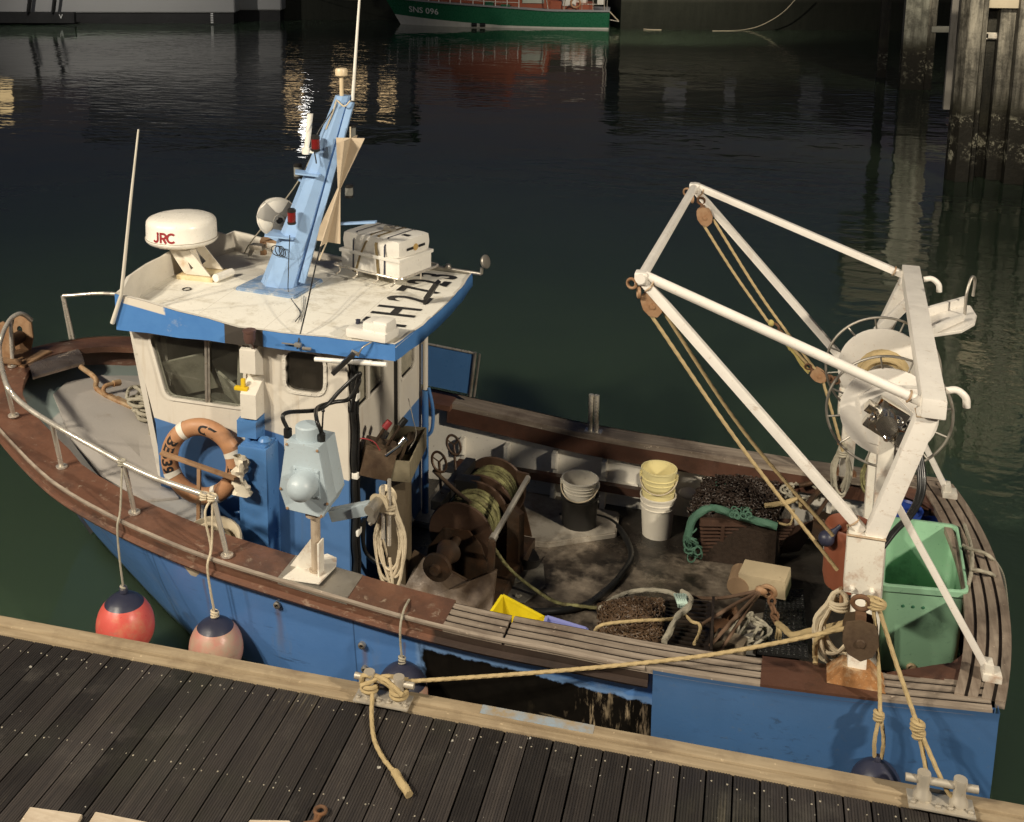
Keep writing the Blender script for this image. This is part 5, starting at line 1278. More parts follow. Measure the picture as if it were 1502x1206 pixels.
# tray post behind the hauler, control box
def P_(u, v, s): return bs(u, v, s)
pc = bz(577, 838, DZ); pc = V((-2.36, -.62, DZ)); ptop = bn(585, 690, -.55)
q = MB(); q.box((ptop.x, -.55, (DZ + ptop.z) / 2), (.16, .15, ptop.z - DZ), bev=.01); tp_ = q.build('gutting_post', M('brown_wet_post', (.11, .085, .055), .5, var=.3, dirt=(.05, .035, .02), da=.35, streak=True), boat)
o = V((ptop.x - .02, -.42, ptop.z)); Rz = Euler((0, 0, .12)).to_matrix(); q = MB(); Lx, Ly, Hh = .26, .62, .17
for (cx_, cy_, w, d) in ((0, -Ly / 2, Lx, .012), (0, Ly / 2, Lx, .012), (-Lx / 2, 0, .012, Ly), (Lx / 2, 0, .012, Ly)): q.box(o + Rz @ V((cx_, cy_, Hh / 2)), (w, d, Hh), Rz, .003)
q.box(o + V((0, 0, .006)), (Lx, Ly, .012), Rz, 0); q.build('bait_tray', M('dirty_tray', (.21, .18, .12), .5, var=.3, dirt=(.09, .07, .04), da=.35), tp_)
t = thing('tool_pile', 'jumble of bars, knife and gloves lying in the brown tray behind the hauler', 'tools', o)
q = MB(); random.seed(5)
q.bar(o + V((-.06, -.25, .10)), o + V((.05, .28, .15)), .05, .012); q.bar(o + V((.06, -.28, .08)), o + V((.0, .2, .17)), .025, .015)
q.build('bar', winch_plate, t); q = MB()
for k in range(4): q.ball(o + V((random.uniform(-.06, .06), random.uniform(-.2, .2), .07)), .05, 10, (1, 1.4, .6))
q.build('glove', black_plastic, t)
q = MB(); q.pipe([o + V((.05, .0, .1)), o + V((.1, .05, .22)), o + V((.07, .06, .36)), o + V((.02, .1, .5))], .004); q.build('wire_end', steel_dull, t)
cbx = bs(540, 680, AS + .12); q = MB(); RC = Euler((0, .25, .35)).to_matrix()
cc = V((AS + .16, -.66, cbx.z)); q.box(cc, (.24, .26, .22), RC, .012); ctl = q.build('control_box', winch_plate, boat)
for i, (dx, dy, m) in enumerate(((-.05, -.04, lens_red), (.05, .04, black_rubber), (.10, -.10, mirror))):
    q = MB(); a = cc + V((dx, dy, .08)); b = a + V((.10, .05, .17 if i < 2 else .08)); q.cyl(a, b, .013, 8); q.build('lever', winch_iron if m is not mirror else mirror, ctl); q = MB(); q.cyl(b, b + V((.035, .02, .05)), .027, 12); q.build('lever_grip', m if m is not lens_red else red_letter, ctl)
q = MB(); q.pipe([cc + V((-.12, -.1, .1)), cc + V((-.1, -.13, .2)), cc + V((0, -.1, .18)), cc + V((.05, -.08, .1))], .005); q.build('red_wire', red_letter, ctl)
q = MB()
for k in range(3): q.pipe([V((AS + .05, -.75 + .03 * k, 1.0)), V((AS + .08, -.72, .72)), V((AS + .22 + .05 * k, -.6, .55)), V((AS + .4, -.5 + .05 * k, .50))], .016)
q.build('hydraulic_hose', black_rubber, boat)

winch_flange = M('dark_rust_flange', (.085, .048, .03), .55, .2, var=.4, dirt=(.16, .08, .04), da=.3, ds=9, bump=.4)
# ---------------------------------------------------------------- trawl winch amidships
wt_ = bz(650, 820, .72)            # centre of the near gypsy head
wx, wn = wt_.x, wt_.y
a0 = V((wx, wn, .72)); a1 = bn(738, 668, wn + 1.35); 
axd = V((.06, 1, 0)).normalized()
wax = [a0 + axd * d for d in (.0, .14, .22, .62, .68, 1.06, 1.14)]
q = MB()
win = None
for d in (.30, .86, 1.30):
    c = a0 + axd * d; x = V((axd.y, -axd.x, 0)); q = MB()
    q.prism([V((c.x, c.y, 0)) + x * a + V((0, 0, z)) for a, z in ((-.30, .26), (-.24, .62), (-.12, .80), (.10, .82), (.20, .72), (.28, .5), (.34, .26))], axd * .02, bev=.004)
    o_ = q.build('trawl_winch' if win is None else 'winch_frame', winch_iron, win or boat); win = win or o_
q = MB(); x = V((axd.y, -axd.x, 0)); c = a0 + axd * .08
q.prism([V((c.x, c.y, 0)) + x * a + axd * b + V((0, 0, z)) for a, b, z in ((-.40, -.28, .26), (.44, -.28, .26), (.40, .02, .66), (.16, .04, .50), (-.30, .04, .66))], axd * .03, bev=.004); q.build('winch_front_plate', winch_plate, win)
q = MB(); q.box(a0 + axd * .6 + V((0, 0, -.40)), (.8, 1.15, .10), Matrix((x, axd, V((0, 0, 1)))).transposed(), .01); q.build('winch_bed', winch_iron, win)
q = MB(); q.cyl(a0 - axd * .1, a0 + axd * 1.2, .04, 16); q.lathe([(.05, -.16), (.11, -.15), (.115, -.12), (.075, -.06), (.07, .04), (.10, .12)], a0, axd, 24); q.lathe([(.04, -.19), (.045, -.16)], a0, axd, 12); q.build('gypsy_head', winch_iron, win)
ctr = a0 + V((.0, 0, .0))
for d0, d1 in ((.40, .80), (.92, 1.28)):
    p, r_ = ctr + axd * d0, ctr + axd * d1
    q = MB(); q.cyl(p, r_, .12, 24)
    drm = q.build('winch_drum', winch_iron, win)
    for e in (p, r_):
        q = MB(); q.lathe([(.10, -.012), (.268, -.012), (.278, 0), (.268, .012), (.10, .012)], e, axd, 40); q.build('drum_flange', winch_flange, drm)
    q = MB(); Lw = (r_ - p).length - .03; nl = int(Lw / .022); random.seed(int(d0 * 100))
    for k in range(nl):
        for lay in range(1):
            R_ = .205 + random.uniform(-.008, .012); q.torus(p + axd * (.02 + Lw * (k + .5) / nl), R_, .0125, axd + V((random.uniform(-.03, .03), 0, random.uniform(-.03, .03))), 30, 7)
    q.lathe([(.197, .02), (.197, Lw)], p, axd, 24)
    q.build('warp', rope_yellow, drm)
q = MB(); c = ctr + axd * .82 + V((-.22, 0, .20)); q.bar(c - axd * .40, c + axd * .45, .09, .08); q.box(ctr + axd * .84 + V((-.1, 0, .22)), (.20, .14, .10), bev=.02); q.build('brake_housing', black_plastic, win)
for d, h in ((.30, .50), (.65, .62)):
    b0 = ctr + axd * (d + .35) + V((-.26, 0, .20)); b1 = b0 + V((-.05, .1, .22)); q = MB(); q.cyl(b0, b1, .012, 8); q.torus(b1, .085, .011, V((.75, -.2, .5)), 22, 8)
    for k in range(3):
        a = 2 * PI * k / 3; q.bar(b1, b1 + (V((.2, .9, .1)) * math.cos(a) + V((-.5, 0, .8)) * math.sin(a)) * .08, .01)
    q.build('hand_wheel', winch_iron, win)
q = MB(); q.pipe([bn(636, 690, wn + .7), bn(668, 720, wn + .6), bn(690, 738, wn + .5)], .018); q.build('winch_lever', winch_plate, win)
q = MB()
for k in range(4): q.pipe([ctr + V((-.35, .3, .1)), ctr + V((-.50 - .03 * k, .42, .22 + .02 * k)), ctr + V((-.62, .3 + .04 * k, .05)), ctr + V((-.60 + .03 * k, .2, -.3))], .016)
q.build('hydraulic_hose', black_rubber, win)
q = MB(); a, b = bn(722, 792, wn + .12), bn(775, 700, wn + .75); q.cyl(a, b, .022, 12); q.lathe([(.03, 0), (.03, .05)], a, (b - a), 12); q.build('gate_bar', steel_dull, win)
q = MB(); q.prism([b + V((0, 0, .02)), b + V((-.13, .1, -.02)), b + V((-.11, .1, -.11)), b + V((0, .02, -.07))], (.0, .03, 0)); q.build('winch_gate', winch_iron, win); q = MB(); q.prism([V((b.x - .16, b.y - .05, DZ)), V((b.x - .06, b.y - .05, DZ)), V((b.x - .06, b.y - .05, .80)), V((b.x - .16, b.y - .05, .88))], (.03, .06, 0)); q.build('gate_post', winch_iron, win); q = MB(); q.bar(V((a.x - .02, a.y, DZ)), a, .06, .05, up=(1, 0, 0)); q.build('gate_post', winch_iron, win)
# ---------------------------------------------------------------- loose gear on deck
def bucket(c, r0, r1, h, m, name, label, handle=True, ribs=(.78, .86), group=None, fill=None):
    t = thing(name, label, 'bucket', c, group=group)
    q = MB(); pr = [(r0 - .004, .004), (r0, 0)] + [(lerp(r0, r1, k), h * k) for k in (.3, .6)]
    for k in ribs: pr += [(lerp(r0, r1, k - .012), h * (k - .012)), (lerp(r0, r1, k) + .006, h * (k - .008)), (lerp(r0, r1, k) + .006, h * (k + .01)), (lerp(r0, r1, k), h * (k + .016))]
    pr += [(r1, h * .96), (r1 + .008, h * .965), (r1 + .008, h), (r1 - .004, h), (r0 - .008, .02), (0, .018)]
    q.lathe([(0, 0)] + pr, c, n=36); q.build('body', m, t)
    if handle:
        q = MB(); pts = [V(c) + V((math.cos(a) * (r1 + .012), math.sin(a) * (r1 + .012) - .0, h * .80 - .10 * math.sin((a - PI) * 1))) for a in [PI + PI * k / 12 for k in range(13)]]
        q.pipe(pts, .006, 8, 3); q.build('handle', rope_pale, t)
        q = MB()
        for sx in (-1, 1): q.box(V(c) + V((sx * (r1 + .008), 0, h * .82)), (.02, .05, .05), bev=.006)
        q.build('handle_lug', m, t)
    return t
cb = bz(849, 792, DZ); cb = V((cb.x, cb.y, DZ)); cb = bz(849, 775, DZ)
bb = solo('plastic_bin', MB().lathe([(0, 0), (.15, 0), (.16, .30), (.168, .31), (.168, .33), (.152, .33), (.14, .03), (0, .03)], cb, n=32), black_plastic, 'round black bin on the deck below a white bucket', 'bin', cb)
bucket(cb + V((0, 0, .215)), .125, .155, .27, bucket_white, 'bucket', 'white bucket stacked in the black bin by the starboard bulwark', ribs=(.60, .72, .82), group='buckets on the deck')
cw = bz(963, 783, DZ)
bucket(cw, .125, .150, .38, bucket_white, 'bucket', 'tall white bucket standing on the deck under a yellowed one', False, (.72, .84), group='buckets on the deck')
bucket(cw + V((0, 0, .225)), .13, .148, .40, bucket_yellow, 'bucket', 'yellowed bucket with an ochre rim nested in the tall white one', True, (.50, .70, .80), group='buckets on the deck')
o = cw + V((.24, .25, .30)); solo('float', MB().ball(o, .07, 16, (1.3, 1, .7)), plastic_white, 'small white oval float right of the yellowed bucket', 'float', o)

# black hose ring lying on the deck
pts = [bz(u, v, DZ + .03) for u, v in ((820, 757), (870, 757), (905, 772), (926, 812), (912, 842), (889, 866), (852, 890), (790, 897), (715, 888), (655, 868))]
solo('deck_hose', MB().pipe(pts, .027, 12, 10), black_rubber, 'thick black hose lying in a wide arc across the brown deck', 'hose', pts[0])
pts = [bn(722, 800, wn + .14), bz(745, 832, DZ + .30), bz(775, 858, DZ + .12), bz(815, 883, DZ + .045), bz(850, 889, DZ + .06), bz(882, 893, DZ + .03)]
ropes('warp_rope', [pts], .014, rope_yellow, 'yellow warp running from the winch across the deck to the brown dredge')
# grey torn mat and scraps
P = [bz(u, v, DZ + .012) for u, v in ((742, 832), (797, 828), (800, 862), (770, 885), (702, 882), (712, 856))]
solo('torn_mat', MB().prism(P, (0, 0, .012), bev=.003), M('grey_mat', (.13, .12, .10), .6, var=.4, dirt=(.05, .04, .03), da=.4, bump=.6, bsc=70), 'grey torn grating mat lying in front of the winch', 'mat', P[0])
for u, v, sx, lab in ((750, 850, .13, 'long pale scrap on the torn grey mat'), (737, 828, .07, 'rounded pale stone-like scrap behind the long one on the mat'), (760, 874, .045, 'small pale pebble at the front tip of the torn mat')):
    c = bz(u, v, DZ + .04); b = MB().ball(c, sx * .5, 10, (1.3, .55, .45))
    for i, p in enumerate(b.v): b.v[i] = p + V((random.uniform(-.008, .008),) * 3)
    solo('debris_scrap', b, M('pale_scrap', (.27, .25, .2), .8, var=.3, bump=.5, dirt=(.1, .08, .06), da=.4), lab, 'debris', c, group='pale scraps on the torn mat')
c = bz(765, 822, DZ + .02); q = MB(); q.lathe([(.16, 0), (.17, .16), (.175, .17), (.16, .15), (.15, .01)], c + V((0, .0, .03)), (.35, -.25, .9), 20, arc=PI * 1.25, start=1.2, cap=False); q.lathe([(0, 0), (.16, 0)], c + V((0, 0, .03)), (.35, -.25, .9), 20)
solo('broken_tub', q, black_plastic, 'broken black plastic tub lying open beside the winch gate', 'tub', c)

# fish crates leaning inside the port bulwark
def crate(P4, d, h, m, label):
    o = sum(P4, V()) / 4; q = MB(); n4 = len(P4)
    for i in range(4):
        a, b = P4[i], P4[(i + 1) % 4]; q.hexa([a, b, b.lerp(o, .06), a.lerp(o, .06), a + d, b + d, (b + d).lerp(o + d, .06), (a + d).lerp(o + d, .06)])
    q.add([p.lerp(o, .02) + d * .04 for p in P4], [(0, 1, 2, 3)])
    for i in range(4):       # rim
        a, b = P4[i] + d, P4[(i + 1) % 4] + d; q.bar(a, b, .022, .022, bev=.004)
    return solo('fish_crate', q, m, label, 'crate', P4[0], group='plastic fish crates by the port rail')
a, b = bn(737, 874, -1.02), bn(801, 908, -1.02)
dd = (b - a); dd.z = 0; L = dd.length; dd = dd / L
z0 = DZ + .03
crate([V((a.x, -1.02, a.z - .30)), V((b.x, -1.02, b.z - .30)), V((b.x - .05, -1.36, b.z - .42)), V((a.x - .10, -1.36, a.z - .42))], V((0, 0, .30)), .3, yellow_plastic, 'bright yellow fish crate tilted against the port bulwark')
a2, b2 = bn(803, 903, -1.02), bn(862, 921, -1.02)
crate([V((a2.x, -1.04, a2.z - .26)), V((b2.x, -1.04, b2.z - .26)), V((b2.x, -1.34, b2.z - .30)), V((a2.x, -1.34, a2.z - .30))], V((0, 0, .26)), .26, violet_plastic, 'violet-blue fish crate aft of the yellow one by the port bulwark')

# dredges
def mesh_bag(P4, z_bulge, m, n=26, seed=1, amp=.02):
    """a lumpy chain-mail bag over the quad P4"""
    random.seed(seed); rows = []
    for i in range(n + 1):
        r = []
        for k in range(n + 1):
            u, v = i / n, k / n; p = P4[0].lerp(P4[1], u).lerp(P4[3].lerp(P4[2], u), v)
            r.append(p + V((0, 0, z_bulge * (math.sin(PI * u) * math.sin(PI * v)) ** .45 + random.uniform(-amp, amp))))
        rows.append(r)
    return rows
def rings(q, rows, r, t, skip=1, seed=1):
    random.seed(seed)
    for i in range(0, len(rows) - 1, skip):
        for k in range(0, len(rows[0]) - 1, skip):
            if random.random() < .12: continue
            q.torus(rows[i][k] + V((0, 0, .008)), r * random.uniform(.8, 1.15), t, V((random.uniform(-.8, .8), random.uniform(-.8, .8), 1)), 7, 4)
shell = M('brown_mussel_mail', (.085, .052, .03), .4, .0, var=.75, vs=34, dirt=(.30, .21, .12), da=.3, ds=26, bump=.6, bsc=60)
shell_dark = M('dark_wet_mail', (.035, .024, .018), .4, .1, var=.6, vs=30, dirt=(.11, .07, .05), da=.25, ds=24, bump=.6, bsc=60)
slat_m = M('dark_wet_slats', (.035, .026, .02), .4, .2, var=.4, dirt=(.13, .09, .06), da=.25, ds=14, bump=.3)
# near brown dredge
zt = DZ + .30
Q = [bz(u, v, zt) for u, v in ((880, 890), (880, 940), (972, 952), (974, 884))]
o = sum(Q, V()) / 4
t = thing('scallop_dredge', 'brown chain-mail dredge with a slatted frame lying by the port rail', 'dredge', V((o.x, o.y, DZ)), group='chain-mail dredges on deck')
rows = mesh_bag([Q[0], Q[1], Q[2], Q[3]], .10, shell, 30, 2, .012)
q = MB(); q.grid([[p - V((0, 0, .03)) for p in r] for r in rows]); 
for edge in (rows[0], rows[-1], [r[0] for r in rows], [r[-1] for r in rows]): q.grid([edge, [V((p.x, p.y, DZ)) for p in edge]])
rings(q, rows, .020, .0055, 1, 3); q.build('chain_bag', shell, t, ang=60)
q = MB(); S = [bz(u, v, zt - .02) for u, v in ((976, 882), (976, 950), (1036, 962), (1040, 884))]
for i in range(13):
    a = S[0].lerp(S[1], i / 12); b = S[3].lerp(S[2], i / 12); q.bar(a, b, .020, .018, bev=.003)
for a, b in ((S[0], S[1]), (S[3], S[2])): q.bar(a + V((0, 0, -.03)), b + V((0, 0, -.03)), .035, .07, bev=.004)
q.bar(S[3] + V((.03, 0, -.05)), S[2] + V((.03, 0, -.05)), .02, .22); q.hexa([V((p.x, p.y, DZ)) for p in S] + [p - V((0, 0, .10)) for p in S]); q.build('slatted_frame', slat_m, t)
q = MB()
for i in range(9):
    p = S[0].lerp(S[1], .15 + .8 * i / 9) + V((-.03, 0, .03)); q.torus(p, .018, .0045, (random.uniform(-.5, .5), .3, 1), 10, 5); q.torus(p + V((-.025, .01, 0)), .018, .0045, (.3, random.uniform(-.5, .5), 1), 10, 5)
q.build('yellow_lacing', rope_tan, t)
q = MB(); q.rope([bz(u, v, zt + .04) for u, v in ((880, 893), (905, 876), (940, 866), (985, 870), (1006, 890))], .018); q.build('edge_rope', rope_grey, t)
ropes('lashing_rope', [[bz(870, 937, zt), bz(880, 918, zt + .16), bz(930, 911, zt + .17), bz(985, 908, zt + .10), bz(1000, 900, zt + .08), bz(1015, 912, zt + .06), bz(1026, 916, zt + .05), bz(1026, 928, zt + .04), bz(1018, 945, zt + .03)]], .012, rope_tan, 'thin tan lashing rope looped over the brown dredge bag')
ropes('lashing_rope', [[bz(974, 942, zt + .04), bz(983, 925, zt + .06), bz(995, 903, zt + .10), bz(1008, 892, zt + .08), bz(1012, 878, zt + .06), bz(1000, 868, zt + .05)]], .024, rope_grey, 'thick grey-tan rope knotted across the slatted dredge frame')
q = MB(); 
for k in range(5): q.rope([bz(990 + 4 * k, 872, zt + .06), bz(994 + 3 * k, 882, zt + .10), bz(996 + 4 * k, 890 + k, zt + .05)], .011)
solo('aqua_rope_tuft', q, rope_aqua, 'pale aqua rope tuft tied on the brown dredge edge', 'rope', bz(1000, 880, zt + .05))
# far dredge with the green net edge
zt2 = DZ + .42
Q = [bz(u, v, zt2) for u, v in ((1035, 706), (1010, 752), (1140, 768), (1165, 715))]
o = sum(Q, V()) / 4
t = thing('scallop_dredge', 'dark wet dredge edged with green net by the starboard bulwark', 'dredge', V((o.x, o.y, DZ)), group='chain-mail dredges on deck')
rows = mesh_bag(Q, .12, shell_dark, 26, 4, .03)
q = MB(); q.grid([[p - V((0, 0, .03)) for p in r] for r in rows]); rings(q, rows, .022, .006, 1, 5)
for edge in (rows[0], rows[-1], [r[0] for r in rows], [r[-1] for r in rows]): q.grid([edge, [V((p.x, p.y, DZ)) for p in edge]])
q.build('chain_bag', shell_dark, t, ang=60)
f0, f1 = bz(1026, 770, DZ + .36), bz(1164, 772, DZ + .36); g0, g1 = bz(1030, 818, DZ + .02), bz(1140, 812, DZ + .02)
q = MB()
for i in range(10):
    k = i / 9; q.bar(f0.lerp(g0, k), f1.lerp(g1, k), .026, .016, bev=.004)
for k in (.25, .5, .72): q.bar(f0.lerp(f1, k) + V((0, -.012, 0)), g0.lerp(g1, k) + V((0, -.012, 0)), .03, .012, bev=.003)
q.bar(f0 + V((0, .02, .02)), f1 + V((0, .02, .02)), .05, .05, bev=.006); q.prism([f1, g1, g1 + V((.16, .1, .0)), f1 + V((.2, .25, -.02))], (.02, .0, 0)); q.build('slatted_frame', M('rusty_wet_slats', (.075, .042, .03), .42, .2, var=.4, dirt=(.15, .08, .05), da=.3, ds=14, bump=.3), t)
q = MB(); gp = [bz(u, v, z) for u, v, z in ((1140, 772, zt2), (1080, 756, zt2 + .04), (1045, 745, zt2 + .05), (1020, 757, zt2), (1010, 780, DZ + .28), (1008, 800, DZ + .16), (1015, 812, DZ + .06))]
q.rope(gp, .034); 
random.seed(8)
for k in range(20): 
    c = gp[-1].lerp(gp[-3], random.random()) + V((random.uniform(-.03, .06), random.uniform(-.08, .02), random.uniform(-.06, .06))); q.torus(c, random.uniform(.03, .055), .007, V((random.uniform(-1, 1), random.uniform(-1, 1), random.uniform(-1, 1))), 14, 5)
for k in range(16):
    c = bz(1085 + random.uniform(-14, 14), 750 + random.uniform(-8, 8), zt2 + .08); q.torus(c, .024, .006, (random.uniform(-.6, .6), -.5, 1), 10, 5)
for k in range(10):
    c = bz(1050 + 5 * k, 710 + random.uniform(-3, 3), zt2 + .09); q.torus(c, .03, .008, (random.uniform(-.6, .6), random.uniform(-.6, .6), 1), 10, 5)
q.build('green_net_edge', M('green_net', (.055, .125, .085), .75, var=.35, dirt=(.03, .07, .05), da=.3, ds=12, bump=.6, bsc=90), t)
random.seed(6)
q = MB(); q.rope([bz(1122, 742, zt2 + .10), bz(1150, 738, zt2 + .12), bz(1172, 732, zt2 + .14), bz(1176, 745, zt2 + .1)], .022); q.rope([bz(1126, 756, zt2), bz(1145, 768, zt2 - .02), bz(1160, 768, zt2 - .02), bz(1164, 748, zt2 + .05)], .011)
solo('lashing_rope', q, rope_tan, 'short tan rope end tied on the dark green-edged dredge', 'rope', bz(1140, 742, zt2))
q = MB(); o = bz(1178, 745, DZ + .5)
for a, b, r in (((1172, 712), (1222, 702), .02), ((1180, 745), (1225, 690), .022), ((1195, 760), (1232, 705), .016), ((1165, 725), (1205, 765), .018)): q.cyl(bz(*a, DZ + .55), bz(*b, DZ + .62), r, 10)
q.prism([bz(u, v, DZ + .35) for u, v in ((1195, 752), (1240, 765), (1235, 800), (1190, 790))], (0, 0, .03)); 
for k in range(6): q.torus(bz(1205 + 6 * k, 765 + 4 * k, DZ + .40), .022, .007, (.3 * k, 1, .4), 12, 6)
solo('dredge_bridle', q, winch_iron, 'tangle of dark rods and links between the dark dredge and the gantry post', 'bridle', o)
# triangular bridle of the near dredge, chain, boards
hub = bz(1117, 866, DZ + .38)
t = thing('towing_bridle', 'rusty three-rod towing bridle reaching from the near dredge', 'bridle', hub)
q = MB()
for u, v, z in ((985, 872, zt), (1030, 916, zt - .02), (1032, 958, zt - .04), (1052, 962, DZ + .2)): q.pipe([hub, hub.lerp(bz(u, v, z), .5) + V((0, 0, .01 if v > 880 else -.05)), bz(u, v, z)], .0135, 8)
q.build('rod', M('bridle_rust', (.16, .10, .065), .55, .2, var=.35, bump=.3), t)
q = MB(); q.ball(hub, .04, 12, (1.2, 1, .9)); q.torus(hub + V((.05, 0, .0)), .05, .018, (.2, 1, .3), 18, 8); q.build('swivel', rust_pale, t)
q = MB(); pth = [bz(u, v, DZ + .36 - .012 * i) for i, (u, v) in enumerate(((1128, 866), (1133, 876), (1131, 888), (1137, 898), (1136, 908), (1141, 915)))]
for i in range(len(pth) - 1):
    c = (pth[i] + pth[i + 1]) / 2; d = (pth[i + 1] - pth[i]).normalized(); sd = d.cross(V((0, 0, 1))) if i % 2 else V((0, 0, 1))
    s2 = sd.normalized(); ov = [c + d * (.042 * math.cos(a)) + s2 * (.024 * math.sin(a)) for a in [2 * PI * k / 14 for k in range(14)]]; q.tube(ov, .0105, 7, closed=True)
solo('chain', q, rust, 'short rusty chain joining the towing bridle to the tan rope', 'chain', pth[0])
q = MB(); q.rope([pth[-1], bz(1150, 922, DZ + .40), bz(1163, 932, DZ + .46), bz(1185, 927, DZ + .52), bz(1210, 922, DZ + .6), bn(1245, 914, -1.5)], .024); q.rope([pth[-1], bz(1141, 925, DZ + .25), bz(1139, 936, DZ + .12)], .013); q.rope([pth[-1], bz(1144, 928, DZ + .25), bz(1143, 938, DZ + .12)], .013)
solo('bridle_rope', q, rope_tan, 'spliced tan rope running from the chain to the brown block', 'rope', pth[-1])
c = bz(1122, 850, DZ + .18); RB = Euler((.05, -.08, -.18)).to_matrix()
solo('plywood_box', MB().box(c, (.36, .22, .16), RB, .006), ply, 'stained plywood box lid lying on the deck behind the bridle', 'box', c)
c = bz(1083, 853, DZ + .12); q = MB(); q.cyl(c + V((-.0, -.09, 0)), c + V((.02, .11, .02)), .085, 20); solo('brown_roll', q, M('brown_leathery_roll', (.27, .18, .11), .5, bump=.2), 'brown cylinder roll left of the plywood box', 'roll', c)
Pm = [bz(u, v, DZ + .05) for u, v in ((1125, 870), (1178, 866), (1186, 968), (1110, 960))]
q = MB(); q.prism(Pm, (0, 0, .015))
for i in range(16):
    for k in range(9):
        c = Pm[0].lerp(Pm[1], (k + .5) / 9).lerp(Pm[3].lerp(Pm[2], (k + .5) / 9), (i + .5) / 16); q.torus(c + V((0, 0, .017)), .014, .0045, (0, 0, 1), 6, 4)
solo('rubber_grid_mat', q, mat_black, 'black rubber grid mat on the deck right of the towing bridle', 'mat', Pm[0])
Pm = [bz(u, v, DZ + .03) for u, v in ((1085, 905), (1122, 900), (1108, 962), (1072, 958))]
solo('metal_sheet', MB().prism(Pm, (0, 0, .01)), M('wet_grey_sheet', (.28, .27, .25), .25, .3, var=.3, dirt=(.1, .08, .06), da=.4), 'wet grey metal sheet on the deck under the towing bridle', 'metal sheet', Pm[0])
q = MB(); c = bz(1072, 905, DZ + .12); q.box(c, (.10, .07, .10), (.2, .4, .5), .015); q.torus(c + V((.03, -.03, .06)), .04, .014, (1, .4, 0), 16, 8); q.box(c + V((-.06, -.1, -.03)), (.14, .12, .06), (.1, 0, .3), .02)
solo('rusty_fitting', q, rust, 'rusty lump of fittings under the bridle rods', 'fitting', c)
q = MB(); c = bz(1070, 952, DZ + .10); q.box(c, (.22, .14, .20), (0, .05, -.2), .02); solo('tan_block', q, M('tan_wet_block', (.25, .2, .14), .5, var=.3, dirt=(.1, .07, .05), da=.35), 'tan wet block beside the near rail under the bridle', 'block', c)

# green fish bin, barrels and buoys in the stern
zr = DZ + .72
Rm_ = [bz(u, v, zr) for u, v in ((1300, 757), (1404, 770), (1420, 868), (1292, 857))]
cB = sum(Rm_, V()) / 4
t = thing('fish_bin', 'large green plastic fish bin standing open in the stern corner', 'fish bin', V((cB.x, cB.y, DZ)))
def ringof(k, z, r): return rpoly([V((cB.x, cB.y, 0)) + V(((p.x - cB.x) * k, (p.y - cB.y) * k, z)) for p in Rm_], r, 5)
rr = [ringof(.90, DZ + .02, .05), ringof(.91, DZ + .035, .05), ringof(.985, zr - .05, .06), ringof(1.02, zr - .045, .06), ringof(1.025, zr - .005, .06), ringof(1.01, zr, .06), ringof(.965, zr, .06), ringof(.955, zr - .03, .06), ringof(.87, DZ + .06, .05)]
for r in rr: r.append(r[0].copy())
q = MB(); q.grid(rr); q.add(rr[-1][:-1], [list(range(len(rr[-1]) - 1))]); q.add(rr[0][:-1], [list(range(len(rr[0]) - 1))[::-1]]); q.build('bin_shell', green_plastic, t)
fc = lambda k, z: V((cB.x, cB.y, 0)) + (Rm_[3].lerp(Rm_[2], k) - cB) * lerp(.905, .985, (z - DZ) / .68) + V((0, 0, z - (0)))
def facept(k, z): 
    p = Rm_[3].lerp(Rm_[2], k); s = lerp(.905, .985, (z - DZ) / .67); return V((cB.x + (p.x - cB.x) * s, cB.y + (p.y - cB.y) * s, z))
nf = (Rm_[2] - Rm_[3]).cross(V((0, 0, 1))).normalized()
q = MB(); 
for k in (.27, .39, .51): q.lathe([(.012, -.004), (.012, .002), (.006, .004)], facept(k, DZ + .56), nf, 10)
q.build('rivet_dimple', M('dark_green_dimple', (.05, .18, .1), .5, bump=0), t)
q = MB(); q.lathe([(.034, -.02), (.036, .012), (.026, .02), (.018, .012), (0, .012)], facept(.43, DZ + .07), nf, 18); q.build('drain_plug', M('tan_plug', (.45, .33, .2), .5), t)
a = Rm_[2] + V((.01, -.04, -.05)); q = MB(); q.pipe([a, a + V((.07, .0, -.04)), a + V((.08, .02, -.17)), a + V((.02, .02, -.20))], .012); q.build('bin_handle', green_plastic, t)
for (u, v), z, r, h, lab in (((1322, 742), DZ + .64, .18, .62, 'blue drum behind the green bin, nearer the gantry'), ((1378, 768), DZ + .62, .17, .60, 'blue drum squeezed in the starboard stern corner behind the green bin')):
    c = bz(u, v, z); c = V((c.x, c.y, DZ)); q = MB(); q.lathe([(r * .96, 0), (r, .03), (r, h * .3), (r * 1.03, h * .33), (r, h * .36), (r, h * .66), (r * 1.03, h * .69), (r, h * .72), (r, h - .03), (r * .95, h), (r * .90, h - .02), (0, h - .02)], c, n=32)
    q.lathe([(.03, 0), (.03, .025), (0, .026)], c + V((r * .5, 0, h - .02)), n=12); solo('plastic_drum', q, blue_barrel, lab, 'drum', c, group='blue drums in the stern')
c = bz(1228, 862, DZ); c = bn(1232, 850, -.75); c = V((c.x, -.55, DZ)); r = .17
cc_ = bn(1240, 862, -.72); cc_.z -= .1
q = MB(); q.lathe([(.08, 0), (.14, .03), (.155, .10), (.155, .40), (.16, .45), (.15, .47), (.14, .44), (.13, .06), (0, .05)], V((cc_.x, -.72, cc_.z + .1)), n=28); tub = solo('orange_tub', q, orange_barrel, 'dirty orange tub behind the knee plate of the gantry', 'tub', V((cc_.x, -.72, cc_.z + .1)))
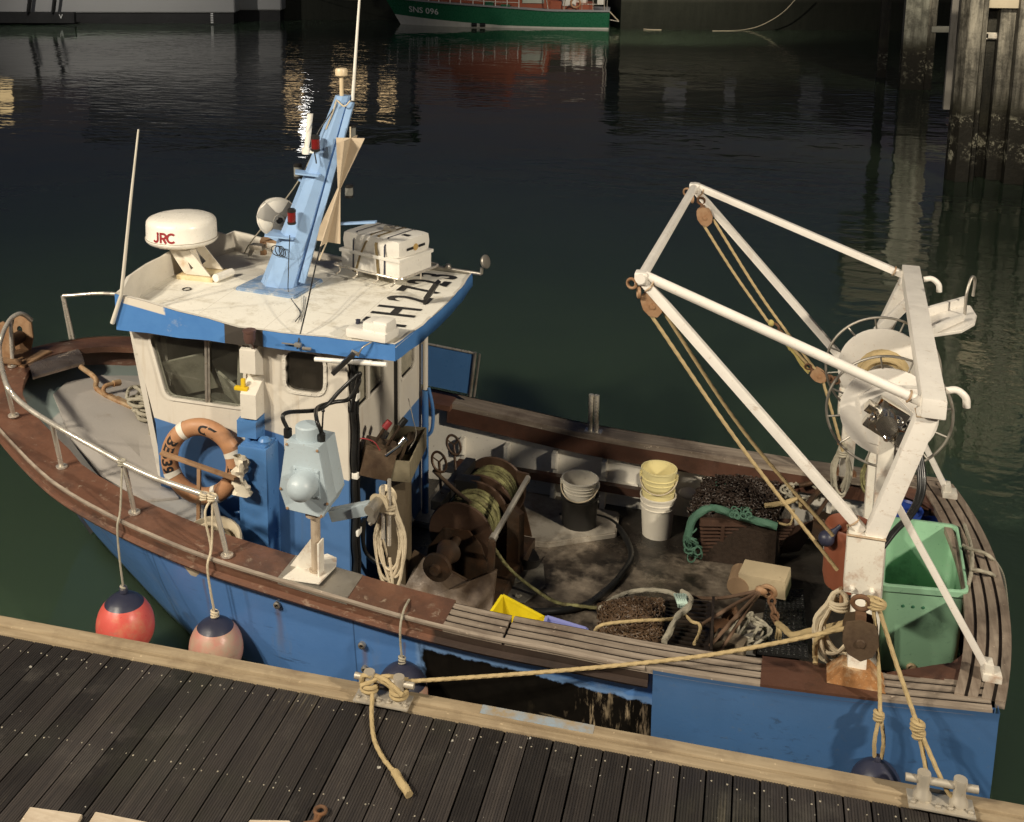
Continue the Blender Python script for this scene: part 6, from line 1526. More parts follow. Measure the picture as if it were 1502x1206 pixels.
c = bn(1212, 790, -.86); q = MB(); q.ball(c, .052, 18, (1, 1, 1.05)); q.lathe([(.035, .035), (.015, .09), (.012, .13)], c, (.5, .1, .6), 12); solo('buoy', q, navy_cap, 'small navy buoy lying against the orange tub', 'buoy', c)

# ---------------------------------------------------------------- lifebuoy, rags, coils forward
lb = bn(296, 677, -1.04); sc = (bn(353, 677, -1.04) - bn(239, 677, -1.04)).length / 2
Rr = sc * .80; rt = sc * .20
axl = V((.06, -1, .10)).normalized()
t = thing('lifebuoy', 'faded orange lifebuoy with white bands hung on the blue deckhouse side', 'lifebuoy', lb)
MB().torus(lb, Rr, rt, axl, 64, 18, sq=.85).build('ring', orange_buoy, t)
zx = V((0, 0, 1)).cross(axl).normalized(); zy = axl.cross(zx)
def onring(a, off, k=1.0): d = zx * math.cos(a) + zy * math.sin(a); return lb + d * (Rr + off)
for a0 in (math.radians(20), math.radians(124), math.radians(207), math.radians(297)):
    rows = []; q = MB()
    for i in range(5):
        a = a0 - .085 + .17 * i / 4; d = zx * math.cos(a) + zy * math.sin(a)
        rows.append([lb + d * (Rr + (rt + .003) * math.cos(b)) + axl * ((rt + .003) * .85 * math.sin(b)) for b in [2 * PI * k / 18 for k in range(19)]])
    q.grid(rows); q.build('white_band', tape_white, t)
def ring_text(s, a_c, size, flip):
    tm = text_mb(s, size, Matrix.Identity(4), .0004, .004); mb = MB()
    for p in tm.v:
        b = PI / 2 + (-p.y if not flip else p.y) / rt * -1.0 if False else PI / 2 - (p.y / rt if not flip else -p.y / rt)
        a = a_c - (p.x / Rr if not flip else -p.x / Rr)
        d = zx * math.cos(a) + zy * math.sin(a); rr_ = rt + .0015 + p.z
        mb.v.append(lb + d * (Rr + rr_ * math.cos(b)) + axl * (rr_ * .85 * math.sin(b)))
    mb.f, mb.m = tm.f, tm.m; return mb
sgn = 1
q = ring_text('BE539', math.radians(172), rt * 1.75, True); q.build('black_lettering', black_letter, t, recalc=False)
q = ring_text('L.D', math.radians(76), rt * 1.5, True); q.build('black_lettering', black_letter, t, recalc=False)
q = ring_text('EI', math.radians(-4), rt * 1.3, True); q.build('black_lettering', black_letter, t, recalc=False)
c = bn(352, 690, -1.15); q = MB(); random.seed(9)
rows = []
for i in range(15):
    row = []; z = .12 - i * .022
    w = .038 + .022 * abs(math.sin(i * .75 + .4)) + (.02 if i > 10 else 0)
    for k in range(14):
        a = 2 * PI * k / 13; row.append(c + V((math.cos(a) * w + .02 * math.sin(i * .6), math.sin(a) * w * .6, z)) + V((random.uniform(-.012, .012), random.uniform(-.012, .012), random.uniform(-.006, .006))))
    rows.append(row)
for r_ in rows: r_[-1] = r_[0].copy()
q.grid(rows); solo('rag', q, cloth, 'cream knotted rag tied at the end of the flat handrail', 'rag', c)
# rope coil on the foredeck against the deckhouse front
c = bz(224, 612, 1.20); random.seed(21); q = MB()
for k in range(13):
    pts = []; w = random.uniform(.10, .17); a0 = random.uniform(0, 6.28); cc_ = c + V((random.uniform(-.06, .06), random.uniform(-.08, .06), .02 + .02 * k))
    for i in range(9): a = a0 + i * 2 * PI / 8; pts.append(cc_ + V((math.cos(a) * w * 1.0, math.sin(a) * w * random.uniform(.8, 1.2), random.uniform(-.03, .03))))
    q.rope(pts, .017, 7, 5)
for k in range(9): 
    u0 = 214 + 2.6 * k; q.rope([bz(u0, 598 + random.uniform(-4, 4), 1.42), bz(u0 + 6, 620, 1.30), bz(u0 + 6 + random.uniform(-6, 6), 645, 1.12), bz(u0 + 2, 655, 1.08)], .016, 7, 5)
solo('rope_coil', q, rope_grey, 'big heap of grey rope on the foredeck beside the deckhouse', 'rope', c)
pbx = [bz(u, v, 1.10) for u, v in ((190, 612), (240, 632), (250, 650), (190, 628))]
solo('blue_tray', MB().prism(pbx, (0, 0, .05), bev=.004), blue_cab, 'flat blue tray under the grey rope heap on the foredeck', 'tray', pbx[0])
# rusty anchor bar on the foredeck
q = MB()
def fd(u, v, h):                    # a point h above the foredeck
    z = 1.25
    for k in range(12): p = bz(u, v, z); z = zg(p.x) - .20 + .035 * max(0, 1 - (p.y / max(.3, bg(p.x) - .13)) ** 2) + h
    return bz(u, v, z)
A_ = [fd(118, 538, .16), fd(140, 555, .13), fd(142, 570, .04), fd(165, 585, .03), fd(200, 600, .03)]
q.pipe(A_, .024, 10, 6); q.pipe([fd(176, 561, .12), fd(155, 566, .11), fd(152, 575, .06), fd(158, 582, .03)], .02, 10, 6); q.bar(fd(168, 585, .02), fd(195, 598, .02), .09, .03); q.cyl(fd(176, 561, .12), fd(166, 563, .12), .03, 10); q.bar(fd(160, 580, .02), fd(230, 612, .02), .03, .03)
solo('anchor', q, M('rusty_cream_bar', (.45, .33, .2), .6, .1, var=.3, dirt=(.26, .11, .035), da=.5, ds=9, bump=.4), 'small rusty cream-painted anchor bar lying on the grey foredeck', 'anchor', A_[2])
pn_ = [(78, 577), (98, 559), (150, 549), (205, 561), (234, 640), (240, 700), (262, 728), (215, 732), (150, 698), (104, 640)]
tp = [fd(u, v, .030) for u, v in pn_]; q = MB(); ct = sum(tp, V()) / len(tp); n_ = len(tp)
ring2 = [p.lerp(ct, .5) for p in tp]
def onfd(p, h): return V((p.x, p.y, zg(p.x) - .20 + .035 * max(0, 1 - (p.y / max(.3, bg(p.x) - .13)) ** 2) + h))
R0, R1, R2 = [[onfd(p, h) for p in r] for r, h in ((tp, .002), (tp, .022), (ring2, .022))]
for r in (R0, R1, R2): r.append(r[0].copy())
q.grid([R0, R1, R2]); c_ = onfd(ct, .022); q.add(R2[:-1] + [c_], [(i, (i + 1) % n_, n_) for i in range(n_)])
q.build('foredeck_panel', M('pale_mauve_grey_paint', (.44, .41, .38), .5, var=.12, vs=3, dirt=(.26, .21, .16), da=.28, ds=5, bump=.2), boat, ang=60)
random.seed(31)
def tangle(name, ctr_px, h, ru, rv, n, r, m, label):
    q = MB(); o = bz(*ctr_px, DZ + h)
    for k in range(n):
        pts = []; a0 = random.uniform(0, 6.28)
        for i in range(7):
            a = a0 + i * random.uniform(.7, 1.2); pts.append(bz(ctr_px[0] + ru * random.uniform(.4, 1) * math.cos(a), ctr_px[1] + rv * random.uniform(.4, 1) * math.sin(a), DZ + h + random.uniform(-.03, .05)))
        q.rope(pts, r, 6, 5)
    return solo(name, q, m, label, 'rope', o)
tangle('rope_tangle', (1098, 925), .10, 34, 26, 5, .011, rope_grey, 'loose loops of grey rope lying under the rusty towing bridle')
tangle('rope_tangle', (1178, 720), .50, 36, 20, 6, .010, rope_grey, 'straggling grey rope over the rods beside the far gantry post')
tangle('rope_tangle', (690, 838), .08, 22, 16, 4, .010, black_rubber, 'tangle of black line on the deck at the foot of the winch')
# round tub with a coil by the port rail
c = bz(312, 790, 1.02); c = V((c.x, c.y, .86)); q = MB(); q.lathe([(.20, 0), (.235, .02), (.245, .15), (.24, .19), (.225, .20), (.205, .16), (.19, .04), (0, .04)], c, (.05, -.35, 1), 32); tubm = solo('rope_tub', q, M('cream_tub', (.55, .48, .36), .55, dirt=(.3, .22, .13), da=.3), 'cream round tub wedged between the port rail and deckhouse', 'tub', c)
q = MB()
for k in range(5): q.torus(c + V((.0, -.04, .12 + .024 * k)), .15 - .014 * k, .018, (.1 * k - .2, -.35, 1), 26, 7)
solo('coiled_rope', q, rope_pale, 'coil of pale rope inside the cream round tub', 'rope', c + V((0, 0, .1)))

# ---------------------------------------------------------------- fenders and lines on the port side
def fender(u, v, yb, r, m, label, ci=19):
    c = BINV @ wy(u, v, yb); ax = V((0, 0, 1))
    t = thing('fender_buoy', label, 'fender', c, group='round fenders between the boat and the pontoon')
    prof = [(r * (math.cos(a) if a < 0 else max(.05, math.cos(a) ** (1 + .28 * a))), r * (1.0 if a < 0 else 1.28) * math.sin(a)) for a in [-PI / 2 + PI * .94 * k / 24 for k in range(25)]]
    kz = prof[ci][1]
    MB().lathe([(max(0, p[0]), p[1]) for p in prof[:ci + 1]], c, ax, 36, cap=False).build('ball', m, t)
    MB().lathe([(prof[ci][0] + .003, kz - .005)] + [(p[0] + .003, p[1]) for p in prof[ci + 1:]] + [(r * .15, r * 1.29), (r * .13, r * 1.42), (r * .10, r * 1.47), (0, r * 1.48)], c, ax, 36, cap=False).build('cap', navy_cap, t)
    q = MB(); e = V(c) + ax * r * 1.40; q.torus(e, r * .12, r * .05, (0, 1, 0), 16, 8); q.build('eye', navy_cap, t)
    return t, e
t1, e1 = fender(184, 918, 6.99, .216, red_fender, 'bright red round fender with a dark cap, the leftmost one')
t2, e2 = fender(317, 951, 6.90, .196, pink_fender, 'faded pink round fender hanging second from the bow')
t3, e3 = fender(590, 1016, 6.76, .175, pink_fender, 'faded fender with a large violet-navy cap behind the roped cleat', 16)
t4, e4 = fender(1284, 1156, 6.74, .15, pale_fender, 'pale fender with a large blue cap squeezed below the stern', 15)
def line(name, runs, r, m, label, group=None, knots=()):
    q = MB()
    for p in runs: q.rope(p, r)
    for k, rr in knots:
        for a in range(3): q.torus(k + V((0, 0, .018 * (a - 1))), rr, r * 1.05, (.25 * (a - 1), .2, 1), 14, 7)
    return solo(name, q, m, label, 'rope', runs[0][0], group=group)
def near_top(u, v):
    p = min(spline(top, 30), key=lambda p: (Vproj(p) - V((u, v, 0))).length); return p
def Vproj(p):
    w = BOAT @ V(p) - CAMP; c, s = math.cos(PSI), math.sin(PSI); x = w.x * c + w.y * s; fw = -w.x * s + w.y * c
    dz_ = fw * math.cos(TH) - w.z * math.sin(TH); dy = -(fw * math.sin(TH) + w.z * math.cos(TH)); return V((CX + F * x / dz_, CY + F * dy / dz_, 0))
r1 = near_top(180, 678); r2 = near_top(312, 728)
def over(p): return V((p.x, -bg(p.x) - .105, zg(p.x) - .04))
line('fender_line', [[r1, over(r1) + V((0, .05, .12)), over(r1), over(r1).lerp(e1, .5) + V((0, -.01, 0)), e1]], .0082, rope_grey, 'grey-green line tying the red fender to the bow rail', 'fender lines', [(r1, .026), (e1, .02)])
line('fender_line', [[r2, over(r2) + V((.01, .05, .12)), over(r2), over(r2).lerp(e2, .5) + V((0, -.01, 0)), e2], [r2, r2 + V((-.03, -.06, -.10)), r2 + V((-.0, -.05, -.35)), r2 + V((-.02, -.05, -.46))]], .0088, rope_pale, 'cream line tying the faded pink fender to the end of the bow rail', 'fender lines', [(r2, .03), (r2 + V((-.06, 0, 0)), .03), (e2, .024)])
g3 = bz(597, 893, zg(-2.0)); 
line('fender_line', [[bz(600, 880, zg(-2) + .01), g3 + V((0, -.06, .03)), over(g3), over(g3) + V((0, -.005, -.12)), e3]], .008, rope_grey, 'thin grey line holding the violet-capped fender over the brown rail', 'fender lines', [(e3, .02)])
a = bn(1280, 884, -1.60)
line('fender_line', [[a, bn(1288, 960, -1.62), bn(1291, 1048, -1.72), bn(1288, 1060, -1.72)], [bn(1291, 1048, -1.72), bn(1283, 1085, -1.74), e4 + V((-.02, 0, .0))], [bn(1292, 1050, -1.72), bn(1296, 1085, -1.74), e4 + V((.02, 0, 0))]], .012, rope_tan, 'tan line with a doubled end holding the blue-capped fender at the stern', 'fender lines', [(bn(1289, 1050, -1.72), .022), (a, .03)])
b = bn(1287, 886, -1.60); kn = bn(1346, 1064, -1.80)
w1_, w2_ = BINV @ wz(1362, 1148, PZ + .1), BINV @ wz(1384, 1150, PZ + .13)
line('stern_rope', [[b, bn(1312, 965, -1.66), kn], [kn, w1_ + V((0, 0, .0))], [kn, w2_, BINV @ wz(1403, 1178, PZ + .05)]], .0135, rope_tan, 'tan stern rope knotted halfway and forking down to the bare cleat', None, [(kn, .03), (kn + V((.01, 0, -.05)), .026), (b, .04)])
# main mooring rope: cleat to the brown block, with its tail on the boards
cc1, cy0, cL = c1
pa = V((cc1.x - cL * .25, cy0, PZ + .13)); pb_ = V((cc1.x + cL * .25, cy0, PZ + .13))
wv = lambda p: BINV @ V(p)
blk = bn(1240, 922, -1.62)
runs = [[wv(pb_ + V((0, .04, .01))), wv(wy(640, 997, 6.62)), bn(820, 984, -1.80), bn(1010, 965, -1.70), bn(1130, 945, -1.62), blk]]
tail = [wv(pa + V((.0, -.02, .04))), wv(wz(546, 1010, PZ + .09)), wv(wz(545, 1050, PZ + .03)), wv(wz(549, 1085, PZ + .02)), wv(wz(562, 1112, PZ + .02)), wv(wz(580, 1135, PZ + .02))]
q = MB()
for r_ in runs: q.rope(r_, .0135)
q.rope(tail, .0145); q.rope([wv(wz(579, 1133, PZ + .026)), wv(wz(590, 1150, PZ + .03)), wv(wz(600, 1166, PZ + .026))], .026)
def wrap(post, z, r): return [wv(post + V((math.cos(a) * r, math.sin(a) * r, z))) for a in [2 * PI * k / 14 for k in range(14)]]
for z in (.0, .028): q.tube([p for p in wrap(pa, -.02 - z, .05)], .0165, 8, closed=True); q.tube([p for p in wrap(pb_, -.03 - z, .05)], .0165, 8, closed=True)
for k in range(2):
    q.rope([wv(pa + V((-.04, .03, .02 + .03 * k))), wv((pa + pb_) / 2 + V((0, -.02, .05 - .02 * k))), wv(pb_ + V((.04, -.05, -.02)))], .0165); q.rope([wv(pa + V((-.04, -.05, -.01))), wv((pa + pb_) / 2 + V((0, .01, .045))), wv(pb_ + V((.05, .04, .03 - .02 * k)))], .0165)
q.rope([wv(pa + V((-.05, -.02, .0))), wv(pa + V((-.03, -.03, .055))), wv(pa + V((.02, -.02, .05)))], .0165)
solo('mooring_rope', q, rope_tan, 'long tan mooring rope from the wrapped cleat to the brown block, tail on the boards', 'rope', runs[0][0])
line('gantry_line', [[bn(1238, 915, -1.5), bn(1200, 936, -1.5), bz(1195, 965, .95)], [bn(1245, 918, -1.55), bz(1200, 935, 1.06), bn(1196, 975, -1.45)]], .016, rope_tan, 'short tan rope hanging from the mooring rope to the rail near the stern')
# ropes over the transom rail
line('transom_rope', [[bz(1412, 800, 1.0), bz(1425, 806, 1.0), bz(1445, 812, 1.0), bz(1460, 825, .92), bz(1472, 850, .55), bz(1478, 900, .1)], [bz(1424, 835, 1.0), bz(1440, 838, 1.0), bz(1458, 845, .95), bz(1472, 870, .5), bz(1476, 930, .05)], [bz(1415, 770, .99), bz(1424, 800, .99), bz(1426, 830, .98), bz(1420, 860, .96)]], .014, rope_grey, 'grey-green ropes looped over the wooden transom rail')
# ---------------------------------------------------------------- across the basin
wall_m = M('dark_quay_stone', (.055, .055, .045), .8, var=.35, vs=.8, dirt=(.02, .022, .016), da=.4, ds=.9, bump=.6, bsc=4)
W0, W1 = wz(910, 43.5, 0), wz(1290, 44.5, 0)
dq = (W1 - W0).normalized(); nq = V((dq.y, -dq.x, 0))
if nq.y > 0: nq = -nq
back = -nq
A0 = W0.copy(); A1 = W0 + dq * 75
q = MB(); q.prism([A0 + V((0, 0, -2)), A1 + V((0, 0, -2)), A1 + V((0, 0, 2.6)), A0 + V((0, 0, 2.6))], back * 6); q.prism([A0 + nq * .25 + V((0, 0, 2.6)), A1 + nq * .25 + V((0, 0, 2.6)), A1 + nq * .25 + V((0, 0, 3.0)), A0 + nq * .25 + V((0, 0, 3.0))], back * 6)
n = NT('quay_wall_courses'); x, y, z = n.xyz()
c = n.mix(n.noise(.8, 6, .65), (.04, .04, .032), (.10, .095, .075)); c = n.mix(n.ramp(z, 1.75, 1.45), c, n.mix(n.noise(1, 6, .7, n.scale(3, 3, .5)), (.012, .014, .009), (.04, .042, .03))); n.bump(n.noise(3, 6), .5, .05); qm = n.fin(c, .8, 0, .3)
solo('quay_wall', q, qm, 'dark weedy stone quay wall at the right across the water, where the slack line rises', 'quay wall', A0, 'world')
O0 = wz(950, 30, 0); O1 = wz(405, 29, 0); O1 = O0 + (O1 - O0) * 2.2; q = MB(); q.prism([p + V((0, 0, z)) for p, z in ((O0, -2), (O1, -2), (O1, 3.0), (O0, 3.0))], back * 6)
solo('quay_wall', q, qm, 'dark quay wall set back behind the green launch', 'quay wall', O0, 'world')
# long low building on that quay, known from its reflection
bl = V(A0) + back * 8; q = MB()
def facade(s0, s1, h, off, m, label, wins, wm):
    a = W0 + dq * s0 + back * off + V((0, 0, 3.0)); b = W0 + dq * s1 + back * off + V((0, 0, 3.0))
    t = thing('quay_building', label, 'building', a, 'world', 'buildings on the far quay')
    holes = []
    q = MB(); q.prism([a, b, b + V((0, 0, h)), a + V((0, 0, h))], back * 8); q.build('wall', m, t)
    q = MB(); q.prism([a + V((0, 0, h)) - dq * .4 + nq * .4, b + V((0, 0, h)) + dq * .4 + nq * .4, b + V((0, 0, h)) + dq * .4 + back * 8.4, a + V((0, 0, h)) - dq * .4 + back * 8.4], (0, 0, .35)); q.build('roof', M('dark_roof', (.03, .03, .032), .8), t)
    for s, z, w, hh in wins:
        p = W0 + dq * s + back * (off - .03) + V((0, 0, z)); f = MB().prism([p, p + dq * w, p + dq * w + V((0, 0, hh)), p + V((0, 0, hh))], back * .05).build('window', wm, t)
    return t
def glow(name, col, e):
    n = NT(name); n.fin((.2, .15, .1), .4); n.b.inputs['Emission Color'].default_value = col + (1,); n.b.inputs['Emission Strength'].default_value = e; return n.mat
warm = glow('lit_warm_window', (1, .68, .34), 2.6); cool = glow('dim_window', (.9, .93, 1), .05)
pale_wall = M('pale_render_wall', (.33, .33, .34), .8, var=.1, vs=.5)
tan_wall = M('tan_render_wall', (.20, .185, .155), .8, var=.1, vs=.5)
WZ0 = wz(735, 41, 0)
facade(-34, -12, 5.2, 14, pale_wall, 'low pale building with warm lit windows on the far quay', [(-20.6, 5.6, 1.3, .55), (-17.4, 5.1, 2.4, .4), (-14.2, 5.7, 1.1, .45)], warm)
facade(2, 24, 4.6, 14, tan_wall, 'low tan building with dim windows on the far quay', [(5, 4.6, 1.4, 1.6), (9, 4.6, .7, 1.6), (14, 4.6, 1.4, 1.6), (19, 4.6, .7, 1.4)], cool)
# lit lamp post: its reflection is the bright streak on the water
def lamp_post(p, h, e, label, head=.42):
    t = thing('lamp_post', label, 'lamp post', p, 'world', 'lamp posts on the far quay')
    MB().tube([p, p + V((0, 0, h))], lambda k: lerp(.09, .05, k), 12).build('pole', steel_dull, t)
    q = MB(); q.box(p + nq * .3 + V((0, 0, h)), (.8, .35, .1), bev=.02); q.build('lamp_housing', steel_dull, t)
    MB().box(p + nq * .35 + V((0, 0, h - .31)), (head, .42, .36), bev=.1).build('lamp_glass', glow('lit_lamp_glass', (1, .97, .92), e), t)
    return t
lp = wz(434, 43, 0) + back * 3
lamp_post(V((lp.x, lp.y, 3.0)), 3.4, 22, 'lit quay lamp post seen as a white streak on the water')
lp2 = wz(-44, 43, 0) + back * 6; t = thing('lit_kiosk', 'warmly lit kiosk reflected at the far left of the water', 'kiosk', V((lp2.x, lp2.y, 3)), 'world')
MB().box(V((lp2.x, lp2.y, 4.1)), (2.2, 2, 2.2), bev=.03).build('kiosk_wall', tan_wall, t); MB().box(V((lp2.x, lp2.y - 1.02, 4.4)), (.9, .04, 1.3), bev=0).build('kiosk_window', glow('lit_kiosk_window', (1, .72, .35), 1.0), t)

# moored vessel, upper left: pale side above a dark boot
hullw = M('pale_grey_ship_side', (.36, .36, .35), .6, var=.06, vs=.3, dirt=(.28, .28, .27), da=.2, ds=.6); boot = M('black_ship_boot', (.02, .02, .02), .6, var=.4, vs=1.2, dirt=(.10, .09, .08), da=.15, ds=1.5)
def bargebox(u0, u1, v, hb_, hw, depth, label):
    a, b = wz(u0, v, 0), wz(u1, v + .4, 0); d = (b - a).normalized(); k = V((-d.y, d.x, 0)); k = k if k.y > 0 else -k
    t = thing('moored_barge', label, 'barge', (a + b) / 2, 'world', 'pale moored vessels at the far left')
    MB().prism([a + V((0, 0, -1)), b + V((0, 0, -1)), b + V((0, 0, hb_)), a + V((0, 0, hb_))], k * depth).build('boot_topping', boot, t)
    MB().prism([a - k * .12 + V((0, 0, hb_)), b - k * .12 + d * .1 + V((0, 0, hb_)), b - k * .12 + d * .1 + V((0, 0, hb_ + hw)), a - k * .12 + V((0, 0, hb_ + hw))], k * depth, bev=.05).build('hull_side', hullw, t)
    return t, a, b, d, k
t, a, b, d, k = bargebox(-120, 343, 34, .62, 2.6, 6, 'pale grey moored vessel side with a dark waterline, top left')
q = MB()
for u in (42, 78): 
    p = wz(u, 36, 0); q.bar(V((p.x + .25, p.y - .3, .75)), V((p.x + .75, p.y - .3, 3.2)), .25, .12)
q.build('dark_fender_bar', boot, t)
q = MB(); p0, p1 = wz(-120, 35, 0), wz(112, 36, 0); q.prism([p0 - k * .35 + V((0, 0, .1)), p1 - k * .35 + V((0, 0, .1)), p1 - k * .35 + V((0, 0, .72)), p0 - k * .35 + V((0, 0, .72))], k * .4); q.build('dark_sponson', boot, t)
tm = text_mb('V', .42, frame3(wz(93, 22, 0) * 1.0, d, (0, 0, 1)), .01); pm = wz(93, 36, 0) - k * .37; pm.z = .47
tm = text_mb('V', .36, frame3(pm, d, (0, 0, 1)), .01); tm.build('draught_mark', white_letter, t, recalc=False)
q = MB(); 
for i in range(6): p = wz(312, 36, 0) - k * .14; q.box(V((p.x, p.y, .12 + .1 * i)), (.16, .03, .05), bev=0)
q.build('draught_scale', white_letter, t)
t, a, b, d, k = bargebox(347, 411, 31, .66, 2.6, 8, 'second pale moored vessel end, darker and set back at the top left')

# green rescue launch
Ya = wz(582, 39, 0); Yb = wz(893, 43.5, 0); d = (Yb - Ya); Lb = d.length; d.normalize(); k = V((-d.y, d.x, 0)); k = k if k.y > 0 else -k
launch = thing('rescue_launch', 'green and orange rescue launch moored at the far quay', 'launch', Ya + d * Lb / 2, 'world')
green_hull = M('green_hull_gloss', (.02, .13, .065), .3, var=.15, dirt=(.015, .07, .04), da=.2, bump=.03); orange_cab = M('orange_cabin_paint', (.30, .085, .045), .4, var=.15, dirt=(.40, .25, .16), da=.12, ds=2)
def lpnt(x, y, z): return Ya + d * x + k * y + V((0, 0, z))
BW = 3.4; q = MB(); rowsg = []; 
def sect(t):     # t 0 bow .. 1 stern
    x0 = lerp(.05, Lb, t); xg = lerp(-1.05, Lb + .02, t); hb_ = BW / 2 * (1 - max(0, 1 - t / .42) ** 2.2); zg_ = lerp(1.55, .98, min(1, t / .75)) if t < .75 else .98
    return x0, xg, hb_, zg_
for sg in (-1, 1):
    for z0, z1, m, nm in ((-.3, .22, None, 'w'), (.22, 1.0, None, 'g')):
        pass
def hullrows(f0, f1, sg, off=0):
    rows = []
    for i in range(33):
        t = (i / 32) ** 1.3; x0, xg, hb_, zz = sect(t); r = []
        fb = lerp(.46, .275, min(1, t / .5)); g0, g1 = (0, fb) if f0 == 0 else (fb, 1)
        for j in range(5):
            f = lerp(g0, g1, j / 4); zz_ = lerp(-.25, zz, f); r.append(lpnt(lerp(x0 - .0, xg, f), BW / 2 + sg * (hb_ * lerp(.80 if t < .5 else .93, 1, f) + off), zz_))
        rows.append(r)
    return rows
qw = MB(); qg = MB(); qs = MB()
for sg in (-1, 1):
    qw.grid(hullrows(0, .40, sg)); qg.grid(hullrows(.40, 1, sg)); 
for g_, f0, f1 in ((qw, 0, .275), (qg, .275, 1)):
    x0, xg, hb_, zz = sect(1)
    g_.add([lpnt(Lb, BW / 2 - hb_, lerp(-.25, zz, f0)), lpnt(Lb, BW / 2 + hb_, lerp(-.25, zz, f0)), lpnt(Lb, BW / 2 + hb_, lerp(-.25, zz, f1)), lpnt(Lb, BW / 2 - hb_, lerp(-.25, zz, f1))], [(0, 1, 2, 3)])
qw.build('white_boot_stripe', M('launch_white', (.62, .60, .55), .4, dirt=(.3, .28, .2), da=.2), launch); qg.build('hull', green_hull, launch)
q = MB(); rr = []
for i in range(33):
    t = (i / 32) ** 1.3; x0, xg, hb_, zz = sect(t); rr.append([lpnt(xg, BW / 2 - hb_ - .04, zz - .03), lpnt(xg, BW / 2 - hb_ - .04, zz + .05), lpnt(xg, BW / 2 - hb_ + .1, zz + .05), lpnt(xg, BW / 2 + hb_, zz + .04)])
q.grid(rr); q.build('grey_deck', M('launch_deck_grey', (.27, .27, .28), .6), launch)
c0 = lambda x, y, z: lpnt(x, y, z)
q = MB(); q.prism([c0(.9, .62, 1.25), c0(1.5, .62, 1.2), c0(8.6, .62, 1.0), c0(8.4, .62, 2.6), c0(2.2, .62, 2.7), c0(1.5, .62, 2.2)], k * 2.2, bev=.06); q.prism([c0(8.5, .62, 1.0), c0(Lb - .9, .62, .98), c0(Lb - .9, .62, 1.35), c0(8.5, .62, 1.5)], k * 2.2, bev=.04); q.prism([c0(2.9, .85, 2.6), c0(6.6, .85, 2.6), c0(6.2, .85, 4.2), c0(3.5, .85, 4.2)], k * 1.8, bev=.06); q.build('cabin', orange_cab, launch)
q = MB(); q.prism([c0(7.0, .60, 1.35), c0(8.2, .60, 1.35), c0(8.2, .60, 2.0), c0(7.0, .60, 2.0)], -k * .02); q.build('cabin_panel', M('pale_green_panel', (.42, .45, .38), .5), launch)
q = MB(); q.prism([c0(3.2, .82, 3.1), c0(6.2, .82, 3.1), c0(6.0, .82, 3.8), c0(3.6, .82, 3.8)], -k * .02); q.build('wheelhouse_window', glass_dark, launch)
q = MB()
xs = [(-.75, 1.5), (-.2, 1.48), (.55, 1.4), (1.15, 1.36), (1.75, 1.3), (2.35, 1.24), (3.0, 1.2), (3.6, 1.15), (4.3, 1.1), (4.9, 1.06), (5.55, 1.03), (6.2, 1.02), (6.85, 1.0)]
for x, z in xs:
    t = (x + 1.05) / (Lb + 1.05); hb_ = sect(t)[2]; y = BW / 2 - hb_ + .06; q.cyl(c0(x, y, z), c0(x, y, z + .75), .026, 8)
for hgt in (.75, .4):
    q.pipe([c0(x, BW / 2 - sect((x + 1.05) / (Lb + 1.05))[2] + .06, z + hgt) for x, z in xs], .018, 6, 4)
q.build('guard_rail', plastic_white, launch)
q = MB(); q.cyl(c0(8.45, .3, 1), c0(8.2, .3, 2.4), .03, 8); q.cyl(c0(9.3, .3, 1), c0(9.5, .3, 2.4), .03, 8); q.cyl(c0(10.3, .2, 1), c0(10.3, .2, 2.1), .02, 8); q.cyl(c0(10.9, .2, 1), c0(10.9, .2, 2.1), .02, 8); q.pipe([c0(10.2, .2, 1.75), c0(11.3, .2, 1.75)], .018, 8); q.pipe([c0(10.2, .2, 1.35), c0(11.3, .2, 1.35)], .018, 8); q.cyl(c0(11.5, .5, 1), c0(11.55, .5, 3.6), .03, 8); q.cyl(c0(11.65, .5, 1), c0(11.7, .5, 3.6), .02, 8); q.build('aft_frame', steel, launch)
q = MB(); q.box(c0(9.6, .9, 1.55), (.8, .7, .7), bev=.12); q.box(c0(10.2, 1.2, 1.75), (.7, .8, .8), bev=.12); q.box(c0(11.3, .35, 1.7), (.35, .12, .75), bev=.03); q.build('white_canister', plastic_white, launch)
q = MB(); q.torus(c0(9.95, .10, 1.42), .25, .055, k, 28, 8); q.build('orange_ring', orange_buoy, launch)
q = MB(); q.box(c0(5.2, .3, 1.28), (.5, .3, .38), bev=.1); q.box(c0(6.1, .2, 1.2), (.5, .3, .2), bev=.06); q.build('dark_deck_gear', green_hull, launch)
q = MB()
for x in (4.25, 4.72): q.cyl(c0(x, -.10, .16), c0(x + .3, -.10, .16), .11, 12)
q.build('black_fender', black_rubber, launch)
q = MB(); q.bar(c0(Lb + .03, .4, .5), c0(Lb + .5, .4, .42), .05); q.bar(c0(Lb + .5, .3, .42), c0(Lb + .5, 2.6, .42), .05); q.build('stern_platform', steel, launch)
# launch lettering
tmx = text_mb('SNS 096', .58, Matrix.Identity(4), .004, .006); mb = MB()
for p in tmx.v:
    x = 1.42 + p.x * .90; z_ = .86 - (x - 1.4) * .06 + p.y * .8; tt = .1
    for k_ in range(30):
        x0, xg, hb_, zz = sect(tt); f = (z_ + .25) / (zz + .25); tt = max(.002, tt + .5 * (x - lerp(x0, xg, f)) / Lb)
    y = BW / 2 - hb_ * lerp(.80 if tt < .5 else .93, 1, f) - .045 - p.z; mb.v.append(c0(x, y, z_))
mb.f, mb.m = tmx.f, tmx.m; mb.build('hull_lettering', white_letter, launch, recalc=False)
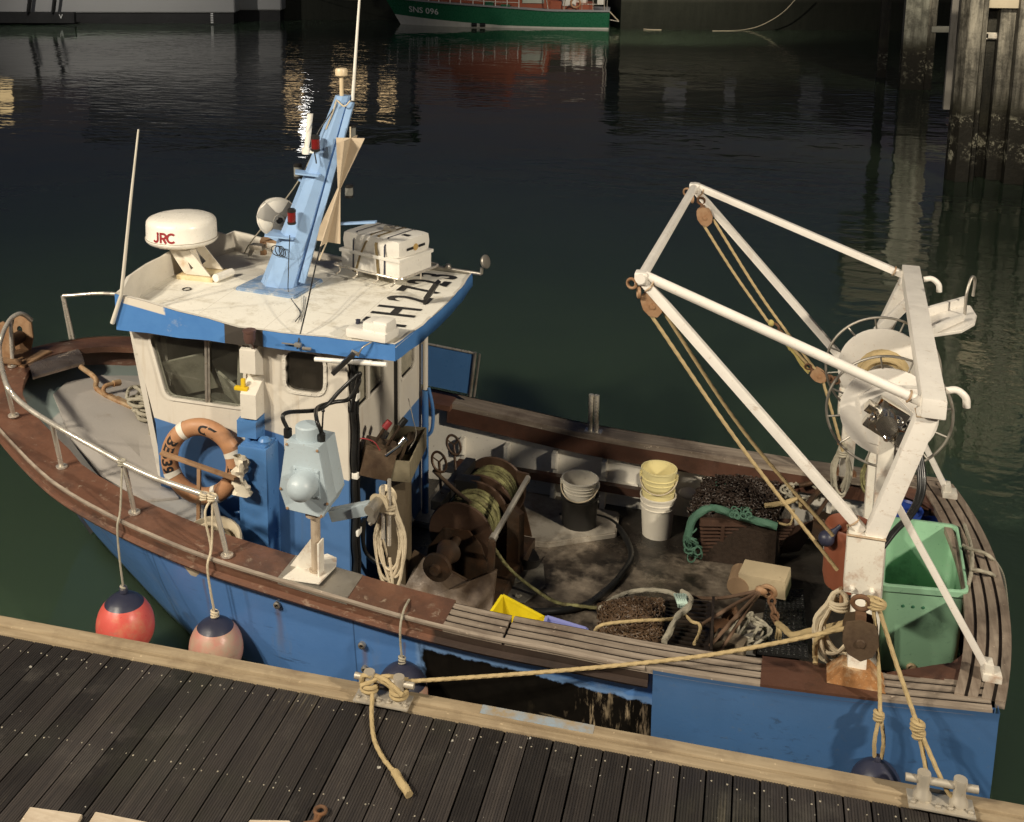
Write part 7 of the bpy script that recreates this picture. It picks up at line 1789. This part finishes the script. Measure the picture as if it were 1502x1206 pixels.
# its lines and the slack line on the water
def wline(name, pts, r, label): q = MB(); q.pipe(pts, r, 6, 8); solo(name, q, rope_pale, label, 'mooring line', pts[0], 'world', 'mooring lines across the basin')
wline('mooring_line', [c0(Lb, .4, .95), wz(910, 33, .35) , wz(925, 40, .06), wz(950, 43.5, .02), wz(970, 44, .01)], .035, 'pale line drooping from the stern of the green launch to the water')
pw = wz(1075, 43.6, .01); wall_up = W0 + dq * ((wz(1170, 43, 0) - W0).dot(dq)) + V((0, 0, 3.0)) + nq * .3
yw = wz(1110, 44, 0).y - .35
wline('mooring_line', [wz(1045, 45.5, .01), wz(1075, 45.2, .012), wy(1093, 43.5, yw), wy(1112, 39, yw), wy(1132, 29.5, yw), wy(1150, 17, yw), wy(1166, 0, yw), wy(1180, -18, yw)], .026, 'slack pale line rising in a curve up the dark quay wall')
wline('mooring_line', [c0(-1.0, BW / 2, 1.5), c0(-4, BW / 2 + 1, 1.35), c0(-9, BW / 2 + 2, 2.2)], .02, 'thin line leading left from the bow of the green launch')
# ---------------------------------------------------------------- piles of the jetty, upper right
def pile_mat(name, c1, c2, barn0, barn1, shell=True):
    n = NT(name); x, y, z = n.xyz()
    st = n.noise(1, 7, .7, n.scale(6, 6, .6))
    c = n.mix(n.ramp(st, .38, .66), c1, c2); c = n.mix(n.ramp(n.noise(2.2, 7, .72), .48, .62, 0, .75), c, dk(c1, .6))
    wet = n.mix(n.noise(7, 6, .7), (.008, .008, .006), (.035, .030, .020))
    e = n.math('ADD', z, n.math('MULTIPLY', n.math('SUBTRACT', n.noise(3, 4), .5), .7))
    c = n.mix(n.ramp(e, barn1 + .55, barn1 + .05), c, n.mix(n.noise(5, 5), (.02, .02, .013), (.06, .055, .035)))
    band = n.math('MULTIPLY', n.ramp(e, barn0, barn0 + .25), n.ramp(e, barn1, barn1 - .25))
    c = n.mix(n.ramp(e, barn1 + .1, barn1 - .1), c, wet)
    bl = n.math('MULTIPLY', n.math('MULTIPLY', n.ramp(n.noise(6.5, 6, .75), .52, .60), n.ramp(n.noise(1.3, 3, .5), .36, .50)), band)
    c = n.mix(bl, c, n.mix(n.noise(26, 4), (.20, .19, .11), (.66, .63, .50)))
    n.bump(n.noise(9, 6, .7), .6, .03); return n.fin(c, .6, 0, .4)
pm1 = pile_mat('weathered_pile_timber', (.05, .047, .038), (.36, .335, .275), .35, 1.55)
pm2 = pile_mat('dark_pile_timber', (.02, .02, .016), (.06, .055, .04), .2, 1.2)
pm3 = pile_mat('pale_pile_steel', (.13, .13, .105), (.36, .36, .30), .25, 1.35)
G = 'piles of the jetty'
def pile(u, v, w, d_, h, m, label, lean=0., rot=0., shape='box', faces=1):
    b = wz(u, v, 0); q = MB(); b2 = b + V((0, 0, -1)); tt = b + V((lean, 0, h))
    t = thing('jetty_pile', label, 'pile', b, 'world', G)
    if shape == 'box': q.bar(b2, tt, w, d_, up=(math.sin(rot), math.cos(rot), 0), bev=.03)
    elif shape == 'round': q.tube([b2, tt], w / 2, 16)
    else:
        R = Matrix.Rotation(rot, 3, 'Z'); sec = [(-w / 2, 0), (-w * .28, -d_), (w * .22, -d_), (w * .34, -d_ * .3), (w / 2, -d_ * .3), (w / 2, d_), (-w / 2, d_)]
        rows = [[p + R @ V((a, c, 0)) for a, c in sec] for p in (b2, b.lerp(tt, .25), tt)]
        for r in rows: r.append(r[0].copy())
        q.grid(rows); q.add(rows[-1][:-1], [list(range(len(sec)))])
    q.build('shaft', m, t, ang=25); return t, b, tt
pile(1292, 113, .34, .3, 7, pm2, 'slim dark pile standing alone, leftmost of the jetty')
t2_, b2_, tt2_ = pile(1335, 130, .76, .6, 7, pm3, 'broad pale pile with a barnacle band, second from the left')
pile(1359, 131, .27, .25, 7, pm1, 'narrow grey pile touching the broad pale one')
pile(1407, 264, .54, .22, 7, pm1, 'heavy weathered pile nearest the open water, cut by the top edge', rot=.1, shape='sheet')
pile(1457, 262, .38, .3, 7, pm1, 'pile with white barnacle clusters right of the heavy weathered one')
pile(1436, 258, .24, .2, 7, pm2, 'dark thin pile wedged behind the barnacled one')
pile(1484, 268, .40, .36, 7, pm1, 'weathered pile with a pale broken collar by the right edge')
pile(1520, 262, .45, .36, 7, pm3, 'pale pile half hidden by the right edge')
def near(u, v, dd): return wz(u, v, 0)
bA = wz(1370, 138, 0); bB = wz(1408, 200, 0)
Pt = lambda u, v, y: wy(u, v, y)
y_ = wz(1370, 138, 0).y
q = MB(); y_ = wz(1365, 131, 0).y - .1; q.bar(Pt(1366, 43, y_), Pt(1440, 43, y_), .2, .2, bev=.01); solo('cross_beam', q, M('grey_beam', (.24, .24, .21), .6, var=.3, bump=.3), 'grey horizontal beam tying the rear jetty piles', 'beam', Pt(1372, 43, y_), 'world')
y2 = wz(1460, 255, 0).y + .5
q = MB(); q.box(Pt(1490, -10, y2 - 1.1), (1.5, .6, .62), bev=.02); solo('concrete_beam', q, M('cream_concrete_cap', (.50, .44, .33), .7, var=.15, dirt=(.3, .24, .15), da=.3), 'cream jetty deck beam at the top right corner', 'beam', Pt(1490, -10, y2), 'world')
q = MB(); q.box(Pt(1478, 60, y2 + 1.6), (2.6, .2, 3.4), bev=.02); solo('jetty_wall', q, M('grey_concrete_panel', (.30, .28, .25), .8, var=.2, dirt=(.12, .11, .08), da=.35, streak=True), 'grey stained panel behind the right-hand piles', 'panel', Pt(1478, 60, y2 + 1.6), 'world')
q = MB(); c = Pt(1462, 53, y2 - 1.0); q.box(c, (.36, .12, .10), bev=.01); q.bar(c + V((-.45, 0, .06)), c + V((.2, 0, .06)), .03); q.bar(c + V((-.45, 0, -.06)), c + V((.2, 0, -.06)), .03); q.box(c + V((.24, 0, -.2)), (.16, .1, .5), bev=.02); solo('rusty_bracket', q, rusty_white, 'rusty white bracket bolted between the right-hand piles', 'bracket', c, 'world')
# the lit deck house of the jetty above the frame (its light lies on the water)
q = MB(); c = wz(1345, 110, 0); q.box((c.x + .6, c.y + 2.0, 8.2), (5.5, 3, 2.6), bev=.03); solo('jetty_cabin', q, M('cream_jetty_cabin', (.62, .58, .48), .7, var=.12), 'cream jetty cabin above the piles, reflected in the water', 'cabin', c + V((.6, 2, 7)), 'world')

# ---------------------------------------------------------------- night light: quay lamps behind the camera, an added fill lamp, faint twilight
wld = bpy.data.worlds.new('World'); SC.world = wld; wld.use_nodes = True; nt = wld.node_tree
sky = nt.nodes.new('ShaderNodeTexSky'); sky.sky_type = 'NISHITA'; sky.sun_disc = False; sky.sun_elevation = math.radians(-.8); sky.ozone_density = 2.5; sky.dust_density = 0; sky.sun_rotation = math.radians(200)
bg_ = nt.nodes['Background']; nt.links.new(sky.outputs[0], bg_.inputs[0]); bg_.inputs[1].default_value = SKY
def lampobj(name, p, watts, col, r, tgt=None, spot=None):
    l = bpy.data.lights.new(name, 'SPOT' if spot else 'POINT'); l.energy = watts; l.color = col; l.shadow_soft_size = r
    if spot: l.spot_size = math.radians(spot); l.spot_blend = 1
    o = bpy.data.objects.new(name, l); COL.objects.link(o); o.location = p
    if tgt is not None: o.rotation_euler = (V(tgt) - V(p)).to_track_quat('-Z', 'Y').to_euler()
    return o
WARM = (1, .89, .71)
LA = V((-9.2, -1.2, 10.2))
lampobj('quay_or_fill_lamp', LA, L1W, WARM, .34, (-2, 8, 1), 110)
lampobj('quay_or_fill_lamp', LA + V((1.3, -.9, .1)), L1W * .8, WARM, .34, (-2, 8, 1), 110)
lampobj('quay_or_fill_lamp', V((12.0, .3, 10.2)), L2W, WARM, .4, (0, 8, 1), 110)
lampobj('quay_or_fill_lamp', V((-17.5, -.5, 10.2)), L1W * .9, WARM, .25, (-4, 8, 1), 110)  # unseen fill lamp added to lighten the foredeck and hull
lampobj('far_quay_lamp', V(W0 + dq * 1.0 + nq * 9 + V((0, 0, 10))), L3W, (1, .9, .74), .2, W0 + dq * 1.5, 100)
lampobj('far_quay_lamp', V((wz(180, 40, 0)) + V((0, -10, 10))), L4W, (1, .93, .84), .2, wz(180, 38, 0), 90)
lampobj('jetty_lamp', V(wz(1440, 262, 0) + V((.3, -4.2, 6.2))), L5W, (1, .87, .66), .15, wz(1430, 240, 0) + V((0, 1, 5.2)), 125)
lampobj('jetty_lamp', V(wz(1345, 130, 0) + V((.8, -4.5, 6.5))), L5W, (1, .87, .66), .15, wz(1345, 128, 0) + V((0, 1, 5.2)), 115)

# ---------------------------------------------------------------- camera
cam = bpy.data.cameras.new('Camera'); co = bpy.data.objects.new('Camera', cam); COL.objects.link(co); SC.camera = co
cam.sensor_fit = 'HORIZONTAL'; cam.sensor_width = 36; cam.lens = F / 1502 * 36; cam.shift_x = (751 - CX) / 1502; cam.shift_y = -(603 - CY) / 1502
cam.clip_start = .1; cam.clip_end = 600
fwd = V((-math.sin(PSI) * math.cos(TH), math.cos(PSI) * math.cos(TH), -math.sin(TH)))
co.location = CAMP; co.rotation_euler = fwd.to_track_quat('-Z', 'Y').to_euler()
vs_ = SC.view_settings; vs_.view_transform = 'Standard'; vs_.look = 'None'; vs_.gamma = 1; vs_.use_curve_mapping = False; vs_.exposure = EXPO
SC.cycles.use_denoising = True; SC.cycles.max_bounces = 7; SC.cycles.sample_clamp_indirect = 4; SC.cycles.caustics_reflective = False; SC.cycles.caustics_refractive = False
for o in bpy.data.objects:
    if '_org' in o: del o['_org']
    if o.parent is not None:
        for k_ in ('category', 'group'):
            if k_ in o: del o[k_]
